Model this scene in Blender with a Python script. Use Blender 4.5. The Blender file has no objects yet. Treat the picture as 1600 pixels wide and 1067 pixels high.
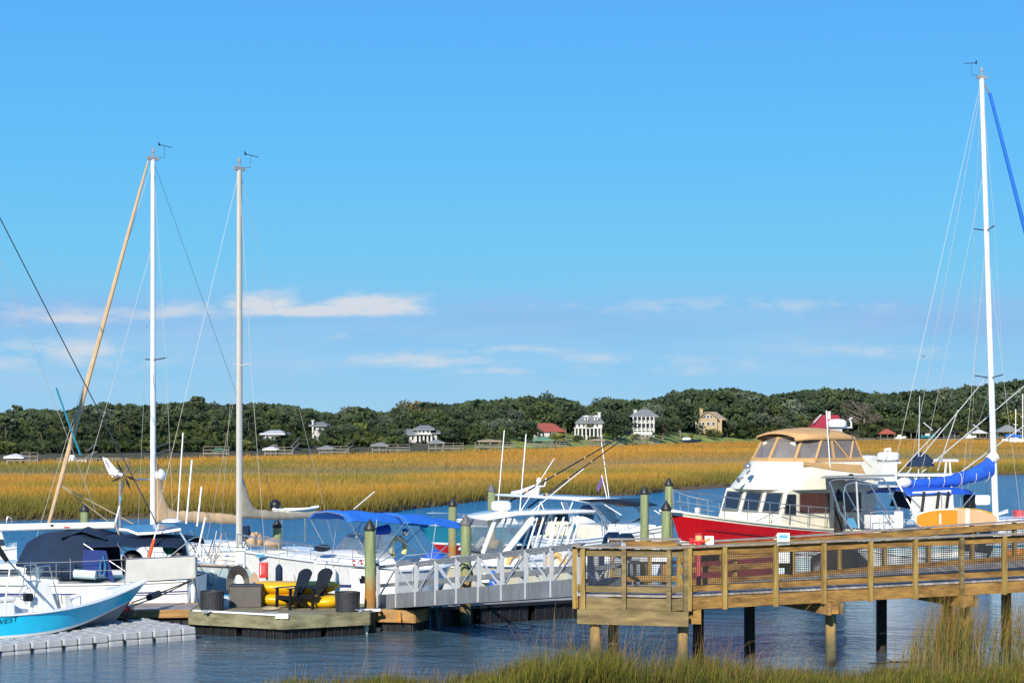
import bpy, math, random
import numpy as np
from mathutils import Vector, Matrix
random.seed(7)
rng = np.random.default_rng(11)
sc = bpy.context.scene
COL = sc.collection
F, H, YH = 3000.0, 5.5, 670.0          # focal length (px of a 1600 wide frame), eye height, horizon row
def W(px, py, Y): return Vector(((px-800)/F*Y, Y, H-(py-YH)/F*Y))
def G(px, Y, z=0.0): return Vector(((px-800)/F*Y, Y, z))
R = math.radians

# ---------------------------------------------------------------- objects
def empty(name, loc=(0,0,0), rz=0.0):
    o = bpy.data.objects.new(name, None); COL.objects.link(o)
    o.location = loc; o.rotation_euler = (0,0,rz); o.empty_display_size = .2
    return o
def tag(o, label=None, cat=None, group=None, kind=None):
    if label: o['label'] = label
    if cat: o['category'] = cat
    if group: o['group'] = group
    if kind: o['kind'] = kind
    return o
def thing(name, label, cat, loc=(0,0,0), rz=0.0, group=None):
    return tag(empty(name, loc, rz), label, cat, group)
def copy_tree(o, parent=None):
    c = o.copy(); COL.objects.link(c); c.parent = parent
    for ch in list(o.children): copy_tree(ch, c)
    return c

class MB:
    def __init__(s): s.v = []; s.f = []; s.m = []; s.sm = []
    def add(s, vs, fs, mi=0, smooth=False):
        b = len(s.v); s.v += [tuple(v) for v in vs]
        for f in fs: s.f.append(tuple(b+i for i in f)); s.m.append(mi); s.sm.append(smooth)
        return s
    def hexa(s, P, mi=0):    # 8 points bottom ccw, top ccw
        return s.add(P, [(3,2,1,0),(4,5,6,7),(0,1,5,4),(1,2,6,5),(2,3,7,6),(3,0,4,7)], mi)
    def box(s, c, d, rz=0, mi=0, taper=1.0):
        cx,cy,cz = c; a,b,h = d[0]/2,d[1]/2,d[2]/2; ca,sa = math.cos(rz),math.sin(rz); P=[]
        for z,t in ((-h,1),(h,taper)):
            for x,y in ((-a*t,-b*t),(a*t,-b*t),(a*t,b*t),(-a*t,b*t)):
                P.append((cx+x*ca-y*sa, cy+x*sa+y*ca, cz+z))
        return s.hexa(P, mi)
    def beam(s, p0, p1, w, h, mi=0, up=(0,0,1)):
        p0,p1 = Vector(p0),Vector(p1); d=(p1-p0).normalized(); up=Vector(up)
        if abs(d.dot(up))>.98: up=Vector((0,1,0))
        x = d.cross(up).normalized(); y = x.cross(d).normalized()
        q = lambda p,a,b: p+x*a*w/2+y*b*h/2
        return s.hexa([q(p0,-1,-1),q(p0,1,-1),q(p1,1,-1),q(p1,-1,-1),q(p0,-1,1),q(p0,1,1),q(p1,1,1),q(p1,-1,1)], mi)
    def tube(s, pts, r, n=6, r1=None, mi=0, closed=False):
        pts=[Vector(p) for p in pts]; m=len(pts); rings=[]; px=None
        for i,p in enumerate(pts):
            if closed: d=(pts[(i+1)%m]-pts[i-1])
            else: d=(pts[min(i+1,m-1)]-pts[max(i-1,0)])
            d=d.normalized() if d.length>1e-9 else Vector((0,0,1))
            if px is None:
                u=Vector((0,0,1)) if abs(d.z)<.95 else Vector((1,0,0))
                px=d.cross(u).normalized()
            else:
                px=(px-d*px.dot(d)); px=px.normalized() if px.length>1e-6 else d.orthogonal().normalized()
            py=d.cross(px)
            rr = r if r1 is None else r+(r1-r)*i/max(m-1,1)
            if isinstance(r,(list,tuple)): rr=r[i]
            rings.append([p+px*math.cos(2*math.pi*k/n)*rr+py*math.sin(2*math.pi*k/n)*rr for k in range(n)])
        return s.loft(rings, True, mi, caps=not closed, wrap=closed, smooth=n>=6)
    def loft(s, rings, ring_closed=True, mi=0, caps=False, wrap=False, smooth=True):
        n=len(rings[0]); vs=[p for r in rings for p in r]; fs=[]; m=len(rings)
        for i in range(m if wrap else m-1):
            a=i*n; b=((i+1)%m)*n
            for k in range(n if ring_closed else n-1):
                k2=(k+1)%n; fs.append((a+k,a+k2,b+k2,b+k))
        s.add(vs,fs,mi,smooth)
        if caps: 
            s.add(rings[0],[tuple(range(n))[::-1]],mi); s.add(rings[-1],[tuple(range(n))],mi)
        return s
    def lathe(s, prof, c=(0,0,0), n=16, mi=0, M=None):
        rings=[]
        for r,z in prof:
            ring=[]
            for k in range(n):
                a=2*math.pi*k/n; p=Vector((r*math.cos(a),r*math.sin(a),z))
                if M is not None: p=M@p
                ring.append(p+Vector(c))
            rings.append(ring)
        return s.loft(rings,True,mi,caps=True)
    def prism(s, poly, z0, z1, mi=0):
        n=len(poly); g=lambda z: [(p[0],p[1],(z(p) if callable(z) else z)) for p in poly]
        vs=g(z0)+g(z1); fs=[tuple(range(n))[::-1],tuple(range(n,2*n))]+[(k,(k+1)%n,n+(k+1)%n,n+k) for k in range(n)]
        return s.add(vs,fs,mi)
    def plate(s, pts, t, mi=0):   # polygon in space given thickness along normal
        pts=[Vector(p) for p in pts]; nrm=Vector((0,0,0)); n=len(pts)
        for i in range(n): nrm+= (pts[i]-pts[0]).cross(pts[(i+1)%n]-pts[0])
        nrm=nrm.normalized()*t/2
        vs=[p-nrm for p in pts]+[p+nrm for p in pts]
        return s.add(vs,[tuple(range(n))[::-1],tuple(range(n,2*n))]+[(k,(k+1)%n,n+(k+1)%n,n+k) for k in range(n)],mi)
    def ball(s, c, r, n=10, mi=0, sz=1.0, sx=1.0, sy=1.0):
        prof=[(max(math.sin(math.pi*i/(n//2+2)),.001)*r,-math.cos(math.pi*i/(n//2+2))*r) for i in range(n//2+3)]
        M=Matrix.Diagonal((sx,sy,sz)); return s.lathe(prof,c,n,mi,M)
    def build(s, name, mats, parent=None, bevel=0, loc=None, rz=0, smooth_all=False, angle=35):
        me=bpy.data.meshes.new(name); me.from_pydata(s.v,[],s.f)
        if not isinstance(mats,(list,tuple)): mats=[mats]
        for m in mats: me.materials.append(m)
        me.polygons.foreach_set('material_index', s.m)
        me.polygons.foreach_set('use_smooth', [True if smooth_all else x for x in s.sm])
        me.update()
        o=bpy.data.objects.new(name,me); COL.objects.link(o)
        if parent is not None: o.parent=parent
        if loc is not None: o.location=loc
        o.rotation_euler=(0,0,rz)
        if bevel:
            b=o.modifiers.new('bev','BEVEL'); b.width=bevel; b.segments=2; b.limit_method='ANGLE'; b.angle_limit=R(50)
        try: me.set_sharp_from_angle(angle=R(angle)) if any(s.sm) or smooth_all else None
        except Exception: pass
        return o

# ---------------------------------------------------------------- materials
def nd(nt, t, **kw):
    n=nt.nodes.new(t)
    for k,v in kw.items():
        if k in n.inputs.keys() if hasattr(n.inputs,'keys') else False: n.inputs[k].default_value=v
        else: setattr(n,k,v)
    return n
def mat(name, col, rough=.5, metal=0, var=.12, ns=2.0, bump=0, bs=30, coat=0, stretch=(1,1,1), island=0, col2=None, spec=None, alpha=1, sheen=0, detail=5, emit=None, streak=0):
    m=bpy.data.materials.new(name); m.use_nodes=True; nt=m.node_tree; L=nt.links
    b=nt.nodes['Principled BSDF']; b.inputs['Roughness'].default_value=rough; b.inputs['Metallic'].default_value=metal
    if coat: b.inputs['Coat Weight'].default_value=coat; b.inputs['Coat Roughness'].default_value=.08
    if spec is not None: b.inputs['Specular IOR Level'].default_value=spec
    if alpha<1: b.inputs['Alpha'].default_value=alpha
    tc=nt.nodes.new('ShaderNodeTexCoord'); mp=nt.nodes.new('ShaderNodeMapping'); mp.inputs['Scale'].default_value=stretch
    L.new(tc.outputs['Object'],mp.inputs['Vector'])
    nz=nt.nodes.new('ShaderNodeTexNoise'); nz.inputs['Scale'].default_value=ns; nz.inputs['Detail'].default_value=detail; nz.inputs['Roughness'].default_value=.65
    L.new(mp.outputs[0],nz.inputs['Vector'])
    rp=nt.nodes.new('ShaderNodeValToRGB'); rp.color_ramp.elements[0].position=.33; rp.color_ramp.elements[1].position=.67
    c2=col2 if col2 else tuple(min(1,c*(1+var)) for c in col[:3])
    c1=col[:3] if col2 else tuple(c*(1-var) for c in col[:3])
    rp.color_ramp.elements[0].color=(*c1,1); rp.color_ramp.elements[1].color=(*c2,1)
    L.new(nz.outputs['Fac'],rp.inputs[0]); out=rp.outputs[0]
    if streak:
        mp2=nt.nodes.new('ShaderNodeMapping'); mp2.inputs['Scale'].default_value=(9,9,.6); L.new(tc.outputs['Object'],mp2.inputs['Vector'])
        n2=nt.nodes.new('ShaderNodeTexNoise'); n2.inputs['Scale'].default_value=1.3; L.new(mp2.outputs[0],n2.inputs['Vector'])
        mr=nt.nodes.new('ShaderNodeMapRange'); mr.inputs[1].default_value=.45; mr.inputs[2].default_value=.75; mr.inputs[3].default_value=1; mr.inputs[4].default_value=1-streak
        L.new(n2.outputs['Fac'],mr.inputs[0]); hv=nt.nodes.new('ShaderNodeHueSaturation'); L.new(out,hv.inputs['Color']); L.new(mr.outputs[0],hv.inputs['Value']); out=hv.outputs[0]
    if island:
        g=nt.nodes.new('ShaderNodeNewGeometry'); mr=nt.nodes.new('ShaderNodeMapRange'); mr.inputs[3].default_value=1-island; mr.inputs[4].default_value=1+island
        L.new(g.outputs['Random Per Island'],mr.inputs[0]); hv=nt.nodes.new('ShaderNodeHueSaturation')
        L.new(mr.outputs[0],hv.inputs['Value']); L.new(out,hv.inputs['Color']); out=hv.outputs[0]
    L.new(out,b.inputs['Base Color'])
    if bump:
        n3=nt.nodes.new('ShaderNodeTexNoise'); n3.inputs['Scale'].default_value=bs; n3.inputs['Detail'].default_value=4; L.new(mp.outputs[0],n3.inputs['Vector'])
        bp=nt.nodes.new('ShaderNodeBump'); bp.inputs['Strength'].default_value=bump; bp.inputs['Distance'].default_value=.02
        L.new(n3.outputs['Fac'],bp.inputs['Height']); L.new(bp.outputs[0],b.inputs['Normal'])
    return m
M={}
M['gel']=mat('white_gelcoat',(.86,.855,.82),.28,coat=.3,var=.05,ns=1.2,streak=.12)
M['gelgrey']=mat('grey_gelcoat',(.56,.57,.56),.4,coat=.1,var=.08,streak=.18)
M['cream']=mat('cream_gelcoat',(.80,.75,.60),.3,coat=.3,var=.05,streak=.12)
M['creamhull']=mat('cream_hull',(.68,.63,.46),.3,coat=.3,var=.05,streak=.1)
M['cyan']=mat('cyan_gelcoat',(.012,.58,.86),.3,coat=.12,var=.06)
M['teal']=mat('teal_gelcoat',(.02,.22,.29),.22,coat=.5,var=.06)
M['aqua']=mat('pale_aqua_gelcoat',(.60,.76,.78),.35,coat=.3,var=.05,streak=.1)
M['red']=mat('red_hull_paint',(.47,.006,.008),.25,coat=.5,var=.1,streak=.15)
M['maroon']=mat('faded_maroon_bottom',(.17,.028,.035),.7,var=.3,ns=1.5)
M['redline']=mat('dark_red_line',(.22,.004,.006),.4)
M['redbright']=mat('red_paint',(.62,.02,.02),.4)
M['pinkred']=mat('faded_red_paint',(.55,.08,.09),.5)
M['navyline']=mat('navy_stripe',(.02,.03,.16),.4)
M['botgrey']=mat('grey_bottom',(.26,.27,.28),.5,var=.15)
M['botblack']=mat('black_bottom',(.02,.02,.022),.6,var=.3)
M['tanbot']=mat('tan_bottom',(.42,.30,.2),.7)
M['steel']=mat('stainless_steel',(.62,.63,.64),.25,metal=.85,var=.05)
M['alu']=mat('mast_aluminium',(.62,.62,.60),.45,metal=.25,var=.06,streak=.1)
M['maststone']=mat('grey_painted_mast',(.50,.48,.43),.45,var=.05,streak=.1)
M['mastwhite']=mat('white_painted_mast',(.74,.76,.77),.4,var=.04,streak=.08)
M['gangalu']=mat('gangway_aluminium',(.42,.43,.44),.5,metal=.3,var=.1,ns=3,streak=.15)
M['gangdark']=mat('dull_gangway_plate',(.24,.25,.26),.55,metal=.2,var=.15,ns=2,streak=.25)
M['gangbright']=mat('bright_gangway_tube',(.60,.61,.62),.45,metal=.3,var=.08)
M['wire']=mat('rigging_wire',(.36,.35,.33),.5,metal=.1)
M['wiredark']=mat('dark_rigging_wire',(.03,.035,.05),.5)
M['ropetan']=mat('tan_rope',(.52,.40,.24),.9)
M['ropebl']=mat('black_rope',(.012,.012,.015),.9)
M['ropeblue']=mat('blue_rope',(.02,.22,.34),.9)
M['navycv']=mat('navy_canvas',(.002,.017,.050),.85,var=.25,ns=2,bump=.3,bs=6)
M['bluecv']=mat('royal_blue_canvas',(.014,.15,.60),.8,var=.12,ns=2,bump=.3,bs=6)
M['bluedk']=mat('blue_cover_canvas',(.01,.09,.52),.8,var=.2,ns=3,bump=.6,bs=5)
M['tancv']=mat('tan_canvas',(.55,.33,.14),.85,var=.08,ns=2,bump=.3,bs=6)
M['tansail']=mat('tan_sail_cover',(.52,.36,.21),.85,var=.1,ns=3,bump=.7,bs=4)
M['greysail']=mat('grey_sail_cover',(.33,.30,.23),.85,var=.12,ns=3,bump=.8,bs=5)
M['whitecv']=mat('white_canvas',(.68,.67,.64),.85,var=.06,ns=2,bump=.3,bs=4)
M['weather']=mat('weather_cloth',(.50,.50,.47),.85,var=.08,ns=2,bump=.3,bs=4)
M['clearvinyl']=mat('tinted_window_vinyl',(.22,.20,.20),.12,var=.25,ns=1.5,bump=.15,bs=3,alpha=.72)
M['glass']=mat('dark_window_glass',(.02,.03,.045),.05,spec=.8,var=.2)
M['glasstint']=mat('windshield_glass',(.20,.26,.30),.05,spec=.8,alpha=.28)
M['brown']=mat('brown_window_blind',(.075,.03,.02),.35,coat=.5,var=.35,ns=1,stretch=(1,1,14))
M['black']=mat('black_plastic',(.012,.012,.014),.45,var=.2)
M['chairbl']=mat('black_resin',(.010,.011,.013),.38,var=.3,ns=6,bump=.2)
M['dkgrey']=mat('charcoal_resin',(.035,.036,.04),.6,var=.3,ns=3,streak=.4,bump=.2,bs=20)
M['boxgrey']=mat('brown_grey_box',(.10,.09,.08),.7,var=.18,ns=2,bump=.2,bs=20)
M['navyob']=mat('outboard_navy_black',(.006,.012,.03),.25,coat=.6,var=.2)
M['white']=mat('white_plastic',(.80,.80,.79),.35,var=.03)
M['yellow']=mat('yellow_polyethylene',(.72,.42,.004),.35,var=.08,ns=2)
M['buoyred']=mat('orange_red_float',(.78,.12,.03),.5)
M['sidecurtain']=mat('dark_blue_canvas',(.008,.028,.16),.8,var=.2)
M['orange']=mat('orange_board',(.80,.28,.02),.35,var=.05)
M['peach']=mat('peach_board',(.80,.46,.24),.35,var=.05)
M['green']=mat('green_fabric',(.01,.16,.09),.8)
M['purple']=mat('purple_flag',(.16,.10,.30),.8,var=.3)
M['floatw']=mat('white_grey_float',(.40,.405,.41),.55,var=.12,ns=4,bump=.15,bs=15)
M['gasket']=mat('grey_window_gasket',(.16,.15,.13),.6)
M['blackfl']=mat('black_dock_float',(.010,.010,.012),.5,var=.5,ns=5)
M['solar']=mat('solar_panel',(.02,.06,.20),.12,spec=.9,var=.2,ns=6)
M['buff']=mat('buff_cushion',(.66,.42,.17),.7,var=.08)
M['bufflt']=mat('yellow_ring_buoy',(.62,.58,.25),.7,var=.08)
M['teak']=mat('teak',(.35,.16,.06),.5,var=.25,stretch=(1,8,8))
M['fender']=mat('fender',(.70,.68,.60),.5,var=.1)
M['signblue']=mat('blue_sign_print',(.12,.42,.66),.4)
wd=dict(rough=.8,bump=.6,bs=12,island=.26,detail=8)
M['woodh']=mat('treated_timber',(.13,.066,.017),col2=(.48,.27,.07),ns=1.3,stretch=(.7,3,6),**wd)
M['woodg']=mat('green_treated_timber',(.10,.075,.032),col2=(.34,.255,.105),ns=1.2,stretch=(.8,3,5),**wd)
M['woodgrey']=mat('grey_green_timber',(.13,.12,.065),col2=(.34,.32,.185),ns=1.3,stretch=(.8,3,5),**wd)
M['woodv']=mat('post_timber',(.20,.125,.03),col2=(.50,.345,.10),ns=2,stretch=(6,6,.6),**wd)
M['woodp']=mat('pile_timber',(.16,.105,.04),col2=(.45,.30,.12),ns=1.5,stretch=(5,5,.7),**wd)
M['woodorange']=mat('orange_timber',(.30,.16,.05),col2=(.52,.30,.11),ns=1.4,stretch=(.8,4,9),**wd)
M['woodcap']=mat('weathered_cap_timber',(.20,.17,.14),col2=(.42,.37,.31),ns=2,stretch=(.6,6,6),**wd)
M['deckw']=mat('grey_deck_boards',(.20,.18,.165),col2=(.40,.37,.345),ns=3,stretch=(1,1,1),**wd)
M['deckgreen']=mat('mossy_deck_boards',(.17,.15,.09),col2=(.30,.27,.17),ns=3,**wd)
M['meshwire']=mat('wire_mesh',(.02,.018,.015),.6)
# marsh piling: pale green above, orange brown tide stained below (by height)
def piling_mat(name, zsplit, lower=(.36,.17,.035), upper=(.155,.20,.095), upper2=(.32,.36,.17)):
    m=mat(name,upper,col2=upper2,ns=2.2,stretch=(5,5,.5),rough=.85,bump=.6,bs=10); nt=m.node_tree; L=nt.links
    b=nt.nodes['Principled BSDF']; lk=b.inputs['Base Color'].links[0].from_socket
    g=nt.nodes.new('ShaderNodeNewGeometry'); sx=nt.nodes.new('ShaderNodeSeparateXYZ'); L.new(g.outputs['Position'],sx.inputs[0])
    nz=nt.nodes.new('ShaderNodeTexNoise'); nz.inputs['Scale'].default_value=3; L.new(g.outputs['Position'],nz.inputs['Vector'])
    ma=nt.nodes.new('ShaderNodeMath'); ma.operation='MULTIPLY_ADD'; L.new(nz.outputs['Fac'],ma.inputs[0]); ma.inputs[1].default_value=.8; L.new(sx.outputs['Z'],ma.inputs[2])
    def mixat(src,z0,z1,colr):
        mr=nt.nodes.new('ShaderNodeMapRange'); mr.inputs[1].default_value=z0+.4; mr.inputs[2].default_value=z1+.4; L.new(ma.outputs[0],mr.inputs[0])
        mx=nt.nodes.new('ShaderNodeMix'); mx.data_type='RGBA'; L.new(mr.outputs[0],mx.inputs['Factor']); mx.inputs['A'].default_value=(*colr,1); L.new(src,mx.inputs['B']); return mx.outputs['Result']
    o=mixat(lk,zsplit-.15,zsplit+.35,lower); o=mixat(o,.35,.9,(.11,.10,.05)); o=mixat(o,-.05,.25,(.02,.02,.015)); L.new(o,b.inputs['Base Color'])
    return m
M['piling']=piling_mat('green_piling',1.35)
M['pierpile']=piling_mat('pier_pile_wood',.6,lower=(.30,.20,.08),upper=(.22,.13,.04),upper2=(.46,.31,.13))
M['darkpile']=mat('dark_timber',(.020,.018,.013),.8,var=.5,ns=3)  # one dark tone for rear piles, joists, far fascia and a piling

# ---------------------------------------------------------------- camera, light, sky
cam=bpy.data.cameras.new('camera'); cam.sensor_width=36; cam.lens=36*F/1600; cam.clip_start=.5; cam.clip_end=12000
cam.shift_y=(YH-533.5)/1600
co=bpy.data.objects.new('camera',cam); COL.objects.link(co); co.location=(0,0,H); co.rotation_euler=(R(90),0,0); sc.camera=co
SUN_EL, SUN_AZ = 28.0, 194.0      # azimuth clockwise from +Y
sun=bpy.data.lights.new('sun','SUN'); sun.energy=5.9; sun.angle=R(.53); sun.color=(1,.925,.80)
so=bpy.data.objects.new('sun',sun); COL.objects.link(so)
sd=Vector((math.sin(R(SUN_AZ))*math.cos(R(SUN_EL)),math.cos(R(SUN_AZ))*math.cos(R(SUN_EL)),math.sin(R(SUN_EL))))
so.rotation_euler=sd.to_track_quat('Z','Y').to_euler(); so.location=sd*100
world=bpy.data.worlds.new('World'); sc.world=world; world.use_nodes=True; nt=world.node_tree; L=nt.links
bg=nt.nodes['Background']; bg.inputs['Strength'].default_value=.1
sky=nt.nodes.new('ShaderNodeTexSky'); sky.sky_type='NISHITA'; sky.sun_disc=False; sky.sun_elevation=R(SUN_EL); sky.sun_rotation=R(SUN_AZ); sky.ozone_density=3; sky.dust_density=.3
tc=nt.nodes.new('ShaderNodeTexCoord'); sx=nt.nodes.new('ShaderNodeSeparateXYZ'); L.new(tc.outputs['Generated'],sx.inputs[0])
def mth(op,a,b=None,c=None,clamp=False):
    n=nt.nodes.new('ShaderNodeMath'); n.operation=op; n.use_clamp=clamp
    for i,x in enumerate((a,b,c)):
        if x is None: continue
        if isinstance(x,(int,float)): n.inputs[i].default_value=x
        else: L.new(x,n.inputs[i])
    return n.outputs[0]
ramp=nt.nodes.new('ShaderNodeValToRGB'); cr=ramp.color_ramp
stops=[(0,(.340,.625,.870)),(.030,(.255,.575,.880)),(.08,(.175,.575,.900)),(.14,(.125,.525,.950)),(.22,(.098,.430,.950)),(.45,(.065,.28,.74)),(1,(.04,.17,.52))]
cr.elements[0].position=0; cr.elements[0].color=(*stops[0][1],1); cr.elements[1].position=1; cr.elements[1].color=(*stops[-1][1],1)
for p,c in stops[1:-1]:
    e=cr.elements.new(p); e.color=(*c,1)
L.new(mth('MAXIMUM',sx.outputs['Z'],0.0),ramp.inputs[0])
sc10=nt.nodes.new('ShaderNodeMix'); sc10.data_type='RGBA'; sc10.blend_type='MULTIPLY'; sc10.inputs['Factor'].default_value=1; L.new(ramp.outputs[0],sc10.inputs['A']); sc10.inputs['B'].default_value=(10,10,10,1)
mx=nt.nodes.new('ShaderNodeMix'); mx.data_type='RGBA'; mx.inputs['Factor'].default_value=.94; L.new(sky.outputs[0],mx.inputs['A']); L.new(sc10.outputs['Result'],mx.inputs['B'])
# thin clouds: azimuth/elevation coordinates, wispy noise gathered in low banks
yy=mth('MAXIMUM',sx.outputs['Y'],.05); u=mth('DIVIDE',sx.outputs['X'],yy); v=mth('DIVIDE',sx.outputs['Z'],yy)
cmb=nt.nodes.new('ShaderNodeCombineXYZ'); L.new(mth('MULTIPLY',u,38),cmb.inputs[0]); L.new(mth('MULTIPLY',v,110),cmb.inputs[1])
nz=nt.nodes.new('ShaderNodeTexNoise'); nz.inputs['Scale'].default_value=1; nz.inputs['Detail'].default_value=9; nz.inputs['Roughness'].default_value=.62; L.new(cmb.outputs[0],nz.inputs['Vector'])
def gauss(u0,v0,su,sv,amp,flat=1.0):
    a=mth('POWER',mth('ABSOLUTE',mth('DIVIDE',mth('SUBTRACT',u,u0),su)),2.4); 
    dv=mth('DIVIDE',mth('SUBTRACT',v,v0),sv); b=mth('POWER',mth('ABSOLUTE',dv),2.0)
    if flat!=1.0:   # flatter underside
        b=mth('MULTIPLY',b,mth('ADD',1.0,mth('MULTIPLY',mth('LESS_THAN',dv,0.0),flat)))
    return mth('MULTIPLY',mth('EXPONENT',mth('MULTIPLY',mth('ADD',a,b),-1.0)),amp)
P=lambda px:(px-800)/F
Q=lambda py:(YH-py)/F
blobs=[(P(300),Q(486),.045,.006,0.44,2),(P(120),Q(498),.04,.004,0.50,1),(P(100),Q(545),.05,.008,0.50,1),(P(940),Q(560),.03,.004,0.40,1),(P(720),Q(548),.04,.004,0.40,1),(P(1180),Q(476),.12,.005,0.34,1),(P(505),Q(487),.062,.0052,0.72,2),(P(410),Q(476),.026,.0080,0.72,2),(P(585),Q(478),.036,.0075,0.72,2),(P(230),Q(490),.05,.005,0.46,1),(P(60),Q(492),.06,.008,0.40,1),
 (P(60),Q(560),.07,.009,0.40,1),(P(200),Q(568),.03,.007,0.38,1),(P(640),Q(562),.055,.006,0.48,1),(P(770),Q(580),.03,.003,0.46,1),(P(830),Q(545),.03,.003,0.42,1),(P(1060),Q(480),.10,.006,0.32,1),(P(1380),Q(548),.06,.006,0.34,1),(P(1050),Q(570),.08,.008,0.30,1),(P(520),Q(524),.012,.003,0.35,1)]
tot=None
for bl in blobs:
    g_=gauss(*bl); tot=g_ if tot is None else mth('MAXIMUM',tot,g_)
dens=mth('MULTIPLY',mth('SUBTRACT',mth('ADD',mth('MULTIPLY',nz.outputs['Fac'],1.5),tot),.93),2.3,clamp=True)
dens=mth('MULTIPLY',dens,mth('MINIMUM',mth('MULTIPLY',tot,1.7),1.0),clamp=True)
mc=nt.nodes.new('ShaderNodeMix'); mc.data_type='RGBA'; L.new(mth('MULTIPLY',dens,.86),mc.inputs['Factor']); mc.inputs['B'].default_value=(7.2,7.4,7.9,1)
# a soft grey-violet haze band behind the clouds
band=mth('MULTIPLY',mth('EXPONENT',mth('MULTIPLY',mth('POWER',mth('ABSOLUTE',mth('DIVIDE',mth('SUBTRACT',v,Q(497)),.014)),2.0),-1.0)),.55)
nb=nt.nodes.new('ShaderNodeTexNoise'); nb.inputs['Scale'].default_value=.25; nb.inputs['Detail'].default_value=3; L.new(cmb.outputs[0],nb.inputs['Vector'])
band=mth('MULTIPLY',band,mth('MULTIPLY',nb.outputs['Fac'],1.7),clamp=True)
mb_=nt.nodes.new('ShaderNodeMix'); mb_.data_type='RGBA'; L.new(band,mb_.inputs['Factor']); L.new(mx.outputs['Result'],mb_.inputs['A']); mb_.inputs['B'].default_value=(2.9,4.7,8.0,1)
nb2=nt.nodes.new('ShaderNodeTexNoise'); nb2.inputs['Scale'].default_value=.32; nb2.inputs['Detail'].default_value=5; cmb2=nt.nodes.new('ShaderNodeCombineXYZ'); L.new(mth('MULTIPLY',u,30),cmb2.inputs[0]); L.new(mth('MULTIPLY',v,230),cmb2.inputs[1]); L.new(cmb2.outputs[0],nb2.inputs['Vector'])
hz=mth('MULTIPLY',mth('MULTIPLY',mth('SUBTRACT',nb2.outputs['Fac'],.42),3.4,clamp=True),mth('MULTIPLY',mth('EXPONENT',mth('MULTIPLY',mth('POWER',mth('ABSOLUTE',mth('DIVIDE',mth('SUBTRACT',v,Q(556)),.022)),2.0),-1.0)),.30),clamp=True)
mh=nt.nodes.new('ShaderNodeMix'); mh.data_type='RGBA'; L.new(hz,mh.inputs['Factor']); L.new(mb_.outputs['Result'],mh.inputs['A']); mh.inputs['B'].default_value=(5.6,6.6,8.3,1)
L.new(mh.outputs['Result'],mc.inputs['A']); L.new(mc.outputs['Result'],bg.inputs['Color'])
sc.view_settings.view_transform='Standard'; sc.view_settings.look='None'; sc.view_settings.exposure=0
sc.cycles.max_bounces=6; sc.cycles.transparent_max_bounces=12; sc.cycles.caustics_reflective=False; sc.cycles.caustics_refractive=False
# ================================================================ terrain, water, marsh
def npi(px, tab): return np.interp(px, [a for a,_ in tab], [b for _,b in tab])
EDGE=[(-900,100),(-100,112),(0,115),(200,118),(400,120),(550,121),(600,124),(640,131),(700,138),(760,147),(850,152),(1000,160),(1060,172),(1200,189),(1350,214),(1500,224),(1750,236),(2600,250)]
SHORE=[(-900,210),(-200,235),(0,245),(200,264),(400,300),(500,336),(600,352),(750,394),(850,420),(1000,525),(1100,630),(1250,735),(1500,790),(1700,850),(2600,950)]
SKYL=[(-900,636),(0,640),(60,634),(100,638),(130,628),(170,625),(220,628),(290,623),(305,620),(330,628),(400,624),(440,627),(470,631),(520,640),(560,630),(600,640),(625,628),(665,621),(700,628),(740,620),(800,619),(830,612),(880,616),(905,628),(925,634),(945,616),(1000,622),(1045,612),(1072,603),(1110,604),(1150,600),(1200,612),(1260,605),(1330,601),(1370,612),(1420,606),(1470,603),(1500,602),(1540,596),(1600,586),(2600,580)]
def pxof(X,Y): return np.clip(np.asarray(X)/np.maximum(np.asarray(Y),1.)*F+800,-900,2600)
def wob(X,Y,s,seed=0):
    X=np.asarray(X)/s; Y=np.asarray(Y)/s
    return (np.sin(X*1.3+seed)+np.sin(Y*1.7+seed*2+X*.6)+np.sin(X*2.9-Y*2.3+seed*3)*.6+np.sin(X*5.3+Y*4.1+seed)*.35)/2.95
def near_edge(X,Y):
    px=pxof(X,Y); return np.interp(px,[-900,300,420,620,700,780,900,1400,1650,2600],[36,37.2,39.6,40.6,40.9,41.2,41.4,41.3,42.2,46])+wob(X,Y*0,1.1,2)*.35
def ground(X,Y):
    X=np.asarray(X,float); Y=np.asarray(Y,float); px=pxof(X,Y)
    e=np.interp(px,*zip(*EDGE))+wob(X,Y*0,6,1)*1.6; s=np.interp(px,*zip(*SHORE)); ne=near_edge(X,Y)
    z=np.full(X.shape,-1.3)
    z=np.where(Y<ne+3, -1.3+1.38*np.clip((ne+3-Y)/3,0,1), z)
    z=np.where(Y<ne, .08+np.minimum((ne-Y)*.05,1.6)+wob(X,Y,.8,5)*.03, z)
    z=np.where(Y>e-3, -1.3+1.6*np.clip((Y-e+3)/3,0,1),z)
    z=np.where(Y>e, .3+.25*np.clip((Y-e)/4,0,1)+wob(X,Y,9,4)*.08, z)
    t=Y-s
    z=np.where(t>0, .55+1.3*np.clip(t/8,0,1)+2.6*np.clip((t-8)/50,0,1)+3*np.clip((t-60)/200,0,1)+wob(X,Y,20,3)*.2*np.clip(t/8,0,1), z)
    return z
rows=[-60,-30,-10,5,15,22,28]+list(np.arange(31,48,.5))+[50,60,75,90,100]+list(np.arange(106,245,1.5))+list(np.arange(246,300,6))+list(np.geomspace(300,1000,130))+[1100,1300,1700,2500,4000,7000,11000]
cols=np.linspace(-1,1,260)
XX=np.array([[s*(80+.6*max(y,0)) for s in cols] for y in rows]); YY=np.repeat(np.array(rows,float)[:,None],len(cols),1)
ZZ=ground(XX,YY)
nr,nc=XX.shape
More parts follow.
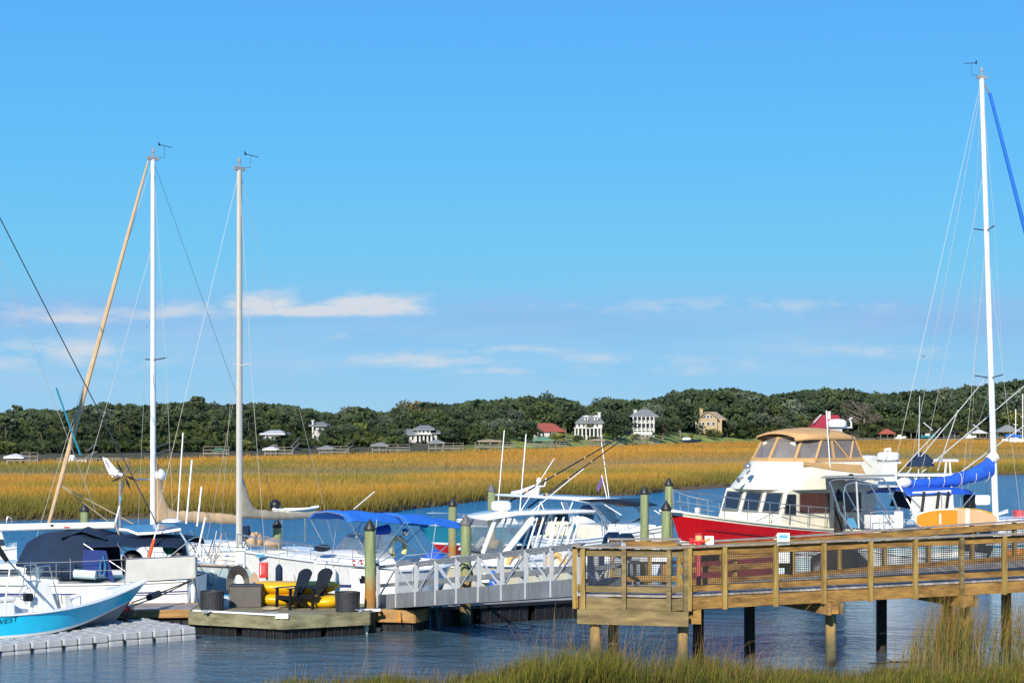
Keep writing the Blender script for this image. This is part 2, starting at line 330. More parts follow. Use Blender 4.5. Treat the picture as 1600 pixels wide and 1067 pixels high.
def grid_obj(name,X,Y,Z,material):
    me=bpy.data.meshes.new(name); v=np.stack([X,Y,Z],-1).reshape(-1,3); n0,n1=X.shape
    i=np.arange(n0*n1).reshape(n0,n1); f=np.stack([i[:-1,:-1],i[:-1,1:],i[1:,1:],i[1:,:-1]],-1).reshape(-1,4)
    me.vertices.add(len(v)); me.vertices.foreach_set('co',v.ravel()); me.loops.add(len(f)*4); me.loops.foreach_set('vertex_index',f.ravel())
    me.polygons.add(len(f)); me.polygons.foreach_set('loop_start',np.arange(0,len(f)*4,4)); me.polygons.foreach_set('use_smooth',np.ones(len(f),bool)); me.update(calc_edges=True)
    me.materials.append(material); o=bpy.data.objects.new(name,me); COL.objects.link(o); return o
# ground material: mud near water, golden marsh in the middle distance, lawn and woodland floor beyond (by height and noise)
gm=bpy.data.materials.new('marsh_ground'); gm.use_nodes=True; nt=gm.node_tree; L=nt.links; b=nt.nodes['Principled BSDF']; b.inputs['Roughness'].default_value=.95
gg=nt.nodes.new('ShaderNodeNewGeometry'); sx_=nt.nodes.new('ShaderNodeSeparateXYZ'); L.new(gg.outputs['Position'],sx_.inputs[0])
mp=nt.nodes.new('ShaderNodeMapping'); mp.inputs['Scale'].default_value=(.03,.012,1); L.new(gg.outputs['Position'],mp.inputs['Vector'])
n1=nt.nodes.new('ShaderNodeTexNoise'); n1.inputs['Scale'].default_value=1; n1.inputs['Detail'].default_value=8; L.new(mp.outputs[0],n1.inputs['Vector'])
r1=nt.nodes.new('ShaderNodeValToRGB'); r1.color_ramp.elements[0].position=.35; r1.color_ramp.elements[0].color=(.16,.15,.06,1); r1.color_ramp.elements[1].position=.6; r1.color_ramp.elements[1].color=(.38,.21,.035,1); L.new(n1.outputs['Fac'],r1.inputs[0])
n2=nt.nodes.new('ShaderNodeTexNoise'); n2.inputs['Scale'].default_value=.25; n2.inputs['Detail'].default_value=8; L.new(gg.outputs['Position'],n2.inputs['Vector'])
r2=nt.nodes.new('ShaderNodeValToRGB'); r2.color_ramp.elements[0].position=.35; r2.color_ramp.elements[0].color=(.11,.13,.03,1); r2.color_ramp.elements[1].position=.6; r2.color_ramp.elements[1].color=(.30,.36,.06,1); L.new(n2.outputs['Fac'],r2.inputs[0])
def gmath(op,a,b_):
    n=nt.nodes.new('ShaderNodeMath'); n.operation=op
    for i,x in enumerate((a,b_)):
        if isinstance(x,(int,float)): n.inputs[i].default_value=x
        else: L.new(x,n.inputs[i])
    return n.outputs[0]
mla=nt.nodes.new('ShaderNodeMapRange'); mla.inputs[1].default_value=-14; mla.inputs[2].default_value=-4; L.new(sx_.outputs['X'],mla.inputs[0])
mlb=nt.nodes.new('ShaderNodeMapRange'); mlb.inputs[1].default_value=98; mlb.inputs[2].default_value=88; L.new(sx_.outputs['X'],mlb.inputs[0])
mll=nt.nodes.new('ShaderNodeMix'); mll.data_type='RGBA'; L.new(gmath('MULTIPLY',mla.outputs[0],mlb.outputs[0]),mll.inputs['Factor']); mll.inputs['A'].default_value=(.07,.065,.03,1); L.new(r2.outputs[0],mll.inputs['B'])
mrl=nt.nodes.new('ShaderNodeMapRange'); mrl.inputs[1].default_value=.9; mrl.inputs[2].default_value=1.3; L.new(sx_.outputs['Z'],mrl.inputs[0])
m1=nt.nodes.new('ShaderNodeMix'); m1.data_type='RGBA'; L.new(mrl.outputs[0],m1.inputs['Factor']); L.new(r1.outputs[0],m1.inputs['A']); L.new(mll.outputs['Result'],m1.inputs['B'])
mrm=nt.nodes.new('ShaderNodeMapRange'); mrm.inputs[1].default_value=.42; mrm.inputs[2].default_value=.2; L.new(sx_.outputs['Z'],mrm.inputs[0])
m2=nt.nodes.new('ShaderNodeMix'); m2.data_type='RGBA'; L.new(mrm.outputs[0],m2.inputs['Factor']); L.new(m1.outputs['Result'],m2.inputs['A']); m2.inputs['B'].default_value=(.10,.075,.045,1)
mrw=nt.nodes.new('ShaderNodeMapRange'); mrw.inputs[1].default_value=5.2; mrw.inputs[2].default_value=4.0; L.new(sx_.outputs['Z'],mrw.inputs[0])
m3=nt.nodes.new('ShaderNodeMix'); m3.data_type='RGBA'; L.new(mrw.outputs[0],m3.inputs['Factor']); m3.inputs['A'].default_value=(.025,.03,.012,1); L.new(m2.outputs['Result'],m3.inputs['B'])
L.new(m3.outputs['Result'],b.inputs['Base Color'])
g=grid_obj('ground',XX,YY,ZZ,gm); tag(g,'marsh ground, muddy banks and grassy far shore','ground',kind='structure')

# water: one sheet, rippled
wm=bpy.data.materials.new('creek_water'); wm.use_nodes=True; nt=wm.node_tree; L=nt.links; b=nt.nodes['Principled BSDF']
b.inputs['Base Color'].default_value=(.008,.105,.23,1); b.inputs['Roughness'].default_value=.08; b.inputs['IOR'].default_value=1.33
gg=nt.nodes.new('ShaderNodeNewGeometry')
def wn(scale,st,det=3,rough=.55,rot=0):
    mp=nt.nodes.new('ShaderNodeMapping'); mp.inputs['Scale'].default_value=st; mp.inputs['Rotation'].default_value=(0,0,rot); L.new(gg.outputs['Position'],mp.inputs['Vector'])
    n=nt.nodes.new('ShaderNodeTexNoise'); n.inputs['Scale'].default_value=scale; n.inputs['Detail'].default_value=det; n.inputs['Roughness'].default_value=rough; L.new(mp.outputs[0],n.inputs['Vector']); return n.outputs['Fac']
def wmath(op,a,b_,c=None):
    n=nt.nodes.new('ShaderNodeMath'); n.operation=op
    for i,x in enumerate((a,b_,c)):
        if x is None: continue
        if isinstance(x,(int,float)): n.inputs[i].default_value=x
        else: L.new(x,n.inputs[i])
    return n.outputs[0]
big=wn(.9,(1,1.6,1),4,.6,.4); small=wn(3.2,(1,1.5,1),4,.6,-.3); calm=wn(.10,(1,1.6,1),2)
sp=nt.nodes.new('ShaderNodeSeparateXYZ'); L.new(gg.outputs['Position'],sp.inputs[0])
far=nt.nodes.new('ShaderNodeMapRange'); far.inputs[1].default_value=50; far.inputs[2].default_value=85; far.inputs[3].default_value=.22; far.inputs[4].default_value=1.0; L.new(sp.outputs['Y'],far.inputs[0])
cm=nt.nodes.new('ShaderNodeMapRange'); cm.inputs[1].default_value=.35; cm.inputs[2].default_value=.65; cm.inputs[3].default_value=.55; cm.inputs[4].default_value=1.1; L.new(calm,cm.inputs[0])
cn=nt.nodes.new('ShaderNodeMapRange'); cn.inputs[1].default_value=54; cn.inputs[2].default_value=80; L.new(sp.outputs['Y'],cn.inputs[0]); cw=nt.nodes.new('ShaderNodeMix'); cw.data_type='RGBA'; L.new(cn.outputs[0],cw.inputs['Factor']); cw.inputs['A'].default_value=(.060,.115,.155,1); cw.inputs['B'].default_value=(.004,.19,.42,1); L.new(cw.outputs['Result'],b.inputs['Base Color'])  # nearer water paler, its murk and sky reflection put into the base colour
h=wmath('MULTIPLY',wmath('ADD',wmath('MULTIPLY',big,1.0),wmath('MULTIPLY',small,.33)),wmath('MULTIPLY',far.outputs[0],cm.outputs[0]))
bp=nt.nodes.new('ShaderNodeBump'); bp.inputs['Strength'].default_value=1; bp.inputs['Distance'].default_value=.55; L.new(h,bp.inputs['Height']); L.new(bp.outputs[0],b.inputs['Normal'])
wr=[-60,-20,0,20,30,40,60,100,160,260,500,1200,4000,11000]
wx=np.array([[s*(80+.6*max(y,0)) for s in np.linspace(-1,1,9)] for y in wr]); wy=np.repeat(np.array(wr,float)[:,None],9,1)
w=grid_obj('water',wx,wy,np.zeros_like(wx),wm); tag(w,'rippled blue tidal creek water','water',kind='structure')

# ---------------------------------------------------------------- leaf / blade meshes
def tri_mesh(name, V, C, material, quads=False):
    k=4 if quads else 3
    me=bpy.data.meshes.new(name); n=len(V)//k
    me.vertices.add(len(V)); me.vertices.foreach_set('co',V.astype(np.float32).ravel()); me.loops.add(n*k); me.loops.foreach_set('vertex_index',np.arange(n*k))
    me.polygons.add(n); me.polygons.foreach_set('loop_start',np.arange(0,n*k,k)); me.update(calc_edges=True)
    a=me.color_attributes.new('Col','FLOAT_COLOR','POINT'); a.data.foreach_set('color',np.concatenate([C,np.ones((len(C),1))],1).astype(np.float32).ravel())
    me.materials.append(material); return me
def leaf_material(name, trans=.25, rough=.8):
    m=bpy.data.materials.new(name); m.use_nodes=True; nt=m.node_tree; L=nt.links; b=nt.nodes['Principled BSDF']; b.inputs['Roughness'].default_value=rough; b.inputs['Specular IOR Level'].default_value=.2
    a=nt.nodes.new('ShaderNodeVertexColor'); a.layer_name='Col'; oi=nt.nodes.new('ShaderNodeObjectInfo'); mr=nt.nodes.new('ShaderNodeMapRange'); mr.inputs[3].default_value=.8; mr.inputs[4].default_value=1.25
    L.new(oi.outputs['Random'],mr.inputs[0]); hv=nt.nodes.new('ShaderNodeHueSaturation'); L.new(a.outputs['Color'],hv.inputs['Color']); L.new(mr.outputs[0],hv.inputs['Value']); L.new(hv.outputs[0],b.inputs['Base Color'])
    if trans:
        t=nt.nodes.new('ShaderNodeBsdfTranslucent'); L.new(hv.outputs[0],t.inputs['Color']); mxs=nt.nodes.new('ShaderNodeMixShader'); mxs.inputs[0].default_value=trans
        L.new(b.outputs[0],mxs.inputs[1]); L.new(t.outputs[0],mxs.inputs[2]); L.new(mxs.outputs[0],nt.nodes['Material Output'].inputs['Surface'])
    return m
grassm=leaf_material('marsh_grass_blades',.3); leafm=leaf_material('tree_leaves',.15)

# far marsh grass: single-triangle blades, even density on screen
def marsh(n, y0, y1, width):
    px=rng.uniform(-260,1860,n); e=npi(px,EDGE); s=npi(px,SHORE)
    a=np.maximum(e-.5,y0); c=np.minimum(s+2,y1); ok=c>a; px,a,c=px[ok],a[ok],c[ok]
    u=rng.uniform(0,1,len(px)); Y=1/((1-u)/a+u/c); X=(px-800)/F*Y
    e=npi(px,EDGE)+wob(X,Y*0,6,1)*1.6; k=Y>e-.6; X,Y,px,e=X[k],Y[k],px[k],e[k]; n=len(X)
    s=npi(px,SHORE); f=(Y-e)/(s-e); z=ground(X,Y)
    field=wob(X,Y,38,1)*.5+wob(X,Y,14,6)*.3+wob(X,Y,4,9)*.2
    wet=np.exp(-((1/np.maximum(Y,1)-1/np.interp(px,[0,600,1000,1600],[200,205,250,330]))/.00055)**2)*np.clip(.75+wob(X,Y,45,7)*.8,0,1)
    wet=np.maximum(wet,np.clip(wob(X,Y*2.2,26,15)*1.6-.75,0,1)*.8)     # low wet flat
    hgt=(.86+.25*field+.25*rng.normal(0,.5,n).clip(-1,1))*(1-.55*wet)
    edge=np.clip(1-(Y-e)/13,0,1)**.8; hgt*=1-.35*edge
    w=width*Y/120*rng.uniform(.6,1.3,n); yaw=rng.uniform(0,np.pi,n); lx,ly=rng.normal(0,.16,n)*hgt+.07,rng.normal(0,.16,n)*hgt
    dx,dy=np.cos(yaw)*w/2,np.sin(yaw)*w/2
    V=np.empty((n,3,3)); V[:,0]=np.stack([X-dx,Y-dy,z],-1); V[:,1]=np.stack([X+dx,Y+dy,z],-1); V[:,2]=np.stack([X+lx,Y+ly,z+hgt],-1)
    gold=np.array([.68,.355,.055]); amber=np.array([.60,.265,.055]); green=np.array([.27,.26,.05]); grey=np.array([.28,.26,.15]); brown=np.array([.15,.105,.04])
    t=np.clip(.55+field*1.9+wob(X,Y*1.5,11,21)*.35+rng.normal(0,.15,n),0,1)[:,None]; col=gold*t+green*(1-t)
    t2=np.clip(.5+wob(X,Y,60,12)*1.0,0,1)[:,None]*np.clip(f*2.2,0,1)[:,None]; col=col*(1-t2*.6)+amber*t2*.6
    col=col*(1-wet[:,None]*.85)+grey*wet[:,None]*.85
    ed=(edge*.85)[:,None]; col=col*(1-ed)+(green*.72)*ed; col*=rng.uniform(.75,1.2,n)[:,None]
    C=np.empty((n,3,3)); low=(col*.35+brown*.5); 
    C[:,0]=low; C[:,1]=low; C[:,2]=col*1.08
    return V.reshape(-1,3),C.reshape(-1,3)
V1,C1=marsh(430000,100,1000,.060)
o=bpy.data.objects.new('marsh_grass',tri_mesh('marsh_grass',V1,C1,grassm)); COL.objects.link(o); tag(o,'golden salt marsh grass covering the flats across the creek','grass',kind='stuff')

# near grass: curved tapered blades (three segments)
def blades(X,Y,Z,hg,wd_,lean,cols_tip,cols_base):
    n=len(X); yaw=rng.uniform(0,2*np.pi,n); dx,dy=np.cos(yaw)*wd_/2,np.sin(yaw)*wd_/2
    la=rng.uniform(0,2*np.pi,n); lm=np.abs(rng.normal(0,lean,n))*hg; lx,ly=np.cos(la)*lm+.10*hg,np.sin(la)*lm*.6
    T=[0,.4,.75,1.]; Wd=[1,.8,.5,.06]; V=[];C=[]
    for i in range(3):
        P=[]
        for j,sg in ((i,-1),(i,1),(i+1,1),(i+1,-1)):
            t=T[j]; P.append(np.stack([X+lx*t*t+sg*dx*Wd[j],Y+ly*t*t+sg*dy*Wd[j],Z+hg*(t-.12*t*t*(lm/hg*2).clip(0,1))],-1))
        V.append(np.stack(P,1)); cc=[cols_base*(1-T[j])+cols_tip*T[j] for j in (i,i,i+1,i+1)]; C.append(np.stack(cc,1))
    return np.concatenate(V).reshape(-1,3),np.concatenate(C).reshape(-1,3)
def near_grass(n,pxa,pxb,y0,y1,hfun,tipa,tipb,basec,wd_=.012,lean=.22,clump=True,water_ok=0):
    px=rng.uniform(pxa,pxb,n); Y=rng.uniform(y0,y1,n); X=(px-800)/F*Y
    if clump:
        X=X+rng.normal(0,.03,n); c=wob(X,Y,.45,3)+wob(X,Y,1.3,8)*.8; k=c+rng.normal(0,.35,n)>-.25; X,Y,px=X[k],Y[k],px[k]
    k=Y<near_edge(X,Y)+water_ok; X,Y,px=X[k],Y[k],px[k]; n=len(X)
    Z=np.maximum(ground(X,Y),-.25)-.02; hg=hfun(px,Y)*rng.uniform(.55,1.15,n)*(1+.25*wob(X,Y,.7,5))
    t=rng.uniform(0,1,n)[:,None]**1.2; tip=np.array(tipa)*t+np.array(tipb)*(1-t); br=rng.uniform(.6,1.25,n)[:,None]
    return blades(X,Y,Z,hg,rng.uniform(.6,1.4,n)*wd_,lean,tip*br,np.array(basec)*br)
hA=lambda px,Y: np.interp(px,[-200,300,400,460,600,660,720,790,830,900,1000,1100,1180,1300,1400,1700],[.2,.2,.22,.36,.40,.26,.22,.48,.80,.78,.76,.70,.38,.34,.42,.5])
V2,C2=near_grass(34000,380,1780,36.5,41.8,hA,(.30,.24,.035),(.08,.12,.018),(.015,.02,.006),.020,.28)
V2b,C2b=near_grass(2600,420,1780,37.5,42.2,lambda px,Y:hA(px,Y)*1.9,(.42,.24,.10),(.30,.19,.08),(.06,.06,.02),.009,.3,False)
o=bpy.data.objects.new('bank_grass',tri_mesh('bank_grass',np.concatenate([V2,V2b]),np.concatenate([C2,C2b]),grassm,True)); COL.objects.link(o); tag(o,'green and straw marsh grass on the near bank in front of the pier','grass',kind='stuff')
# tall reeds by the pier at the right
n=4600; px=np.concatenate([rng.normal(1475,38,n//3),rng.uniform(1420,1800,n-n//3)]); Y=rng.uniform(41.3,44.2,n); X=(px-800)/F*Y
k=(wob(X,Y,.30,3)+rng.normal(0,.25,n)>.22)&(px>1398)&(Y<42.35+.382*(X-3.94)-.35+.6); X,Y,px=X[k],Y[k],px[k]; n=len(X)
hg=np.interp(px,[1395,1430,1470,1540,1700],[1.0,1.55,2.05,1.95,1.95])*rng.uniform(.55,1.1,n)
t=rng.uniform(0,1,n)[:,None]; tip=np.array((.46,.17,.035))*t+np.array((.26,.27,.06))*(1-t); V3,C3=blades(X,Y,np.full(n,-.1),hg,rng.uniform(.010,.022,n),.16,tip,np.broadcast_to(np.array((.21,.28,.085)),(n,3))*rng.uniform(.5,1.1,n)[:,None])
o=bpy.data.objects.new('reeds',tri_mesh('reeds',V3,C3,grassm,True)); COL.objects.link(o); tag(o,'tall orange tipped reeds standing in shallow water beside the pier','reeds',kind='stuff')

# ================================================================ trees
def crown_mesh(name, kind, seed, nleaf=1500):
    r=np.random.default_rng(seed); K=[]
    if kind=='oak':
        for i in range(15):
            a=r.uniform(0,2*np.pi); d=r.uniform(.1,.40); K.append((np.cos(a)*d,np.sin(a)*d,r.uniform(.42,.86)-d*.35,r.uniform(.13,.22)))
        K.append((0,0,.62,.28))
    elif kind=='pine':
        for i in range(13):
            a=r.uniform(0,2*np.pi); z=r.uniform(.52,.95); d=r.uniform(.02,.24)*(1.25-z)*1.8; K.append((np.cos(a)*d,np.sin(a)*d,z,r.uniform(.07,.13)))
    elif kind=='round':
        for i in range(11):
            a=r.uniform(0,2*np.pi); d=r.uniform(.05,.34); K.append((np.cos(a)*d,np.sin(a)*d,r.uniform(.25,.80)-d*.3,r.uniform(.15,.24)))
        K.append((0,0,.35,.3))
    elif kind=='bare':
        for i in range(26):
            a=r.uniform(0,2*np.pi); d=r.uniform(.1,.42); K.append((np.cos(a)*d,np.sin(a)*d,r.uniform(.35,.92)-d*.3,r.uniform(.07,.13)))
    K=np.array(K); w=K[:,3]**2; idx=r.choice(len(K),nleaf,p=w/w.sum()); c=K[idx]
    d=r.normal(size=(nleaf,3)); d/=np.linalg.norm(d,axis=1)[:,None]; rad=c[:,3]*r.uniform(.62,1.08,nleaf); 
    P=c[:,:3]+d*rad[:,None]*np.array([1,1,.72])
    nrm=d+r.normal(0,.75,(nleaf,3)); nrm/=np.linalg.norm(nrm,axis=1)[:,None]
    t=np.cross(nrm,r.normal(size=(nleaf,3))); t/=np.linalg.norm(t,axis=1)[:,None]; bt=np.cross(nrm,t)
    s=r.uniform(.012,.030,nleaf)[:,None]*(.55 if kind=='bare' else 1.15)
    asp=.35 if kind=='bare' else .75
    V=np.stack([P-t*s-bt*s*asp,P+t*s-bt*s*asp*.6,P+t*s*.8+bt*s*asp,P-t*s*.9+bt*s*asp*.8],1)
    pal={'oak':((.033,.057,.038),(.095,.130,.052)),'pine':((.035,.057,.036),(.125,.155,.066)),'round':((.040,.064,.036),(.13,.165,.052)),'bare':((.15,.125,.095),(.26,.22,.17))}[kind]  # dark ends lifted and cooled: distance haze put into the leaf colours
    bt_=r.uniform(0,1,len(K))[idx]*.6+r.uniform(0,1,nleaf)*.25+np.clip(d[:,2],-1,1)*.25; bt_=np.clip(bt_,0,1)[:,None]  # upward leaves nearer the light end: sunlit tops put into the colour
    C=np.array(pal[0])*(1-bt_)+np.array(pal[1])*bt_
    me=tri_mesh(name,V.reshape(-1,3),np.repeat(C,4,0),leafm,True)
    return me
def tint_copy(me, rgb, name):
    m2=me.copy(); m2.name=name; a=m2.color_attributes['Col']; n=len(a.data); c=np.empty(n*4,np.float32); a.data.foreach_get('color',c); c=c.reshape(-1,4); c[:,:3]*=np.array(rgb); a.data.foreach_set('color',c.ravel()); return m2
barkm=mat('bark',(.16,.13,.10),.9,var=.4,ns=2,stretch=(4,4,.5)); barklt=mat('pale_bark',(.22,.19,.15),.9,var=.3,ns=2)
def trunk_mesh(kind, seed):
    r=random.Random(seed); mb=MB()
    h=.62 if kind in('oak','bare') else .9 if kind=='pine' else .4
    pts=[(0,0,-.06)]; 
    for i in range(1,5): pts.append((r.uniform(-.02,.02)*i,r.uniform(-.02,.02)*i,h*i/4))
    w=.030 if kind!='pine' else .018
    mb.tube(pts,[w,w*.85,w*.7,w*.5,w*.25],6)
    for i in range(9 if kind in('oak','bare') else 6):
        b0=Vector(pts[1+i%3]).lerp(Vector(pts[2+i%3]),r.random()); a=r.uniform(0,6.28); l=r.uniform(.2,.36) if kind!='pine' else r.uniform(.08,.14)
        mid=b0+Vector((math.cos(a)*l*.5,math.sin(a)*l*.5,l*.28)); end=b0+Vector((math.cos(a)*l,math.sin(a)*l,l*.62))
        mb.tube([b0,mid,end],[w*.45,w*.3,w*.1],5)
        if kind=='bare':
            for j in range(5):
                a2=a+r.uniform(-1,1); q=mid.lerp(end,r.random()); mb.tube([q,q+Vector((math.cos(a2)*.14,math.sin(a2)*.14,r.uniform(.06,.2)))],[w*.16,w*.04],4)
    o=mb.build('trunk',[barklt if kind=='bare' else barkm]); me=o.data; bpy.data.objects.remove(o); return me
CR={}; TR={}
for kind,cnt,nl in (('oak',5,1900),('pine',4,1100),('round',4,1500),('bare',1,2600)):
    CR[kind]=[crown_mesh('crown',kind,100+i*7+len(kind),nl) for i in range(cnt)]; TR[kind]=[trunk_mesh(kind,i) for i in range(cnt)]
CR['autumn']=[tint_copy(m,(2.3,1.25,1.1),'crown') for m in CR['oak'][:2]]; TR['autumn']=TR['oak']
CR['yellowgreen']=[tint_copy(m,(2.2,1.8,1.2),'crown') for m in CR['round'][:2]]; TR['yellowgreen']=TR['round']
CR['greyoak']=[tint_copy(m,(1.9,1.6,2.2),'crown') for m in CR['oak'][2:4]]; TR['greyoak']=TR['oak']
# palm
def palm_meshes():
    mb=MB(); r=random.Random(5)
    V=[];C=[]
    for i in range(34):
        a=r.uniform(0,6.28); e=r.uniform(-.5,1.2); L_=r.uniform(.26,.36)
        for sgm in range(3):
            for sd_ in (-1,1):
                t0,t1=sgm/3,(sgm+1)/3
                def pt(t): return Vector((math.cos(a)*L_*t*math.cos(e*(1-t*.4)),math.sin(a)*L_*t*math.cos(e*(1-t*.4)),.8+L_*t*math.sin(e)-.22*t*t))
                wv=Vector((-math.sin(a),math.cos(a),-.5))*.035
                V+= [pt(t0),pt(t1),pt(t1)+wv*sd_*(1-t1*.6),pt(t0)+wv*sd_*(1.1-t0*.6)]; C+=[(.07,.10,.03)]*4
    cm_=tri_mesh('crown',np.array([list(v) for v in V]),np.array(C),leafm,True)
    mb.tube([(0,0,-.05),(.01,0,.4),(0,0,.8)],[.03,.024,.026],7); o=mb.build('trunk',[barklt]); me=o.data; bpy.data.objects.remove(o); return cm_,me
pc,pt_=palm_meshes(); CR['palm']=[pc]; TR['palm']=[pt_]
NAMES={'oak':'live_oak','pine':'pine_tree','round':'broadleaf_tree','bare':'bare_tree','autumn':'autumn_tree','yellowgreen':'yellow_green_tree','greyoak':'mossy_oak','palm':'palm_tree'}
LAB={'oak':('dark spreading evergreen oak in the far wooded shore','oaks on the far wooded shore'),'pine':('tall narrow pine in the far wooded shore','pines on the far wooded shore'),
 'round':('rounded mid green broadleaf tree on the far shore','broadleaf trees on the far shore'),'autumn':('reddish brown autumn tree among the far evergreens','autumn tinted trees on the far shore'),
 'yellowgreen':('yellow green leafy tree low on the far shore','yellow green trees on the far shore'),'greyoak':('greyish moss hung oak among the darker far trees','grey mossy oaks on the far shore'),'palm':('small palm with ragged fronds on the far shore','palms on the far shore')}
TREES=[0]
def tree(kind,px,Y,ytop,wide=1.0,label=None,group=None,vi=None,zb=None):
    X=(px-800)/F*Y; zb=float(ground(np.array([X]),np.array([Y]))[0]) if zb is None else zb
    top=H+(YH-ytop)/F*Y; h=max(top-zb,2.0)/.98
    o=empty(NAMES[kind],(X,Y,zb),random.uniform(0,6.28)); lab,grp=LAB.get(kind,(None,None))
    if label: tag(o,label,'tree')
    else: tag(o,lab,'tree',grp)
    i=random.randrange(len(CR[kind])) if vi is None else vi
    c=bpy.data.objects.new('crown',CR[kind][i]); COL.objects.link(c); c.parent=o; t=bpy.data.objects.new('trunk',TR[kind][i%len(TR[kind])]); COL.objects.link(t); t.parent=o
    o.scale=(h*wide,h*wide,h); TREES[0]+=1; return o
def shore_at(px): return float(np.interp(px,*zip(*SHORE)))
def sky_at(px): return float(np.interp(px,*zip(*SKYL)))
# back and middle rows follow the skyline, front row lower; gaps left for houses
HOUSEGAPS=[(405,442),(484,508),(622,682),(830,884),(893,943),(984,1016),(1068,1134),(1258,1322)]
def ingap(px,m=0): return any(a-m<px<b+m for a,b in HOUSEGAPS)
px=-60
while px<1690:
    Y=shore_at(px)+75+random.uniform(-8,12); tree(random.choice(['oak','oak','pine','greyoak','round','oak'] if px<500 else ['oak','oak','oak','round','greyoak','autumn'] if px<800 else ['oak','oak','oak','round','greyoak']),px,Y,sky_at(px)+random.choice([random.uniform(-8,-3),random.uniform(-2,7),random.uniform(-1,9)]),random.uniform(.75,1.25)*(1.0 if px<600 else 1))
    px+=random.uniform(17,25)
px=-60
while px<1690:
    if not (1290<px<1390):
        Y=shore_at(px)+58+random.uniform(-6,6); s=sky_at(px); tree(random.choice(['oak','oak','greyoak','round','pine' if px<520 else 'oak']),px,Y,s+random.uniform(6,16),random.uniform(1.0,1.3))
    px+=random.uniform(20,29)
px=-50
while px<1680:
    if not ingap(px,8) and not (1330<px<1375):
        Y=shore_at(px)+30+random.uniform(-6,8); s=sky_at(px); base=YH+(H-3)/Y*F; kd=random.choice(['pine','pine','oak','round','oak'] if px<560 else ['round','oak','oak','greyoak','yellowgreen' if random.random()<.35 else 'round']); tree(kd,px,Y,s+(base-s)*(random.uniform(.12,.35) if kd=='pine' else random.uniform(.34,.6)),random.uniform(.9,1.1) if kd=='pine' else random.uniform(1.1,1.5))
    px+=random.uniform(21,30)
for px in range(10,1660,31):      # low shrubs near the bank
    p_=px+random.uniform(-8,8)
    if ingap(p_,-2) or 800<p_<1070: continue
    Y=shore_at(p_)+14; base=YH+(H-2)/Y*F; tree(random.choice(['round','round','yellowgreen']),p_,Y,base-random.uniform(9,17),random.uniform(1.5,2.2))
for px in (636,664,846,862,876,903,928,935,992,1014,1078,1092,1120,1268,1300,420,432,490,502):
    Y=shore_at(px)+random.uniform(17,20); base=YH+(H-2.6)/Y*F; tree(random.choice(['round','round','yellowgreen','palm']),px,Y,base-random.uniform(7,14),random.uniform(1.2,1.9))
tree('oak',620,shore_at(620)+18,664,1.3); tree('oak',690,shore_at(690)+18,662,1.3); tree('oak',1136,shore_at(1136)+20,650,1.3); tree('round',1252,shore_at(1252)+20,652,1.4); tree('oak',822,shore_at(822)+20,650,1.4); tree('oak',520,shore_at(520)+18,660,1.2); tree('round',450,shore_at(450)+16,676,1.6); tree('round',405,shore_at(405)+16,680,1.6); tree('round',480,shore_at(480)+15,682,1.5)
# trees one can single out
tree('pine',306,shore_at(306)+66,619,1.1,'lone round topped pine rising above the treeline between the two left masts')
tree('bare',1352,shore_at(1352)+26,620,1.45,'large leafless grey tree right of the dark red roof')
tree('oak',962,shore_at(962)+17,641,1.6,'broad dark oak between the dormered white house and the double porch house',vi=0)
tree('oak',1036,shore_at(1035)+17,645,1.45,'broad dark oak hiding the right side of the double porch house',vi=1)
tree('autumn',668,shore_at(668)+88,619,.9,'tall reddish crown above the trees behind the white shore house')
tree('palm',1063,shore_at(1063)+22,652,1.1,'single palm left of the tan gabled house'); tree('palm',445,shore_at(445)+16,672,1.2,'bushy palm on the bank left of the half hidden white house')
tree('palm',922,shore_at(922)+22,660,1.0,'palm in front of the dormered white house'); tree('palm',884,shore_at(884)+18,657,.9,'palm beside the red hip roofed house')
tree('yellowgreen',870,shore_at(870)+14,672,1.6,'bright green shrubby tree in front of the red hip roofed house'); tree('yellowgreen',1140,shore_at(1140)+24,655,1.4,'yellow green tree right of the tan gabled house')
tree('round',1110,shore_at(1110)+14,668,1.8,'low brownish green shrub below the tan gabled house')
# woodland mass behind everything
def wood_mass(n=52000):
    px=rng.uniform(-300,1900,n); lay=rng.uniform(0,1,n); Y=npi(px,SHORE)+66+lay*60; X=(px-800)/F*Y; top=H+(YH-npi(px,SKYL)-7-6*np.abs(wob(X,Y*0,5,2))*1.0)/F*Y
    u=rng.uniform(0,1,n)**.7; z=2.5+(top-2.5)*u; s=rng.uniform(.25,.7,n)[:,None]*(Y/450)[:,None]
    nrm=rng.normal(size=(n,3)); nrm[:,1]-=1.2; nrm/=np.linalg.norm(nrm,axis=1)[:,None]; t=np.cross(nrm,rng.normal(size=(n,3))); t/=np.linalg.norm(t,axis=1)[:,None]; bt=np.cross(nrm,t)
    P=np.stack([X,Y,z],-1); V=np.stack([P-t*s-bt*s,P+t*s-bt*s,P+t*s+bt*s,P-t*s+bt*s],1)
    k=np.clip(.5+wob(X,z*6,7,2)*.6+rng.normal(0,.15,n),0,1)[:,None]; C=np.array((.022,.036,.022))*(1-k)+np.array((.055,.078,.036))*k
    return tri_mesh('woodland',V.reshape(-1,3),np.repeat(C,4,0),leafm,True)
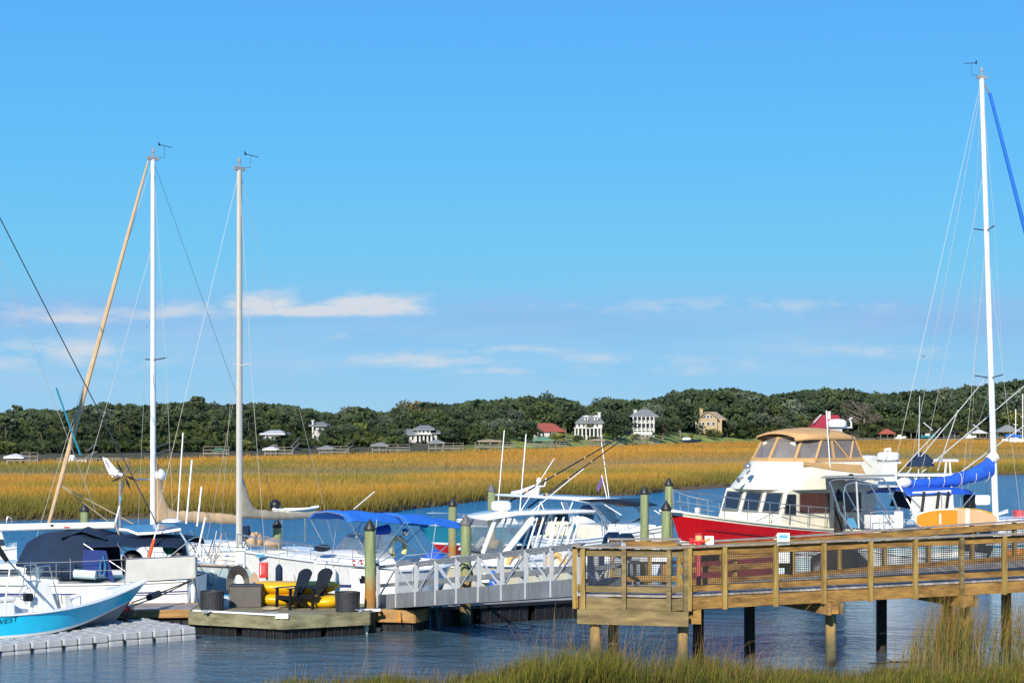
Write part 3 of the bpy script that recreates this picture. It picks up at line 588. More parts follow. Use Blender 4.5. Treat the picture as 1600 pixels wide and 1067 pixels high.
def skirt(n=30000):
    px=rng.uniform(-300,1900,n); keep=~((px>795)&(px<1150)); 
    for a,b_ in HOUSEGAPS: keep&=~((px>a-1)&(px<b_+1))
    keep&=~((px>1325)&(px<1345)); px=px[keep]; n=len(px); lay=rng.uniform(0,1,n); Y=npi(px,SHORE)+11+lay*34; X=(px-800)/F*Y; g0=ground(X,Y); base=YH+(H-g0)/Y*F; top_=npi(px,SKYL); hpx=(base-top_)*(.18+.22*lay+.06*wob(X,Y*0,4,5)); u=rng.uniform(0,1,n)**.8
    z=g0+hpx*u*Y/F; s=rng.uniform(.2,.55,n)[:,None]*(Y/450)[:,None]; nrm=rng.normal(size=(n,3)); nrm[:,1]-=.6; nrm[:,2]+=.4; nrm/=np.linalg.norm(nrm,axis=1)[:,None]; t=np.cross(nrm,rng.normal(size=(n,3))); t/=np.linalg.norm(t,axis=1)[:,None]; bt=np.cross(nrm,t)
    P=np.stack([X,Y,z],-1); V=np.stack([P-t*s-bt*s,P+t*s-bt*s,P+t*s+bt*s,P-t*s+bt*s],1)
    k=np.clip(.35+wob(X,z*6,5,2)*.6+rng.normal(0,.2,n),0,1)[:,None]; C=np.array((.014,.024,.010))*(1-k)+np.array((.065,.085,.022))*k
    return tri_mesh('underbrush',V.reshape(-1,3),np.repeat(C,4,0),leafm,True)
o=bpy.data.objects.new('underbrush',skirt()); COL.objects.link(o); tag(o,'dark underbrush along the foot of the far woods','underbrush',kind='stuff')
o=bpy.data.objects.new('woodland',wood_mass()); COL.objects.link(o); tag(o,'dense dark woods filling in behind the separate shore trees','woods',kind='stuff')

# ================================================================ far houses
hw=mat('white_siding',(.50,.50,.48),.7,ns=.4); ht=mat('tan_siding',(.42,.32,.18),.7); hwin=mat('house_window_glass',(.03,.045,.06),.1,spec=.7)
rred=mat('red_tile_roof',(.33,.075,.05),.8,ns=1); rdr=mat('dark_red_metal_roof',(.30,.02,.04),.6,ns=.6); rgrey=mat('grey_shingle_roof',(.20,.21,.21),.8,ns=1); rtan=mat('tan_shingle_roof',(.28,.22,.16),.85,ns=1); trim=mat('white_trim',(.56,.56,.55),.6); dock=mat('weathered_dock_wood',(.20,.185,.155),.85,ns=1,var=.3)
rgreen=mat('green_metal_roof',(.10,.22,.14),.7); rblue=mat('blue_green_roof',(.05,.20,.25),.6)
class House:
    def __init__(s,name,label,px,Y,cat='house'):
        s.k=Y/F; s.px=px; s.Y=Y; s.zb=None; s.o=thing(name,label,cat,G(px,Y,0))
    def X(s,px): return (px-s.px)*s.k
    def Z(s,py): return H-(py-YH)*s.k
    def wall(s,x0,x1,y0,y1,m=None,y_=0,d=8,name='wall'):
        mb=MB(); a,b=s.X(x0),s.X(x1); z1,z0=s.Z(y0),s.Z(y1)-1.2; mb.box(((a+b)/2,y_+d/2,(z0+z1)/2),(b-a,d,z1-z0)); return mb.build(name,m or hw,s.o)
    def hip(s,x0,x1,ye,yr,m,r0=None,r1=None,y_=0,d=8,ov=.5,name='roof'):
        a,b=s.X(x0)-ov,s.X(x1)+ov; ze,zr=s.Z(ye),s.Z(yr); ra=s.X(r0) if r0 is not None else a+(b-a)*.3; rb=s.X(r1) if r1 is not None else b-(b-a)*.3
        f,bk=y_-ov,y_+d+ov; mid=(f+bk)/2; mb=MB()
        v=[(a,f,ze),(b,f,ze),(b,bk,ze),(a,bk,ze),(ra,mid,zr),(rb,mid,zr),(a,f,ze-.25),(b,f,ze-.25),(b,bk,ze-.25),(a,bk,ze-.25)]
        mb.add(v,[(0,1,5,4),(2,3,4,5),(1,2,5),(3,0,4),(6,7,1,0),(7,8,2,1),(8,9,3,2),(9,6,0,3),(9,8,7,6)]); return mb.build(name,m,s.o)
    def gable_front(s,x0,x1,ye,yr,m,wm_,y_=0,d=8):
        a,b=s.X(x0),s.X(x1); ze,zr=s.Z(ye),s.Z(yr); c=(a+b)/2; mb=MB(); mb.plate([(a-.6,y_-.5,ze-.2),(c,y_-.5,zr+.15),(c,y_+d,zr+.15),(a-.6,y_+d,ze-.2)],.25); mb.plate([(c,y_-.5,zr+.15),(b+.6,y_-.5,ze-.2),(b+.6,y_+d,ze-.2),(c,y_+d,zr+.15)],.25); mb.build('roof',m,s.o)
        g=MB(); g.add([(a,y_-.02,ze),(b,y_-.02,ze),(c,y_-.02,zr),(a,y_+d-.1,ze),(b,y_+d-.1,ze),(c,y_+d-.1,zr)],[(0,1,2),(3,5,4)]); g.build('gable',wm_,s.o)
    def win(s,px,py,w,h,y_=0,shut=False):
        mb=MB(); x,z=s.X(px),s.Z(py); W_,H_=w*s.k,h*s.k; fr=mb.box((x,y_-.06,z),(W_+.3,.1,H_+.3)).build('window',trim,s.o); MB().box((x,y_-.12,z),(W_,.06,H_)).build('pane',hwin,fr)
    def chim(s,px,y0,y1,w=5,m=None,y_=3):
        z1,z0=s.Z(y0),s.Z(y1); mb=MB(); mb.box((s.X(px),y_,(z0+z1)/2-.5),(w*s.k,1.0,z1-z0+1)); mb.box((s.X(px),y_,z1+.1),(w*s.k+.3,1.3,.2)); mb.build('chimney',m or trim,s.o)
    def cols(s,xs,y0,y1,y_=-2,w=.35):
        for x in xs: MB().box((s.X(x),y_,(s.Z(y0)+s.Z(y1))/2),(w,w,s.Z(y0)-s.Z(y1))).build('column',trim,s.o)
    def slab(s,x0,x1,py,d,y_,m=None,t=.25,name='porch_floor'):
        MB().box(((s.X(x0)+s.X(x1))/2,y_,s.Z(py)),(s.X(x1)-s.X(x0),d,t)).build(name,m or trim,s.o)
Ysh=shore_at
h=House('house','white shore house with grey roof and long stair down to the marsh',652,Ysh(652)+22)
h.wall(627,650,678,690); h.hip(626,651,678,670,rgrey); h.wall(650,672,670,690,y_=2); h.hip(648,675,670,664,rgrey,y_=2); h.wall(672,682,676,690,y_=3); h.hip(672,684,676,671,rgrey,y_=3)
for x in (632,638,645): h.win(x,684,3,6)
for x in (655,661,668): h.win(x,674,3.2,4,2); h.win(x,684,3.2,5,2)
h.cols((650,656,662,668,674),679,690,0); h.slab(649,675,678,3,.8)
h=House('house','white house half hidden by trees with tall narrow balconies',497,Ysh(497)+24); h.wall(488,506,664,692); h.hip(487,507,664,659,rgrey)
for x in (492,500): h.win(x,670,3,5); h.win(x,682,3,5)
h.chim(489,658,668,2.2,y_=0)
h=House('house','low pale roofed house glimpsed among trees near the left masts',428,Ysh(428)+20); h.wall(412,438,677,692,rgrey); h.hip(410,441,677,672,trim)
for x in (418,426,433): h.win(x,684,4,5)
h=House('house','cottage with red hip roof and white windows',854,Ysh(854)+26); h.wall(834,872,673,685,hw); h.hip(832,880,673,661,rred,842,864); 
for x in (838,843,849,860,867): h.win(x,678.5,2.6,6)
h=House('house','white house with grey roof, two dormers and columned porch',918,Ysh(918)+26); h.wall(900,941,660,684); h.hip(902,941,660,648.5,rgrey,912,936); h.slab(896,940,668.5,3.4,-1.6); h.cols((898,903,909,915,921,927,933,938),669,682,-3); h.chim(937,645,656,4)
for x in (916,931):
    MB().box((h.X(x),1.2,h.Z(654)),(6*h.k,2.4,5.4*h.k)).build('dormer',trim,h.o); h.win(x,654.4,2.4,3.6,.05)
    MB().plate([(h.X(x)-.9,-.2,h.Z(651.3)),(h.X(x),-.2,h.Z(648.2)),(h.X(x)+.9,-.2,h.Z(651.3))],.3).build('dormer_roof',trim,h.o)
for x in (905,912,919,926,933): h.win(x,664,3,4.4); h.win(x,675.5,3.2,8)
h=House('house','tall white house with grey hip roof and two storeys of open porches',1003,Ysh(1003)+26); h.wall(990,1024,650,676,y_=1.5); h.hip(987,1027,650,639,rgrey,1003,1014); h.chim(993.5,641,650,4.4)
for y in (660.5,672): h.slab(988,1022,y,3,.2); h.slab(988,1022,y-3.4,.1,-1.3,name='porch_rail',t=.12)
h.cols((989,995.5,1002,1008.5,1015,1021),650.5,675,-1.1,.3)
for x in (993,999,1005,1012): h.win(x,655.4,3,6,1.5); h.win(x,666.6,3,6,1.5)
MB().box((h.X(1004),-1.3,h.Z(677)),(h.X(1018)-h.X(989),.3,5*h.k)).build('porch_skirt',trim,h.o)
h=House('house','tan house with broad gable, arched windows and side porch',1102,Ysh(1102)+34); h.wall(1090,1128,654,672,ht); h.hip(1088,1134,655,643,rtan,1104,1122,y_=2); h.gable_front(1091,1120,654,644,rtan,ht,y_=-1.5); h.wall(1091,1120,654,672,ht,y_=-1.5,d=3); h.hip(1071,1092,656,650,rtan,1084,1092,y_=-1); h.cols((1073,1080,1087),657,668,-1); h.chim(1097,639,650,5,ht)
for x,hh in ((1100.5,3),(1105.5,4.2),(1110.5,3)): h.win(x,651,3,hh,-1.5)
for x in (1098,1106,1114): h.win(x,662,3.4,5,-1.5)
h=House('house','house with dark red metal roof and white chimney seen over the trawler canopy',1288,Ysh(1288)+26); h.wall(1266,1316,667,684,hw); h.hip(1262,1320,668,648,rdr,1284,1312); h.chim(1297,643,656,5); MB().beam((h.X(1270),-.7,h.Z(662)),(h.X(1285),3.4,h.Z(647.5)),.5,.4).build('roof_edge_trim',trim,h.o)
for x in (1272,1282,1294,1306): h.win(x,675,4,6)
# ---------------------------------------------------------------- shore gazebos and docks
def gazebo(px,ye,yb,w,roofm,label,yr=None,rail=None,boat=None,Yo=-4,open_=True):
    Y=Ysh(px)+Yo; h=House('dock_gazebo',label,px,Y,'gazebo'); yr=yr or ye-w*.18
    h.hip(px-w/2,px+w/2,ye,yr,roofm,px-w*.08,px+w*.08,0,w*h.k*.7,.3)
    d=w*h.k*.7
    for x in (px-w/2+1,px,px+w/2-1):
        for yy in (.1,d-.1): MB().box((h.X(x),yy,(h.Z(ye)+0.0)/2),(.22,.22,h.Z(ye))).build('post',dock,h.o)
    MB().box((0,d/2,h.Z(yb)),(w*h.k,d,.25)).build('floor',dock,h.o)
    if rail: 
        a,b=rail; x0,x1=h.X(a),h.X(b); mb=MB(); z=h.Z(yb); mb.box(((x0+x1)/2,.3,z),(x1-x0,1.2,.2)); mb.build('walkway',dock,h.o)
        mb=MB(); n=max(2,int((x1-x0)/1.6))
        for i in range(n+1): mb.box((x0+(x1-x0)*i/n,-.25,(z+1)/2),(.09,.09,z+1))
        mb.box(((x0+x1)/2,-.25,z+1),(x1-x0,.09,.07)); mb.box(((x0+x1)/2,-.25,z+.5),(x1-x0,.1,.1)); mb.build('railing',dock,h.o)
    return h
def boatlet(px,Y,L_,z,label,m=None,stripe=None):
    t=thing('moored_boat',label,'boat',G(px,Y,z)); mb=MB(); m=m or M['gel']
    rings=[]
    for u_ in (0,.3,.6,.85,1): 
        bw=.9*(1-u_**3*.95); x=-L_/2+L_*u_; rings.append([(x,-bw,.9+.3*u_),(x-.1*0,-bw*.8,.1+.5*u_**3),(x,0,-.1+.6*u_**3),(x,bw*.8,.1+.5*u_**3),(x,bw,.9+.3*u_)])
    mb.loft(rings,True,0,caps=True,smooth=False); mb.build('hull',m,t); MB().box((-.3,0,1.35),(L_*.3,1.2,.8),taper=.8).build('cabin',M['gel'],t); return t
gazebo(22,713,719,24,trim,'white roofed dock gazebo at the far left of the shore',rail=(34,60))
gazebo(423,701,708,20,trim,'white dock gazebo with stair near the bare mast',rail=(432,458))
gazebo(510,700,706,24,rgrey,'dark gabled dock gazebo on the shore left of centre',rail=(520,545))
gazebo(593,695,703,24,rgrey,'grey roofed boathouse below the white shore house',rail=(604,640))
gazebo(681,691,700,24,rgrey,'square white dock house right of the white shore house',rail=(693,724))
gazebo(849,687,696,30,rgreen,'green roofed gazebo on the dock below the red hip roof',rail=(822,888),boat='w')
gazebo(765,688,698,34,rtan,'long low brown roofed dock shelter left of the green gazebo',yr=686,rail=(742,805),boat='w')
gazebo(933,687,695,22,rtan,'flat topped boat lift shelter below the dormered house',yr=685,rail=(904,975),boat='w')
gazebo(1001,684,692,24,rtan,'open pale dock shelter below the double porch house',yr=682,rail=(966,1030),boat='w')
gazebo(342,702,708,16,rgreen,'small green roofed gazebo beside the bare grey mast',rail=(318,358))
gazebo(1311,680,688,26,rblue,'blue green roofed gazebo right of the trawler canopy',yr=673,rail=(1325,1365))
gazebo(1387,677,686,24,rred,'small red roofed dock house near the rigging at right',yr=670)
gazebo(1531,676,684,22,trim,'white arched boat shelter left of the tall mast',yr=671,rail=(1545,1568))
gazebo(1577,674,683,38,rgrey,'wide grey hip roofed dock shelter at the right edge',yr=664)
h=House('dock_shed','long flat dark roofed boat shed behind the rigging',1468,Ysh(1468)-6,'boat shed')
h.slab(1420,1512,674.5,9,4,M['black'],.5,'roof')
for x in (1424,1441,1458,1475,1492,1509): MB().box((h.X(x),.5,h.Z(674.5)/2),(.35,.35,h.Z(674.5))).build('post',dock,h.o)
h.slab(1330,1515,686,3,-3,dock,.4,'walkway')
for i,(x,y,l,lab) in enumerate(((1450,681,6,'teal motorboat under the flat dark shed'),(1487,681,7,'white motorboat under the right end of the flat dark shed'),(1406,683,5,'white skiff left of the flat dark shed'),(1516,682,5,'white skiff beside the white arched boat shelter'))):
    Y=Ysh(x)-5; boatlet(x,Y,l,max(0,H-(y+3-YH)*Y/F),lab,M['teal'] if i==0 else None)
boatlet(1074,Ysh(1074)-4,9,H-(692-YH)*Ysh(1074)/F,'navy hulled boat on a lift below the tan gabled house',M['navycv'])
boatlet(405-300+10,Ysh(115)-3,3.5,.3,'white boat by the low railing on the far left shore')
for i,(a,b_,ya,yb) in enumerate(((455,468,708,693),(232,266,715,702),(540,552,706,696),(536-400,150,716,706))):
    Y=Ysh(a)-2; p0=W(a,ya,Y); p1=W(b_,yb,Y+9); t=thing('shore_stair',['wooden stair climbing the bank beside the white dock gazebo','wooden stair on the bank behind the furled tan sail','short stair on the bank right of the dark gabled gazebo','pale stair left of the wind turbine on the far bank'][i],'stair',p0)
    mb=MB(); q=p1-p0
    for s_ in (-.6,.6): mb.beam((0,s_,0),(q.x,q.y+s_,q.z),.12,.25); mb.beam((0,s_,1),(q.x,q.y+s_,q.z+1),.1,.1)
    mb.build('stringers',dock,t); mb=MB()
    for k in range(10): mb.box((q.x*k/9,q.y*k/9,q.z*k/9+.05),(.5,1.2,.08))
    mb.build('treads',dock,t)
t=thing('shore_fence','low pale railing along the marsh edge behind the wind turbine','fence',G(100,Ysh(100)-3,.5)); k=Ysh(100)/F; mb=MB()
for x in range(-10,100,5): mb.box((x*k,0,.6),(.12,.12,1.2))
mb.build('posts',dock,t); MB().box((45*k,0,1.15),(110*k,.1,.10)).build('rail',dock,t)
# ================================================================ pier
PD=Vector((.934,.357,0)); PN=Vector((-.357,.934,0))
def wz(px,py,Y): return H-(py-YH)/F*Y
pier=thing('pier','raised timber pier with wire mesh railings crossing in front of the boats','pier',(3.94,43.0,0))
pz=pier.location
def PW(p): return Vector(p)-Vector((3.94,43.0,0))     # world -> pier local (no rotation)
A0=Vector((1.515,43.3,0)); A1=Vector((3.575,42.9,0)); C0=Vector((3.94,43.0,0))
def near(t): return C0+PD*t                            # near edge of the walkway, t metres along
def slope(t): return .0135*t
F0=Vector((3.98,45.4,0)); F1=Vector((13.1,49.2,0)); FD=(F1-F0).normalized()
B0=Vector((2.35,45.95,0)); B1=Vector((3.98,45.95,0))
DZ=1.79
def pb(name, p0, p1, w, h, m, bevel=.006): mb=MB(); mb.beam(PW(p0),PW(p1),w,h); return mb.build(name,M[m],pier,bevel)
def v3(p,z): return Vector((p.x,p.y,z))
def rail_run(P0,P1,z0,z1,posts,outward,side='near',boards=False,meshed=True,fascia=True,mv='woodv',mh='woodh'):
    # P0..P1 run of railing; z0,z1 deck height at the ends; posts = distances along
    d=(P1-P0); Ln=d.length; d.normalize(); o=Vector(outward).normalized()
    zz=lambda t: z0+(z1-z0)*t/Ln; at=lambda t,off=0,z=0: v3(P0+d*t+o*off,zz(t)+z)
    for t in posts: 
        mb=MB(); mb.beam(PW(at(t,.065,-.36)),PW(at(t,.065,1.04)),.10,.10,up=(d.x,d.y,0)); mb.build('post',M[mv if random.random()<.75 else 'woodg'],pier,.008)
    pb('cap_rail',at(-.06,.02,1.075),at(Ln+.06,.02,1.075),.21,.04,'woodcap')
    pb('top_rail',at(0,-.02,.95),at(Ln,-.02,.95),.04,.16,mh)
    pb('bottom_rail',at(0,-.02,.13),at(Ln,-.02,.13),.04,.14,mh)
    if boards:
        for z in (.42,.68): pb('rail_board',at(0,-.02,z),at(Ln,-.02,z),.04,.15,mh)
    if fascia: pb('fascia_board',at(0,-.005,-.20),at(Ln,-.005,-.20),.05,.27,mh)
    if meshed:
        for a,b_ in zip(posts[:-1],posts[1:]):
            mb=MB(); n=int((b_-a-.10)/.05)
            for i in range(n+1):
                t=a+.05+(b_-a-.10)*i/max(n,1); p=at(t,.008,.20); q=at(t,.008,.87); mb.beam(PW(p),PW(q),.010,.010)
            for j in range(14):
                z=.21+j*.05; mb.beam(PW(at(a+.05,.010,z)),PW(at(b_-.05,.010,z)),.010,.010)
            mb.build('mesh_panel',M['meshwire'],pier)
    return at
lp=(A1-A0).length
rail_run(A0,A1,DZ-.02,DZ-.02,[.10,1.03,lp-.06],(-.19,-1,0),mh='woodg')
rail_run(A1,C0,DZ-.02,DZ,[0.30],(.27,-1,0),meshed=False,mh='woodg')
nposts=[.0]; 
for px in (1130,1210,1285,1358,1428,1500,1567):
    k=(px-800)/F; t=(k*43.0-3.94)/(PD.x-k*PD.y); nposts.append(t)
while nposts[-1]<17: nposts.append(nposts[-1]+1.22)
TE=17.6
rail_run(C0,near(TE),DZ,DZ+slope(TE),nposts,(.357,-.934,0))
# left return of the platform (gangway lands behind it) and back rails
rail_run(Vector((1.47,43.42,0)),Vector((1.60,44.2,0)),DZ,DZ,[.12,.62],(-1,.15,0),meshed=False)
rail_run(B0,B1,DZ,DZ,[.05,.95],(0,1,0),meshed=True)
fl=(F1-F0).length; far_end=F0+FD*16.5
rail_run(F0,F0+FD*3.0,DZ-.06,DZ+.02,[.0,1.5,2.95],(-FD.y,FD.x,0),meshed=False,boards=True)
rail_run(F0+FD*3.0,far_end,DZ+.02,DZ+.54,[.1+1.31*i for i in range(11)],(-FD.y,FD.x,0),meshed=True,mh='woodh')
# deck boards
mb=MB(); poly=[(A0.x,A0.y+.04),(A1.x,A1.y+.04),(C0.x,C0.y+.05),(4.6,45.4),(3.98,45.9),(2.0,45.95),(1.6,45.9)]
mb.prism([PW((x,y,0))[:2] for x,y in poly],DZ-.06,DZ-.012)
mb.build('platform_deck',M['deckw'],pier)
mb=MB(); nb=118
for i in range(nb):
    t=i*.15+.0; a=near(t)+PN*.03; b_=near(t+.142)+PN*.03; s0=slope(t); fa=F0+FD*(t*.99+.2); fb=F0+FD*((t+.142)*.99+.2); far_z=DZ+.02+(.6/16.5)*max(t-0,0)
    P=[v3(a,DZ-.05+s0),v3(b_,DZ-.05+s0),v3(fb,far_z-.05),v3(fa,far_z-.05)]; Tp=[p+Vector((0,0,.04)) for p in P]
    mb.hexa([PW(p) for p in P+Tp])
mb.build('deck_boards',M['deckw'],pier)
# joists seen from below
for k_,off in enumerate((.7,1.4,2.1)):
    pb('joist',v3(near(.3)+PN*off,DZ-.19),v3(near(TE)+PN*off,DZ-.19+slope(TE)),.05,.24,'darkpile')
pb('far_fascia',v3(F0+FD*.2,DZ-.2),v3(far_end,DZ+.38),.05,.3,'darkpile')
# pile cap beams
pb('cap_beam',Vector((1.47,43.17,DZ-.50)),Vector((3.93,42.72,DZ-.52)),.09,.33,'woodg')
pb('cap_beam',Vector((3.2,43.30,DZ-.50)),Vector((4.25,43.10,DZ-.50)),.09,.33,'woodh')
for px in (1298,1508,1720):
    k=(px-800)/F; t=(k*43-3.94)/(PD.x-k*PD.y); c=near(t); z=DZ-.47+slope(t)
    for s_ in (-.15,.17): pb('cap_beam',v3(c+PD*s_-PN*.22,z),v3(c+PD*s_+PN*3.0,z+.05),.09,.28,'woodorange' if s_<0 else 'woodg')
    mb=MB(); q=PW(v3(c-PN*.16,0)); zt=z-.14
    mb.add([q+Vector((-.26,0,zt+.02)),q+Vector((.10,0,zt+.02)),q+Vector((.10,0,zt+.28)),q+Vector((-.02,0,zt+.28)),q+Vector((-.26,.12,zt+.02)),q+Vector((.10,.12,zt+.02)),q+Vector((.10,.12,zt+.28)),q+Vector((-.02,.12,zt+.28))],[(0,1,2,3),(7,6,5,4),(0,4,5,1),(1,5,6,2),(2,6,7,3),(3,7,4,0)]); mb.build('gusset_block',M['woodh'],pier,.006)
def pile(px,Y,ztop,m='pierpile',r=.125):
    mb=MB(); rr=random.Random(px); mb.tube([(0,0,-1.6),(rr.uniform(-.01,.01),0,0),(rr.uniform(-.01,.01),0,ztop)],[r*1.06,r*1.02,r],14); o=mb.build('pile',M[m],pier); o.location=PW(G(px,Y,0)); return o
pile(930,43.30,DZ-.66); pile(958,45.8,DZ-.3); pile(1067,43.15,DZ-.68)
pile(1091,45.5,DZ-.3,'darkpile',.13); pile(1171,46.0,DZ-.2,'darkpile',.13); pile(1378,47.3,DZ-.1,'darkpile',.13)
for px,Y,m in ((1298,44.75,'pierpile'),(1508,46.05,'pierpile'),(1480,48.3,'darkpile'),(1572,48.9,'pierpile'),(1700,47.8,'pierpile'),(1660,50.6,'darkpile')): pile(px,Y,DZ-.62+slope((px-1075)/62.) if m=='pierpile' and px!=1572 else DZ,m)
# ---------------------------------------------------------------- red standpipe and sign plates on the pier
t=thing('standpipe','red fire standpipe with wrapped valve head on the pier corner','standpipe',G(1092,44.6,DZ))
mb=MB(); mb.tube([(0,0,-.02),(0,0,1.0)],.055,12); mb.lathe([(.10,0),(.10,.02),(.06,.03)],(0,0,0),12); mb.build('pipe',M['pinkred'],t)
mb=MB(); mb.tube([(0,0,1.0),(0,0,1.26)],.075,12); mb.tube([(-.16,0,1.10),(.14,0,1.10)],.05,10); mb.tube([(-.17,-.02,1.04),(-.17,-.02,1.18)],.055,8); mb.lathe([(.09,0),(.09,.02)],(0,0,1.27),12); mb.build('valve',M['redbright'],t)
mb=MB(); mb.lathe([(.081,0),(.088,.05),(.081,.12)],(0,0,1.12),12); mb.build('wrap',M['buff'],t)
t=thing('hose_box','small white control box beside the red standpipe','box',G(1108,44.9,DZ+.92)); MB().box((0,0,.16),(.21,.14,.26)).build('case',M['white'],t,.012); MB().tube([(-.26,-.02,-.02),(-.16,-.05,.08),(-.06,-.08,.2),(0,-.09,.24)],.022,6).build('yellow_strap',M['yellow'],t)
t=thing('sign_board','white notice board with blue print on the far pier rail','sign',G(1224,45.9,DZ+.52)); MB().box((0,0,.35),(.30,.02,.72)).build('panel',M['white'],t,.003)
mb=MB(); mb.box((0,-.014,.62),(.2,.006,.08)); mb.box((0,-.014,.50),(.24,.006,.012)); 
for i in range(4): mb.box((random.uniform(-.01,.01),-.014,.44-.04*i),(.2,.006,.01))
mb.build('print',M['signblue'],t)
# ================================================================ gangway
g0=Vector((-3.72,53.4,.52)); g1=Vector((1.50,43.55,1.74)); gd=(g1-g0); gl=Vector((gd.x,gd.y,0)).length
gang=thing('gangway','grey aluminium truss gangway sloping down from the pier to the floating dock','gangway',g0,math.atan2(gd.y,gd.x))
gz=gd.z/gl; npan=4.5; hh=1.14; gw=1.2
for side,yy in (('near',0.0),('far',gw)):
    pass
for yy in (0.0,gw):
    zz=lambda x,h_=0: (x,yy,gz*x+h_)
    mb=MB(); mb.beam(zz(0,.17),zz(gl,.17),.06,.40); mb.build('bottom_chord',M['gangdark'],gang,.006)
    mb=MB(); mb.beam(zz(-.1,hh),zz(gl,hh),.075,.075); mb.build('top_rail',M['gangdark'],gang,.01)
    mb=MB(); mb.tube([zz(-.1,hh),zz(-.22,hh-.03),zz(-.30,hh-.12),zz(-.32,hh-.3),zz(-.30,hh-.5),zz(-.15,.55),zz(0,.42)],.03,8); mb.build('end_loop',M['gangalu'],gang)
    mb=MB(); yo=yy-.034 if yy==0 else yy+.034
    mb.beam((0,yo*0+yy+(.06 if yy==0 else -.06),gz*0+.62),(gl,yy+(.06 if yy==0 else -.06),gz*gl+.62),.02,.10); mb.build('mid_rail',M['gangdark'],gang)
    for i in range(int(npan*2)+1):
        x=gl*i/(npan*2); mb=MB(); mb.beam(zz(x,-.02),zz(x,hh),.06,.10); mb.build('upright',M['gangbright'],gang,.008)
    for i in range(int(npan*2)):
        x0,x1=gl*i/(npan*2),gl*(i+1)/(npan*2); mb=MB()
        (mb.beam(zz(x0,.28),zz(x1,hh-.04),.035,.035) if i%2==0 else mb.beam(zz(x0,hh-.04),zz(x1,.28),.035,.035)); mb.build('diagonal',M['gangbright'],gang)
mb=MB(); mb.hexa([(0,.05,.04),(gl,.05,gz*gl+.04),(gl,gw-.05,gz*gl+.04),(0,gw-.05,.04),(0,.05,.09),(gl,.05,gz*gl+.09),(gl,gw-.05,gz*gl+.09),(0,gw-.05,.09)]); mb.build('deck_plate',M['gangalu'],gang)
# ================================================================ floating docks
ZD=.62
def fdock(name,label,poly,deckm,fasm,zt=ZD,fh=.36,inset=.12,loc=None,ribs=True):
    c=Vector((sum(p[0] for p in poly)/len(poly),sum(p[1] for p in poly)/len(poly),0)); t=thing(name,label,'floating dock',c)
    P=[(p[0]-c.x,p[1]-c.y) for p in poly]; n=len(P)
    # boards across x
    mb=MB(); ys=[p[1] for p in P]; y=min(ys)
    def clip(yv):
        xs=[]
        for i in range(n):
            (x0,y0),(x1,y1)=P[i],P[(i+1)%n]
            if (y0-yv)*(y1-yv)<0: xs.append(x0+(x1-x0)*(yv-y0)/(y1-y0))
        return (min(xs),max(xs)) if len(xs)>=2 else None
    while y<max(ys):
        a=clip(y+.004); b_=clip(y+.136)
        if a and b_: mb.hexa([(a[0],y,zt-.04),(a[1],y,zt-.04),(b_[1],y+.135,zt-.04),(b_[0],y+.135,zt-.04),(a[0],y,zt),(a[1],y,zt),(b_[1],y+.135,zt),(b_[0],y+.135,zt)])
        y+=.142
    mb.build('deck_boards',M[deckm],t)
    for i in range(n):
        p,q=Vector((*P[i],0)),Vector((*P[(i+1)%n],0)); mb=MB(); d=(q-p).normalized(); o=Vector((d.y,-d.x,0))*.025
        mb.beam(p+o-d*.02+Vector((0,0,zt+.012-fh/2)),q+o+d*.02+Vector((0,0,zt+.012-fh/2)),.05,fh); mb.build('fascia',M[fasm],t,.006)
    # black tubs below each edge, gaps between
    for i in range(n):
        p,q=Vector((*P[i],0)),Vector((*P[(i+1)%n],0)); Ln=(q-p).length; d=(q-p).normalized(); inn=Vector((-d.y,d.x,0)); m=max(1,round(Ln/1.6)); 
        for k in range(m):
            a=p+d*(Ln*(k+.06)/m)+inn*inset; b_=p+d*(Ln*(k+.94)/m)+inn*inset; mb=MB(); zc0,zc1=-.35,zt-fh+.0
            mb.hexa([a+Vector((0,0,zc0)),b_+Vector((0,0,zc0)),b_+inn*.7+Vector((0,0,zc0)),a+inn*.7+Vector((0,0,zc0)),a+Vector((0,0,zc1)),b_+Vector((0,0,zc1)),b_+inn*.7+Vector((0,0,zc1)),a+inn*.7+Vector((0,0,zc1))])
            if ribs:
                for j in range(1,5): 
                    r_=a.lerp(b_,j/5)-inn*.012; mb.beam(r_+Vector((0,0,zc0)),r_+Vector((0,0,zc1)),.07,.05,up=(d.x,d.y,0))
            mb.build('float',M['blackfl'],t,.03)
    return t
c1=(-8.62,51.45); c2=(-5.98,50.1); c3=(-3.84,51.3)
plat=fdock('dock_platform','weathered green timber dock platform carrying chairs and kayaks',[c1,c2,c3,(-3.9,55.8),(-8.8,55.8)],'deckgreen','woodgrey')
mb=MB(); a=Vector((c1[0],c1[1],0))-plat.location; b_=Vector((c2[0],c2[1],0))-plat.location; mb.beam(a+Vector((.1,-.08,ZD+.03)),b_+Vector((-.1,.0,ZD+.03)),.10,.05); mb.box((b_.x-.02,b_.y+.03,ZD+.0),(.34,.16,.13)); mb.build('edge_bumper',M['white'],plat,.01)
fdock('dock_walkway','narrow dock walkway with yellow timber edge behind the floating jet dock',[(-12.9,52.2),(-8.75,52.6),(-8.85,54.6),(-13.5,54.2)],'deckw','woodorange',zt=.55,fh=.22)
fdock('dock_walkway','orange timber ended dock under the gangway foot',[(-3.66,52.3),(-2.65,52.0),(-2.3,52.9),(-3.6,55.6)],'deckgreen','woodorange',zt=.58,fh=.34)
fdock('dock_walkway','long black floated dock running away behind the pier',[(-2.5,53.0),(2.2,55.9),(6.2,58.8),(10.8,62.4),(9.8,63.6),(5.2,60.3),(1.2,57.6),(-3.2,54.9)],'deckw','black',zt=.55,fh=.10)
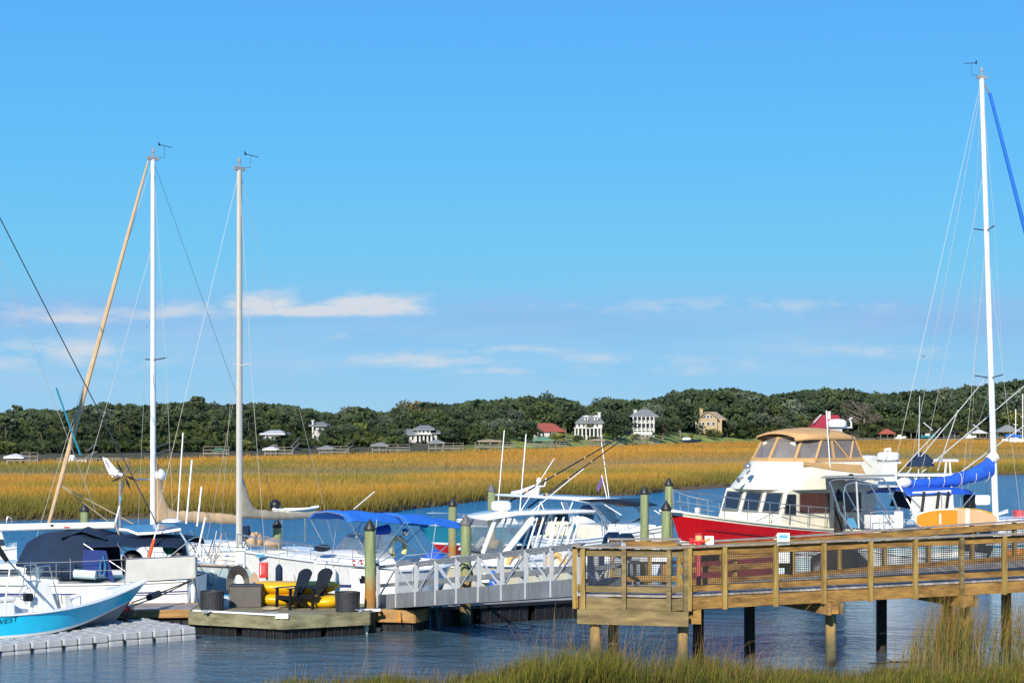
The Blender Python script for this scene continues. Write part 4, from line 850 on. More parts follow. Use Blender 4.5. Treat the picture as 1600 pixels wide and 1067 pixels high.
# dock collar round the near piling
t=thing('pile_guide','white pile guide hoop with rubber boot around the near piling','pile guide',G(578,52,0)); mb=MB()
mb.tube([(.26*math.cos(a),.26*math.sin(a),.60) for a in [i*math.pi/8 for i in range(16)]],.045,7,closed=True); mb.build('hoop',M['gangalu'],t)
MB().box((0,-.22,.62),(.62,.10,.07)).build('bracket',M['white'],t,.01)
mb=MB(); mb.tube([(-.10,-.3,.34),(-.12,-.34,.12),(-.14,-.36,-.02)],[.07,.12,.09],10); mb.tube([(-.05,-.32,.06),(-.34,-.36,.02)],[.1,.09],10); mb.build('boot',M['fender'],t)
# modular floating jet dock: rows of interlocked cubes, one thing
jd=thing('jet_dock','white grey modular cube float ramp under the cyan boat','float ramp',(-12.4,46.5,0),math.atan2(3.5,3.93))
for r_ in range(5):
    for i in range(-5,13):
        x=i*.43+.2+(0 if r_%2==0 else .0); y=.26+r_*.5; z=-.06+(.0 if r_<1 else .03)+(.05 if i>6 else .03*i/10)
        if r_ in (1,2,3) : z-=.02
        mb=MB(); mb.box((0,0,-.1),(.424,.49,.2)); mb.box((0,0,.105),(.424,.485,.2),taper=.93); mb.box((0,0,.215),(.26,.30,.03),taper=.8)
        o=mb.build('float_cube',M['floatw'],jd,.05); o.location=(x,y,z+.14)
for i in range(-2,6): 
    mb=MB(); mb.box((i*.86-.02,.005,.10),(.07,.05,.07)); mb.box((i*.86-.02,.0,.04),(.04,.05,.06)); mb.build('connector_pin',M['black'],jd,.01)
# ================================================================ pilings
def piling(px,Y,ztop,label,dark=False,r=.15,cap='black',group=None):
    t=thing('piling',label,'piling',G(px,Y,0),random.uniform(0,6)); mb=MB(); rr=random.Random(px)
    mb.tube([(0,0,-1.8),(rr.uniform(-.02,.02),0,0),(rr.uniform(-.02,.02),.0,ztop*.5),(0,0,ztop)],[r*1.08,r*1.05,r*1.02,r*.97],16); mb.build('post',M['darkpile' if dark else 'piling'],t)
    MB().lathe([(r*1.08,-.03),(r*1.12,.02),(r*1.1,.05),(.012,.29)],(0,0,ztop-.02),20).build('cone_cap',M[cap],t)
    return t
capg=mat('grey_weathered_cap',(.12,.12,.125),.6); M['capg']=capg
capb=mat('black_sheen_cap',(.022,.020,.018),.45,var=.3); M['capb']=capb
for px,Y,py,lab,dk,cp in ((578,52,826,'nearest green piling with black cone cap beside the dark planters',0,'capb'),(707,69,789,'slim green piling behind the right end of the blue bimini',0,'capb'),(728,53.6,818,'thick green piling with grey cone cap in front of the hardtop boat',0,'capg'),
  (768,75,766,'weathered grey green piling with flat grey cap left of the whip antennas',0,'capg'),(1007,68,770,'orange footed green piling left of the trawler bow',0,'capb'),(1045,71,757,'farthest green piling left of the trawler bow',0,'capb'),(1041,60,795,'green piling just in front of the red trawler bow',0,'capb'),
  (1310,67.5,775,'dark piling standing against the trawler side',1,'capb'),(132,69,797,'green piling seen over the white boom at left',0,'capb'),(433,64.8,822,'green piling behind the grey sail cover',0,'capb')):
    piling(px,Y,wz(px,py,Y),lab,bool(dk),cap=cp)
# ================================================================ things on the dock
def onp(px,py): 
    Y=(H-ZD)*F/(py-YH); return G(px,Y,ZD)
def adirondack(loc,rz,label):
    t=thing('adirondack_chair',label,'chair',loc,rz,'black slatted chairs on the dock platform'); m=M['chairbl']
    # faces -y; seat .38 high sloping back, fan back leaning
    for s_ in (-1,1):
        mb=MB(); mb.beam((s_*.27,-.42,0),(s_*.27,-.40,.56),.035,.10,up=(0,1,0)); mb.build('front_leg',m,t,.006)
        mb=MB(); mb.beam((s_*.25,-.42,.32),(s_*.25,.50,.02),.03,.12); mb.build('rear_leg',m,t,.006)
        mb=MB(); mb.prism([(s_*.27-.07,-.50),(s_*.27+.07,-.50),(s_*.27+.07,.1),(s_*.27+.03,.38),(s_*.27-.03,.38),(s_*.27-.07,.1)],.56,.585); mb.build('armrest',m,t,.006)
    mb=MB(); 
    for i in range(6): y=-.42+i*.095; mb.box((0,y,.37-i*.022),(.50,.08,.02))
    mb.box((0,-.45,.32),(.5,.02,.10)); mb.build('seat',m,t,.004)
    mb=MB()
    for i in range(7):
        u_=i-3; tp=lambda x_: 1.06-1.25*x_*x_-6*max(0,abs(x_)-.2)**2; x0=u_*.052; x1=u_*.078; y0,z0=.06,.26; xl,xr=x1-.036,x1+.036; zl,zr_=tp(xl),tp(xr); yl,yr_=y0+(zl-z0)*.46,y0+(zr_-z0)*.46
        mb.hexa([(x0-.023,y0,z0),(x0+.023,y0,z0),(x0+.023,y0+.02,z0),(x0-.023,y0+.02,z0),(xl,yl,zl),(xr,yr_,zr_),(xr,yr_+.02,zr_),(xl,yl+.02,zl)])
    mb.beam((-.27,.26,.56),(.27,.26,.56),.05,.03); mb.beam((-.24,.345,.82),(.24,.345,.82),.03,.05); mb.build('backrest',m,t,.004)
    return t
adirondack(onp(461,950),R(-42),'left black slatted chair facing the water beside the yellow kayaks')
adirondack(onp(494,949),R(-38),'right black slatted chair nearer the round tub')
def kayak(x,y,z,Ln,rz,label,roll=0,inv=False):
    t=thing('kayak',label,'kayak',(x,y,z),rz,'yellow kayaks stacked on the dock'); mb=MB(); rings=[]
    for i in range(15):
        u_=-1+2*i/14; w_=.40*(1-abs(u_)**4)**.7+.02; hgt=.19*(1-abs(u_)**6)**.8+.02; rock=.05*abs(u_)**2.6; x_=u_*Ln/2
        rings.append([(x_,w_*math.cos(a),rock+.17+hgt*math.sin(a)*(1.0 if math.sin(a)<0 else .75)) for a in [k*math.pi/7 for k in range(14)]])
    mb.loft(rings,True,0,caps=True); mb.build('hull',M['yellow'],t,smooth_all=True,angle=60)
    if not inv: mb=MB(); mb.lathe([(.30,0),(.33,.02),(.30,.04)],(0,0,.285),16,0,Matrix.Diagonal((1.3,.6,1))); mb.build('cockpit_rim',M['black'],t)
    return t
k0=onp(462,948)
kayak(-6.0,53.3,.62,2.35,R(4),'lowest yellow kayak, lying on the dock boards',inv=True)
kayak(-6.0,53.35,.95,2.45,R(2),'topmost yellow kayak of the stack',inv=True)
kayak(-5.35,52.65,.62,1.5,R(-12),'short yellow kayak lying in front behind the chairs',inv=True)
def tub(px,py,r,h_,label,tap=.93):
    t=thing('planter_tub',label,'planter',onp(px,py)); MB().lathe([(r*tap,0),(r,h_*.92),(r*1.04,h_*.93),(r*1.04,h_),(r*.94,h_),(r*.92,h_*.86)],(0,0,0),28).build('tub',M['dkgrey'],t)
    mb=MB()
    for k in range(18):
        a=k*2*math.pi/18; mb.beam((r*tap*math.cos(a),r*tap*math.sin(a),.03),(r*.995*math.cos(a),r*.995*math.sin(a),h_*.9),.04,.025,up=(math.cos(a),math.sin(a),0))
    mb.build('ribs',M['dkgrey'],t); MB().lathe([(r*.90,0),(r*.5,.02),(.01,.03)],(0,0,h_*.88),20).build('lid',M['dkgrey'],t); return t
tub(331,953,.32,.52,'dark ribbed tub at the left corner of the platform'); tub(543,955,.33,.53,'dark ribbed tub between the right chair and the near piling')
t=thing('dock_box','brown grey storage box left of the kayaks','storage box',onp(384,948)); MB().box((0,.2,.28),(.86,.55,.56)).build('body',M['boxgrey'],t,.02); MB().box((0,.2,.585),(.90,.59,.05)).build('lid',M['dkgrey'],t,.015)
t=thing('net_bundle','dark coiled hose standing behind the storage box','hose',onp(370,943)+Vector((0,.25,0)))
mb=MB()
for i in range(9): 
    r_=.50-.03*i; mb.tube([(r_*.62*math.cos(a),.02*i-.08+.03*math.sin(a*3),.55+r_*math.sin(a)) for a in [k*math.pi/9 for k in range(19)]],.02,5,mi=i%2)
mb.build('coil',[M['black'],M['boxgrey']],t)
t.name='hose_coil'
def pedestal(px,py,hh_,label,Y=None):
    t=thing('power_pedestal',label,'power pedestal',onp(px,py) if Y is None else G(px,Y,.6)); MB().box((0,0,hh_*.5),(.26,.24,hh_)).build('column',M['white'],t,.01)
    MB().box((0,0,hh_+.03),(.38,.36,.07),taper=.8).build('cap',M['fender'],t,.01); MB().lathe([(.03,0),(.035,.06),(.01,.09)],(0,0,hh_+.07),8).build('lamp',M['fender'],t); MB().box((0,-.13,hh_*.62),(.17,.03,.26)).build('socket_panel',M['botgrey'],t); return t
pedestal(501,937,1.05,'white power pedestal behind the black chairs',55.0)
pedestal(376,937,1.35,'white power pedestal under the bow of the cuddy cruiser',56.2)
t=thing('extinguisher_cabinet','tall red fire extinguisher cabinet on a dock post','extinguisher cabinet',G(412,55.3,.6)); MB().beam((.09,.06,0),(.09,.06,.7),.06,.06).build('post',M['gangalu'],t)
MB().box((0,0,.84),(.24,.20,.44)).build('case',M['redbright'],t,.02); MB().box((.0,-.105,.86),(.10,.01,.26)).build('door_panel',M['pinkred'],t); mb=MB(); mb.box((-.07,-.108,.86),(.02,.012,.3)); mb.build('label_strip',M['white'],t)
t=thing('paddle','tan paddle blade leaning behind the hose coil','paddle',G(397,55.4,.6)); MB().plate([(-.17,0,.48),(.17,0,.48),(.10,0,.66),(0,0,.80),(-.10,0,.66)],.03).build('blade',M['tanbot'],t); MB().tube([(0,0,0),(0,0,.5)],.02,6).build('shaft',M['black'],t)
# ================================================================ boats
class Boat:
    def __init__(s,name,label,cat,stern,bow,z=0.0,group=None):
        s.o0=Vector((stern[0],stern[1],0)); d=Vector((bow[0]-stern[0],bow[1]-stern[1],0)); s.L=d.length; s.h=d.normalized(); s.p=Vector((-s.h.y,s.h.x,0)); s.zr=z
        s.o=thing(name,label,cat,(stern[0],stern[1],z),math.atan2(d.y,d.x),group)
    def lx(s,px,y=0.0):
        k=(px-800)/F; ox,oy=s.o0.x,s.o0.y; return (k*(oy+y*s.p.y)-ox-y*s.p.x)/(s.h.x-k*s.h.y)
    def Y(s,x,y=0.0): return s.o0.y+x*s.h.y+y*s.p.y
    def lz(s,x,y,py): return H-(py-YH)/F*s.Y(x,y)-s.zr
    def pt(s,px,py,y=0.0): x=s.lx(px,y); return Vector((x,y,s.lz(x,y,py)))
    def xy(s,px,py,x): # point at given station x: solve lateral y
        k=(px-800)/F; a=s.o0+s.h*x; y=(k*a.y-a.x)/(s.p.x-k*s.p.y); return Vector((x,y,s.lz(x,y,py)))
def hull(B_,boat,fb=(.9,.85,1.2),tm=.45,tw=.85,p=2.3,draft=.35,chine=(.18,.55),rake=.9,flare=.55,rows=None,mats=None,hp='hull',n=22,cham=.92,open_=None,deckm='gel',crown=.05,L0=0.0,rubr=.03,rub='gel'):
    L_=boat.L; N=n
    def zs(t): 
        a,m_,b=fb; q=t*2-1; return m_+(b-a)/2*q+((a+b)/2-m_)*q*q if t>.5 or True else 0
    def hb(t):
        if t<tm: return B_/2*(tw+(1-tw)*math.sin(math.pi/2*t/tm))
        return B_/2*max(0,1-((t-tm)/(1-tm))**p)
    def sect(t):
        b=hb(t); z0=zs(t); cz=chine[0]+(chine[1]-chine[0])*max(0,(t-.35)/.65)**2; kz=-draft*(1-max(0,(t-.7)/.3)**2*.9)
        cb=b*(cham-(cham-flare)*max(0,(t-.3)/.7)**1.3); rw=[]
        ztop,zbot=zs(1),-draft*.1
        for v in rows:
            if v<=1: 
                y=b+(cb-b)*(v**(.75 if t>.4 else 1)); z=z0+(cz-z0)*v
            else: y=cb*(1-(v-1))**1.0; z=cz+(kz-cz)*(v-1)
            x=t*L_-rake*(t**3)*(zs(1)-z)/max(zs(1)+draft,.1); rw.append((x,y,z))
        return rw
    rows=rows or [0,.12,.3,.5,.7,.85,1,1.35,1.7,2]; mats=mats or ['gel']*(len(rows)-1); um=sorted(set(mats)); mb=MB()
    S=[sect(1-(1-i/N)**1.35 if False else i/N) for i in range(N+1)]
    for sgn in (1,-1):
        for j in range(len(rows)-1):
            vs=[];fs=[]
            for s_ in S: vs+= [(s_[j][0],sgn*s_[j][1],s_[j][2]),(s_[j+1][0],sgn*s_[j+1][1],s_[j+1][2])]
            for i in range(N): a=i*2; fs.append((a,a+1,a+3,a+2) if sgn>0 else (a+2,a+3,a+1,a))
            mb.add(vs,fs,um.index(mats[j]),True)
    s0=S[0]; tr=[(x,y,z) for x,y,z in s0]+[(x,-y,z) for x,y,z in s0[::-1]]; mb.add(tr,[tuple(range(len(tr)))],um.index(mats[3]))
    ho=mb.build(hp,[M[m] for m in um],boat.o,angle=50)
    # deck / cockpit liner
    mb=MB(); T=[i/24 for i in range(25)]
    cut=open_ or (2,2,0); t0,t1,fz=cut; gwd=.17
    def inb(t): return max(hb(t)-gwd,0.0)
    xs=lambda t: t*L_-rake*t**3*(zs(1)-zs(t))/max(zs(1)+draft,.1)
    lw=lambda t: .93-.42*max(0,(t-.35)/.65)
    lf=lambda t: fz+max(0,(t-.5)/.5)*.45*max(0,zs(t)-fz)
    ring=[]
    for t in T:
        b=hb(t); z=zs(t)
        if t0<=t<=t1 and b>gwd*1.5: ring.append([(xs(t),b,z),(xs(t),inb(t),z+.01),(xs(t),inb(t)*lw(t),lf(t)),(xs(t),0,lf(t)),(xs(t),-inb(t)*lw(t),lf(t)),(xs(t),-inb(t),z+.01),(xs(t),-b,z)])
        else: ring.append([(xs(t),b,z),(xs(t),b*.8,z+crown*.4),(xs(t),b*.4,z+crown*.85),(xs(t),0,z+crown),(xs(t),-b*.4,z+crown*.85),(xs(t),-b*.8,z+crown*.4),(xs(t),-b,z)])
    mb.loft(ring,False,0,smooth=True); mb.build('deck',M[deckm],boat.o,angle=30)
    rings=[]; mb=MB()
    for sg in (1,-1): mb.tube([(xs(t),sg*(hb(t)+.012),zs(t)-.02) for t in T[:-1]]+[(L_,0,zs(1)-.02)],rubr,6)
    mb.build('rub_rail',M[rub],boat.o)
    boat.zs,boat.hb=zs,hb; return ho
def stripe(boat,v,m,w=.03,t0=0,t1=.97,side=(1,-1),fl=.92):
    for sg in side:
        mb=MB(); vs=[];fs=[]
        for i in range(25):
            t=t0+(t1-t0)*i/24; z=boat.zs(t)*(1-v); f=1-(1-fl)*v if t<.4 else 1-v*((1-fl)+max(0,(t-.3)/.7)**1.3*.36); y=sg*(boat.hb(t)*f+.012); x=t*boat.L-(boat.zs(1)-z)*.45*t**3
            vs+=[(x,y,z+w/2),(x,y,z-w/2)]
        mb.add(vs,[(2*i,2*i+1,2*i+3,2*i+2) for i in range(24)]); mb.build('hull_stripe',M[m],boat.o)
def bowrail(boat,t0,t1,h_=.6,n=6,inset=.06,m='steel',mid=True,side=(1,-1),z_=None,r=.014,lean=.05):
    for sg in side:
        P=lambda t,hh,o=0: Vector((t*boat.L,sg*max(boat.hb(t)-inset+o,0.0),(boat.zs(t))+hh)); mb=MB(); T=[t0+(t1-t0)*i/12 for i in range(13)]
        mb.tube([P(t0-.02,.02)]+[P(t,h_,lean) for t in T],r,6); 
        if mid: mb.tube([P(t,h_*.5,lean*.5) for t in T],r*.7,5)
        for i in range(n+1): t=t0+(t1-t0)*i/n; mb.tube([P(t,0),P(t,h_,lean)],r*.85,5)
        mb.build('guard_rail',M[m],boat.o)
def outboard(parent,x,y,z,s=1.0,m='navyob',tilt=0,label=None,decal=False):
    e=MB(); Rm=Matrix.Rotation(tilt,4,'Y'); T=lambda p: Vector(Rm@Vector((p[0]*s,p[1]*s,p[2]*s)))+Vector((x,y,z))
    rings=[]
    for zz_,w_,l0,l1 in ((.0,.13,-.20,.12),(.12,.18,-.30,.20),(.35,.22,-.42,.26),(.62,.23,-.46,.24),(.86,.20,-.42,.16),(.98,.12,-.32,.02)):
        cx=(l0+l1)/2; a=(l1-l0)/2; rings.append([T((cx+a*math.copysign(abs(math.cos(k))**.7,math.cos(k)),w_*math.copysign(abs(math.sin(k))**.7,math.sin(k)),zz_)) for k in [j*2*math.pi/16 for j in range(16)]])
    e.loft(rings,True,0,caps=True); cowl=e.build('outboard_motor',M[m],parent)
    g=MB(); P=[T(p) for p in ((-.05,-.06,.02),(-.05,.06,.02),(-.28,.06,.02),(-.28,-.06,.02),(-.05,-.04,-.75),(-.05,.04,-.75),(-.25,.03,-.75),(-.25,-.03,-.75))]
    g.hexa([P[4],P[5],P[6],P[7],P[0],P[1],P[2],P[3]]); g.plate([T((.02,-.1,-.5)),T((-.42,-.1,-.48)),T((-.42,.1,-.48)),T((.02,.1,-.5))],.02)
    g.tube([T((.06,0,-.68)),T((-.1,0,-.70)),T((-.34,0,-.68))],[.03,.06,.045],8)
    for k in range(3): a=k*2.09; g.plate([T((-.36,0,-.68)),T((-.38,.14*math.cos(a-.4),-.68+.14*math.sin(a-.4))),T((-.36,.15*math.cos(a+.3),-.68+.15*math.sin(a+.3)))],.015)
    g.build('lower_unit',M['black'],cowl)
    if decal: d=MB(); 
    if decal:
        for sg in (-1,1): d.box((x-.1*s,y+sg*.232*s,z+.5*s),(.30*s,.006,.05*s))
        d.box((x-.47*s,y,z+.62*s),(.012,.26*s,.045*s)); d.build('decal',M['white'],cowl)
    return cowl
def canvas_top(name,pts_rows,m,parent,thick=.03,label=None):
    # pts_rows: list of rows (each a list of Vectors) -> slightly thick sheet
    mb=MB(); mb.loft(pts_rows,False,0,smooth=True); o=mb.build(name,M[m],parent,angle=60); s_=o.modifiers.new('sol','SOLIDIFY'); s_.thickness=thick; return o
def bimini(boat,x0,x1,w,z,m,sag=.12,drop=.18,nx=9,bows=3,base=None,z1=None,name='bimini',arch=.18,frame=True,pitch=0):
    rows=[]; z1=z if z1 is None else z1
    for i in range(nx):
        u_=i/(nx-1); x=x0+(x1-x0)*u_; zz_=z+(z1-z)*u_-sag*(1-(2*((u_*(bows-1))%1)-1)**2)*.5; e=drop*.6 if i in(0,nx-1) else 0
        rows.append([Vector((x,w*v,zz_-e+arch*(1-v*v)-(drop if abs(v)>.95 else 0))) for v in (-1,-.96,-.7,-.35,0,.35,.7,.96,1)])
    o=canvas_top(name,rows,m,boat.o)
    if frame and base is not None:
        bx,bz=base
        for k in range(bows):
            u_=k/(bows-1); x=x0+(x1-x0)*u_; zz_=z+(z1-z)*u_-.05; mb=MB()
            mb.tube([(bx,-w,bz),(x,-w,zz_-drop*.3),(x,-w*.7,zz_+arch*.5-.02),(x,0,zz_+arch-.02),(x,w*.7,zz_+arch*.5-.02),(x,w,zz_-drop*.3),(bx,w,bz)],.014,6); mb.build('bimini_bow',M['steel'],o)
    return o
def mast(boat,x,zb,zt,r,m,spread=(),lean=(0,0),head=True):
    top=Vector((x+lean[0],lean[1],zt)); base=Vector((x,0,zb)); mb=MB(); rings=[]
    for i in range(9):
        p=base.lerp(top,i/8); rr=r*(1-.25*(i/8)); rings.append([p+Vector((1.35*rr*math.cos(a),rr*math.sin(a),0)) for a in [k*math.pi/7 for k in range(14)]])
    mb.loft(rings,True,0,caps=True); mo=mb.build('mast',M[m],boat.o)
    sp=[]
    for f,w_,up_ in spread:
        p=base.lerp(top,f); mb=MB(); mb.tube([p+Vector((-.1,-w_,up_)),p,p+Vector((-.1,w_,up_))],.022,6); mb.build('spreader',M['wiredark' if m!='maststone' else 'alu'],mo); sp.append((p+Vector((-.1,-w_,up_)),p+Vector((-.1,w_,up_))))
    if head:
        mb=MB(); mb.box(tuple(top+Vector((0,0,.05))),(.42,.09,.12)); mb.tube([top+Vector((.0,0,.1)),top+Vector((0,0,.42))],.03,6); mb.lathe([(.045,0),(.055,.1),(.02,.16)],top+Vector((0,0,.25)),8); mb.build('masthead',M['botgrey'],mo)
        mb=MB(); mb.tube([top+Vector((-.15,0,.1)),top+Vector((-.45,0,.12)),top+Vector((-.45,0,.52))],.008,4); mb.tube([top+Vector((-.25,0,.55)),top+Vector((-.75,0,.50))],.012,4); mb.plate([top+Vector((-.22,0,.66)),top+Vector((-.30,0,.52)),top+Vector((-.20,0,.52))],.01); mb.build('wind_vane',M['black'],mo)
    return mo,base,top,sp
def wires(boat,lines,name='rigging',m='wire',r=.0065):
    for a,b_ in lines: MB().tube([a,(Vector(a)+Vector(b_))/2-Vector((0,0,.02)),b_],r,4).build(name,M[m],boat.o)
def ship_tube(boat,name,pts,r,m,n=8,r1=None): return MB().tube(pts,r,n,r1).build(name,M[m],boat.o)
def slab_from(parent,name,P,t,m): return MB().plate(P,t).build(name,M[m],parent,min(.01,t*.3))
def sailcover(boat,name,x0,x1,z0,z1,m,r0=.16,r1=.12,hump=.9,mastx=None,sag=.12,seed=1,curl=None):
    rr=random.Random(seed); mb=MB(); rings=[]; n=22
    for i in range(n+1):
        u_=i/n; x=x0+(x1-x0)*u_; z=(z0+(z1-z0)*u_-sag*math.sin(math.pi*u_)) if curl is None else z1+(z0-z1)*(1-u_)**curl; a=r0+(r1-r0)*u_; up_=hump*math.exp(-u_*u_*150)+.10*math.exp(-u_*4); w_=rr.uniform(.86,1.12)
        rings.append([Vector((x,a*math.cos(k)*w_*.8,z+(a*w_*math.sin(k) if math.sin(k)<0 else (a*w_+up_)*math.sin(k)))) for k in [j*2*math.pi/14 for j in range(14)]])
    mb.loft(rings,True,0,caps=True); o=mb.build(name,M[m],boat.o,angle=70)
    return o
# ---------------------------------------------------------------- 1 cyan centre console (key west)
b=Boat('center_console_boat','cyan sided open motorboat resting bow up on the cube float ramp','motorboat',(-14.55,47.35),(-9.82,51.6),z=.20)
hull(2.35,b,fb=(.80,.73,1.22),tm=.42,tw=.9,p=2.2,draft=0,chine=(.10,.70),rake=1.15,flare=.42,rubr=.02,rows=[0,.06,.08,.3,.5,.7,.88,1,1.35,1.7,2],mats=['gel','navyline','cyan','cyan','cyan','cyan','gel','botgrey','botgrey','botgrey'],open_=(.03,.80,.30),crown=.06)
# lettering on the side: WEST and the cut Y
def letters(boat,text,px0,py0,px1,py1,hgt,m,y_at):
    f=bpy.data.curves.new('lettering','FONT'); f.body=text; f.size=hgt*1.4; f.extrude=0; f.shear=.25; f.space_character=1.05
    o=bpy.data.objects.new('lettering',f); COL.objects.link(o); bpy.context.view_layer.update(); me=bpy.data.meshes.new_from_object(o); bpy.data.objects.remove(o)
    me.materials.clear(); me.materials.append(M[m]); o=bpy.data.objects.new('hull_lettering',me); COL.objects.link(o); o.parent=boat.o
    p0=boat.pt(px0,py0,y_at(px0)); p1=boat.pt(px1,py1,y_at(px1)); d=p1-p0; wdt=max(v.co.x for v in me.vertices); 
    zx=d.normalized(); up=Vector((0,0,1)); up=(up-zx*up.dot(zx)).normalized(); nn=zx.cross(up); mt=Matrix((zx,up,nn)).transposed().to_4x4(); mt.translation=p0; 
    mt=mt@Matrix.Diagonal((d.length/wdt,1,1,1))
    for v in me.vertices:        # lay every letter vertex on the curved topside
        q=mt@v.co; t=max(0,min(1,q.x/boat.L)); z0=boat.zs(t); vv=max(0,(z0-q.z)/(z0-.10)); bb=boat.hb(t); q.y=-(bb*(1-.08*vv)+.007); v.co=q
    me.update(); return o
ysd=lambda px: -(b.hb(max(.0,min(1,b.lx(px,-1.1)/b.L)))*.975+.03)
letters(b,'KEY WEST',-36,983,31,970,.13,'black',lambda px: ysd(px)-.03)
# console with windshield, wheel, rails, seat, throttle
cx=b.lx(66,0); c=MB(); P=[(-.45,-.36,.3),(.42,-.36,.3),(.42,.36,.3),(-.45,.36,.3),(-.32,-.30,1.38),(.02,-.30,1.38),(.02,.30,1.38),(-.32,.30,1.38)]
c.hexa([(cx+p[0],p[1],p[2]) for p in P]); c.build('console',M['gel'],b.o,.04)
slab_from(b.o,'windshield',[(cx-.30,-.30,1.38),(cx-.10,-.30,1.72),(cx-.10,.30,1.72),(cx-.30,.30,1.38)],.015,'glasstint')
ship_tube(b,'grab_rail',[(cx-.38,-.33,1.2),(cx-.30,-.36,1.78),(cx+.0,-.36,1.80),(cx+.16,-.36,1.25),(cx+.25,-.37,.9)],.018,'steel'); ship_tube(b,'grab_rail',[(cx-.38,.33,1.2),(cx-.30,.36,1.78),(cx+.0,.36,1.80),(cx+.16,.36,1.25)],.018,'steel')
mb=MB(); mb.tube([(cx-.52+.05*math.sin(a),.19*math.cos(a),1.12+.19*math.sin(a)) for a in [k*math.pi/7 for k in range(14)]],.015,5,closed=True); mb.tube([(cx-.52,0,1.12),(cx-.36,0,1.05)],.03,6); mb.build('steering_wheel',M['steel'],b.o)
MB().box((cx-.60,-.38,1.02),(.22,.18,.20)).build('throttle',M['black'],b.o,.03)
c=MB(); c.box((cx-1.25,0,.62),(.55,.85,.62)); c.build('helm_seat_base',M['gel'],b.o,.04); MB().box((cx-1.25,0,1.0),(.58,.9,.14)).build('helm_cushion',M['whitecv'],b.o,.05); MB().box((cx-1.50,0,1.28),(.12,.85,.42)).build('helm_backrest',M['whitecv'],b.o,.04)
c=MB(); c.hexa([(cx+.46,-.34,.3),(cx+.98,-.3,.3),(cx+.98,.3,.3),(cx+.46,.34,.3),(cx+.44,-.3,1.02),(cx+.66,-.26,.95),(cx+.66,.26,.95),(cx+.44,.3,1.02)]); c.build('console_seat',M['fender'],b.o,.05)
ship_tube(b,'flag_staff',[tuple(b.pt(6,957,-1.0)),tuple(b.pt(16,884,-1.0))],.022,'white')
ship_tube(b,'outrigger_pole',[tuple(b.pt(0,862,-.6)),tuple(b.pt(9,872,-.6)),tuple(b.pt(70,938,-.7))],.028,'steel')
MB().tube([b.pt(-6,852,-.6),b.pt(11,876,-.6)],.09,8,.06).build('pole_cover',M['black'],b.o)
outboard(b.o,-.35,0,.55,1.1,'white')
t=thing('bow_line','black mooring line with float running from the cyan bow to the sailboat stern','rope',b.o.matrix_world.translation if False else W(206,941,51.2)); q=W(300,906,55.2)-W(206,941,51.2); MB().tube([(0,0,0),q*.5+Vector((0,0,-.02)),q],.018,6).build('rope',M['ropebl'],t); q2=W(297,908,55.2)-W(206,941,51.2); MB().tube([(-.02,0,-.1),q2*.45+Vector((0,0,-.1)),q2],.018,6).build('rope',M['ropebl'],t); MB().tube([q*.27+Vector((0,0,-.03)),q*.43+Vector((0,0,-.03))],.095,10).build('snubber',M['black'],t)
for k in range(1): MB().ball((0,0,-.12),.07,10).build('shackle',M['wire'],t)
t=thing('bow_fender','red and black bow roller stop under the cyan bow','bow stop',W(196,950,51.3)); MB().ball((0,0,0),.14,12,sz=.7).build('roller',M['redbright'],t); MB().box((.02,.05,-.12),(.5,.3,.16)).build('bracket',M['black'],t,.02); MB().beam((0,.05,-.15),(0,.05,-.7),.1,.1).build('stand',M['black'],t)
# ---------------------------------------------------------------- A grey hulled sailboat with navy canvas
sA=(-9.35,57.0); bA=(-21.3,57.6)
b=Boat('sailboat','white and grey sailboat with navy dodger and solar topped bimini','sailboat',sA,bA)
hull(3.7,b,fb=(1.12,1.05,1.45),tm=.5,tw=.74,p=2.1,draft=.5,chine=(-.1,.1),rake=1.6,flare=.55,rows=[0,.06,.2,.4,.6,.8,1,1.4,2],mats=['gelgrey','gel','gel','gel','gel','gel','botblack','botblack'],cham=.88)
stripe(b,.28,'navyline',.03,.0,.9); stripe(b,.34,'navyline',.015,.0,.9)
def cab(boat,name,pts_bottom,pts_top,m,bevel=.04): 
    mb=MB(); mb.hexa(list(pts_bottom)+list(pts_top)); return mb.build(name,M[m],boat.o,bevel)
def cabin(boat,x0,x1,w0,w1,z0,z1,sl0=.2,sl1=.6,m='gel',name='cabin_trunk'):
    return cab(boat,name,[(x0,-w0,z0),(x1,-w1,z0),(x1,w1,z0),(x0,w0,z0)],[(x0+sl0,-w0*.86,z1),(x1-sl1,-w1*.8,z1),(x1-sl1,w1*.8,z1),(x0+sl0,w0*.86,z1)],m)
cabin(b,3.8,9.6,1.25,.7,1.0,1.55)
yn=1.5      # near (camera) side is +y for a boat whose bow points left? resolved by sign below
S_=1 if (b.p.y<0) else -1
mb=MB(); 
for px in (10,60,140): p=b.pt(px,893,S_*1.17); mb.box(tuple(p),(.75,.06,.16))
mb.build('cabin_windows',M['glass'],b.o,.01)
# weather cloth along the cockpit
P=[b.pt(195,910,S_*1.62),b.pt(304,903,S_*1.45),b.pt(305,869,S_*1.45),b.pt(197,874,S_*1.62)]; slab_from(b.o,'weather_cloth',P,.03,'weather')
slab_from(b.o,'transom_cloth',[b.pt(305,903,S_*1.45),b.pt(307,903,-S_*1.2),b.pt(308,870,-S_*1.2),b.pt(305,869,S_*1.45)],.03,'weather')
MB().tube([b.pt(195,912,S_*1.62),b.pt(197,873,S_*1.63),b.pt(305,868,S_*1.46),b.pt(306,903,S_*1.46)],.02,6).build('pushpit',M['steel'],b.o)
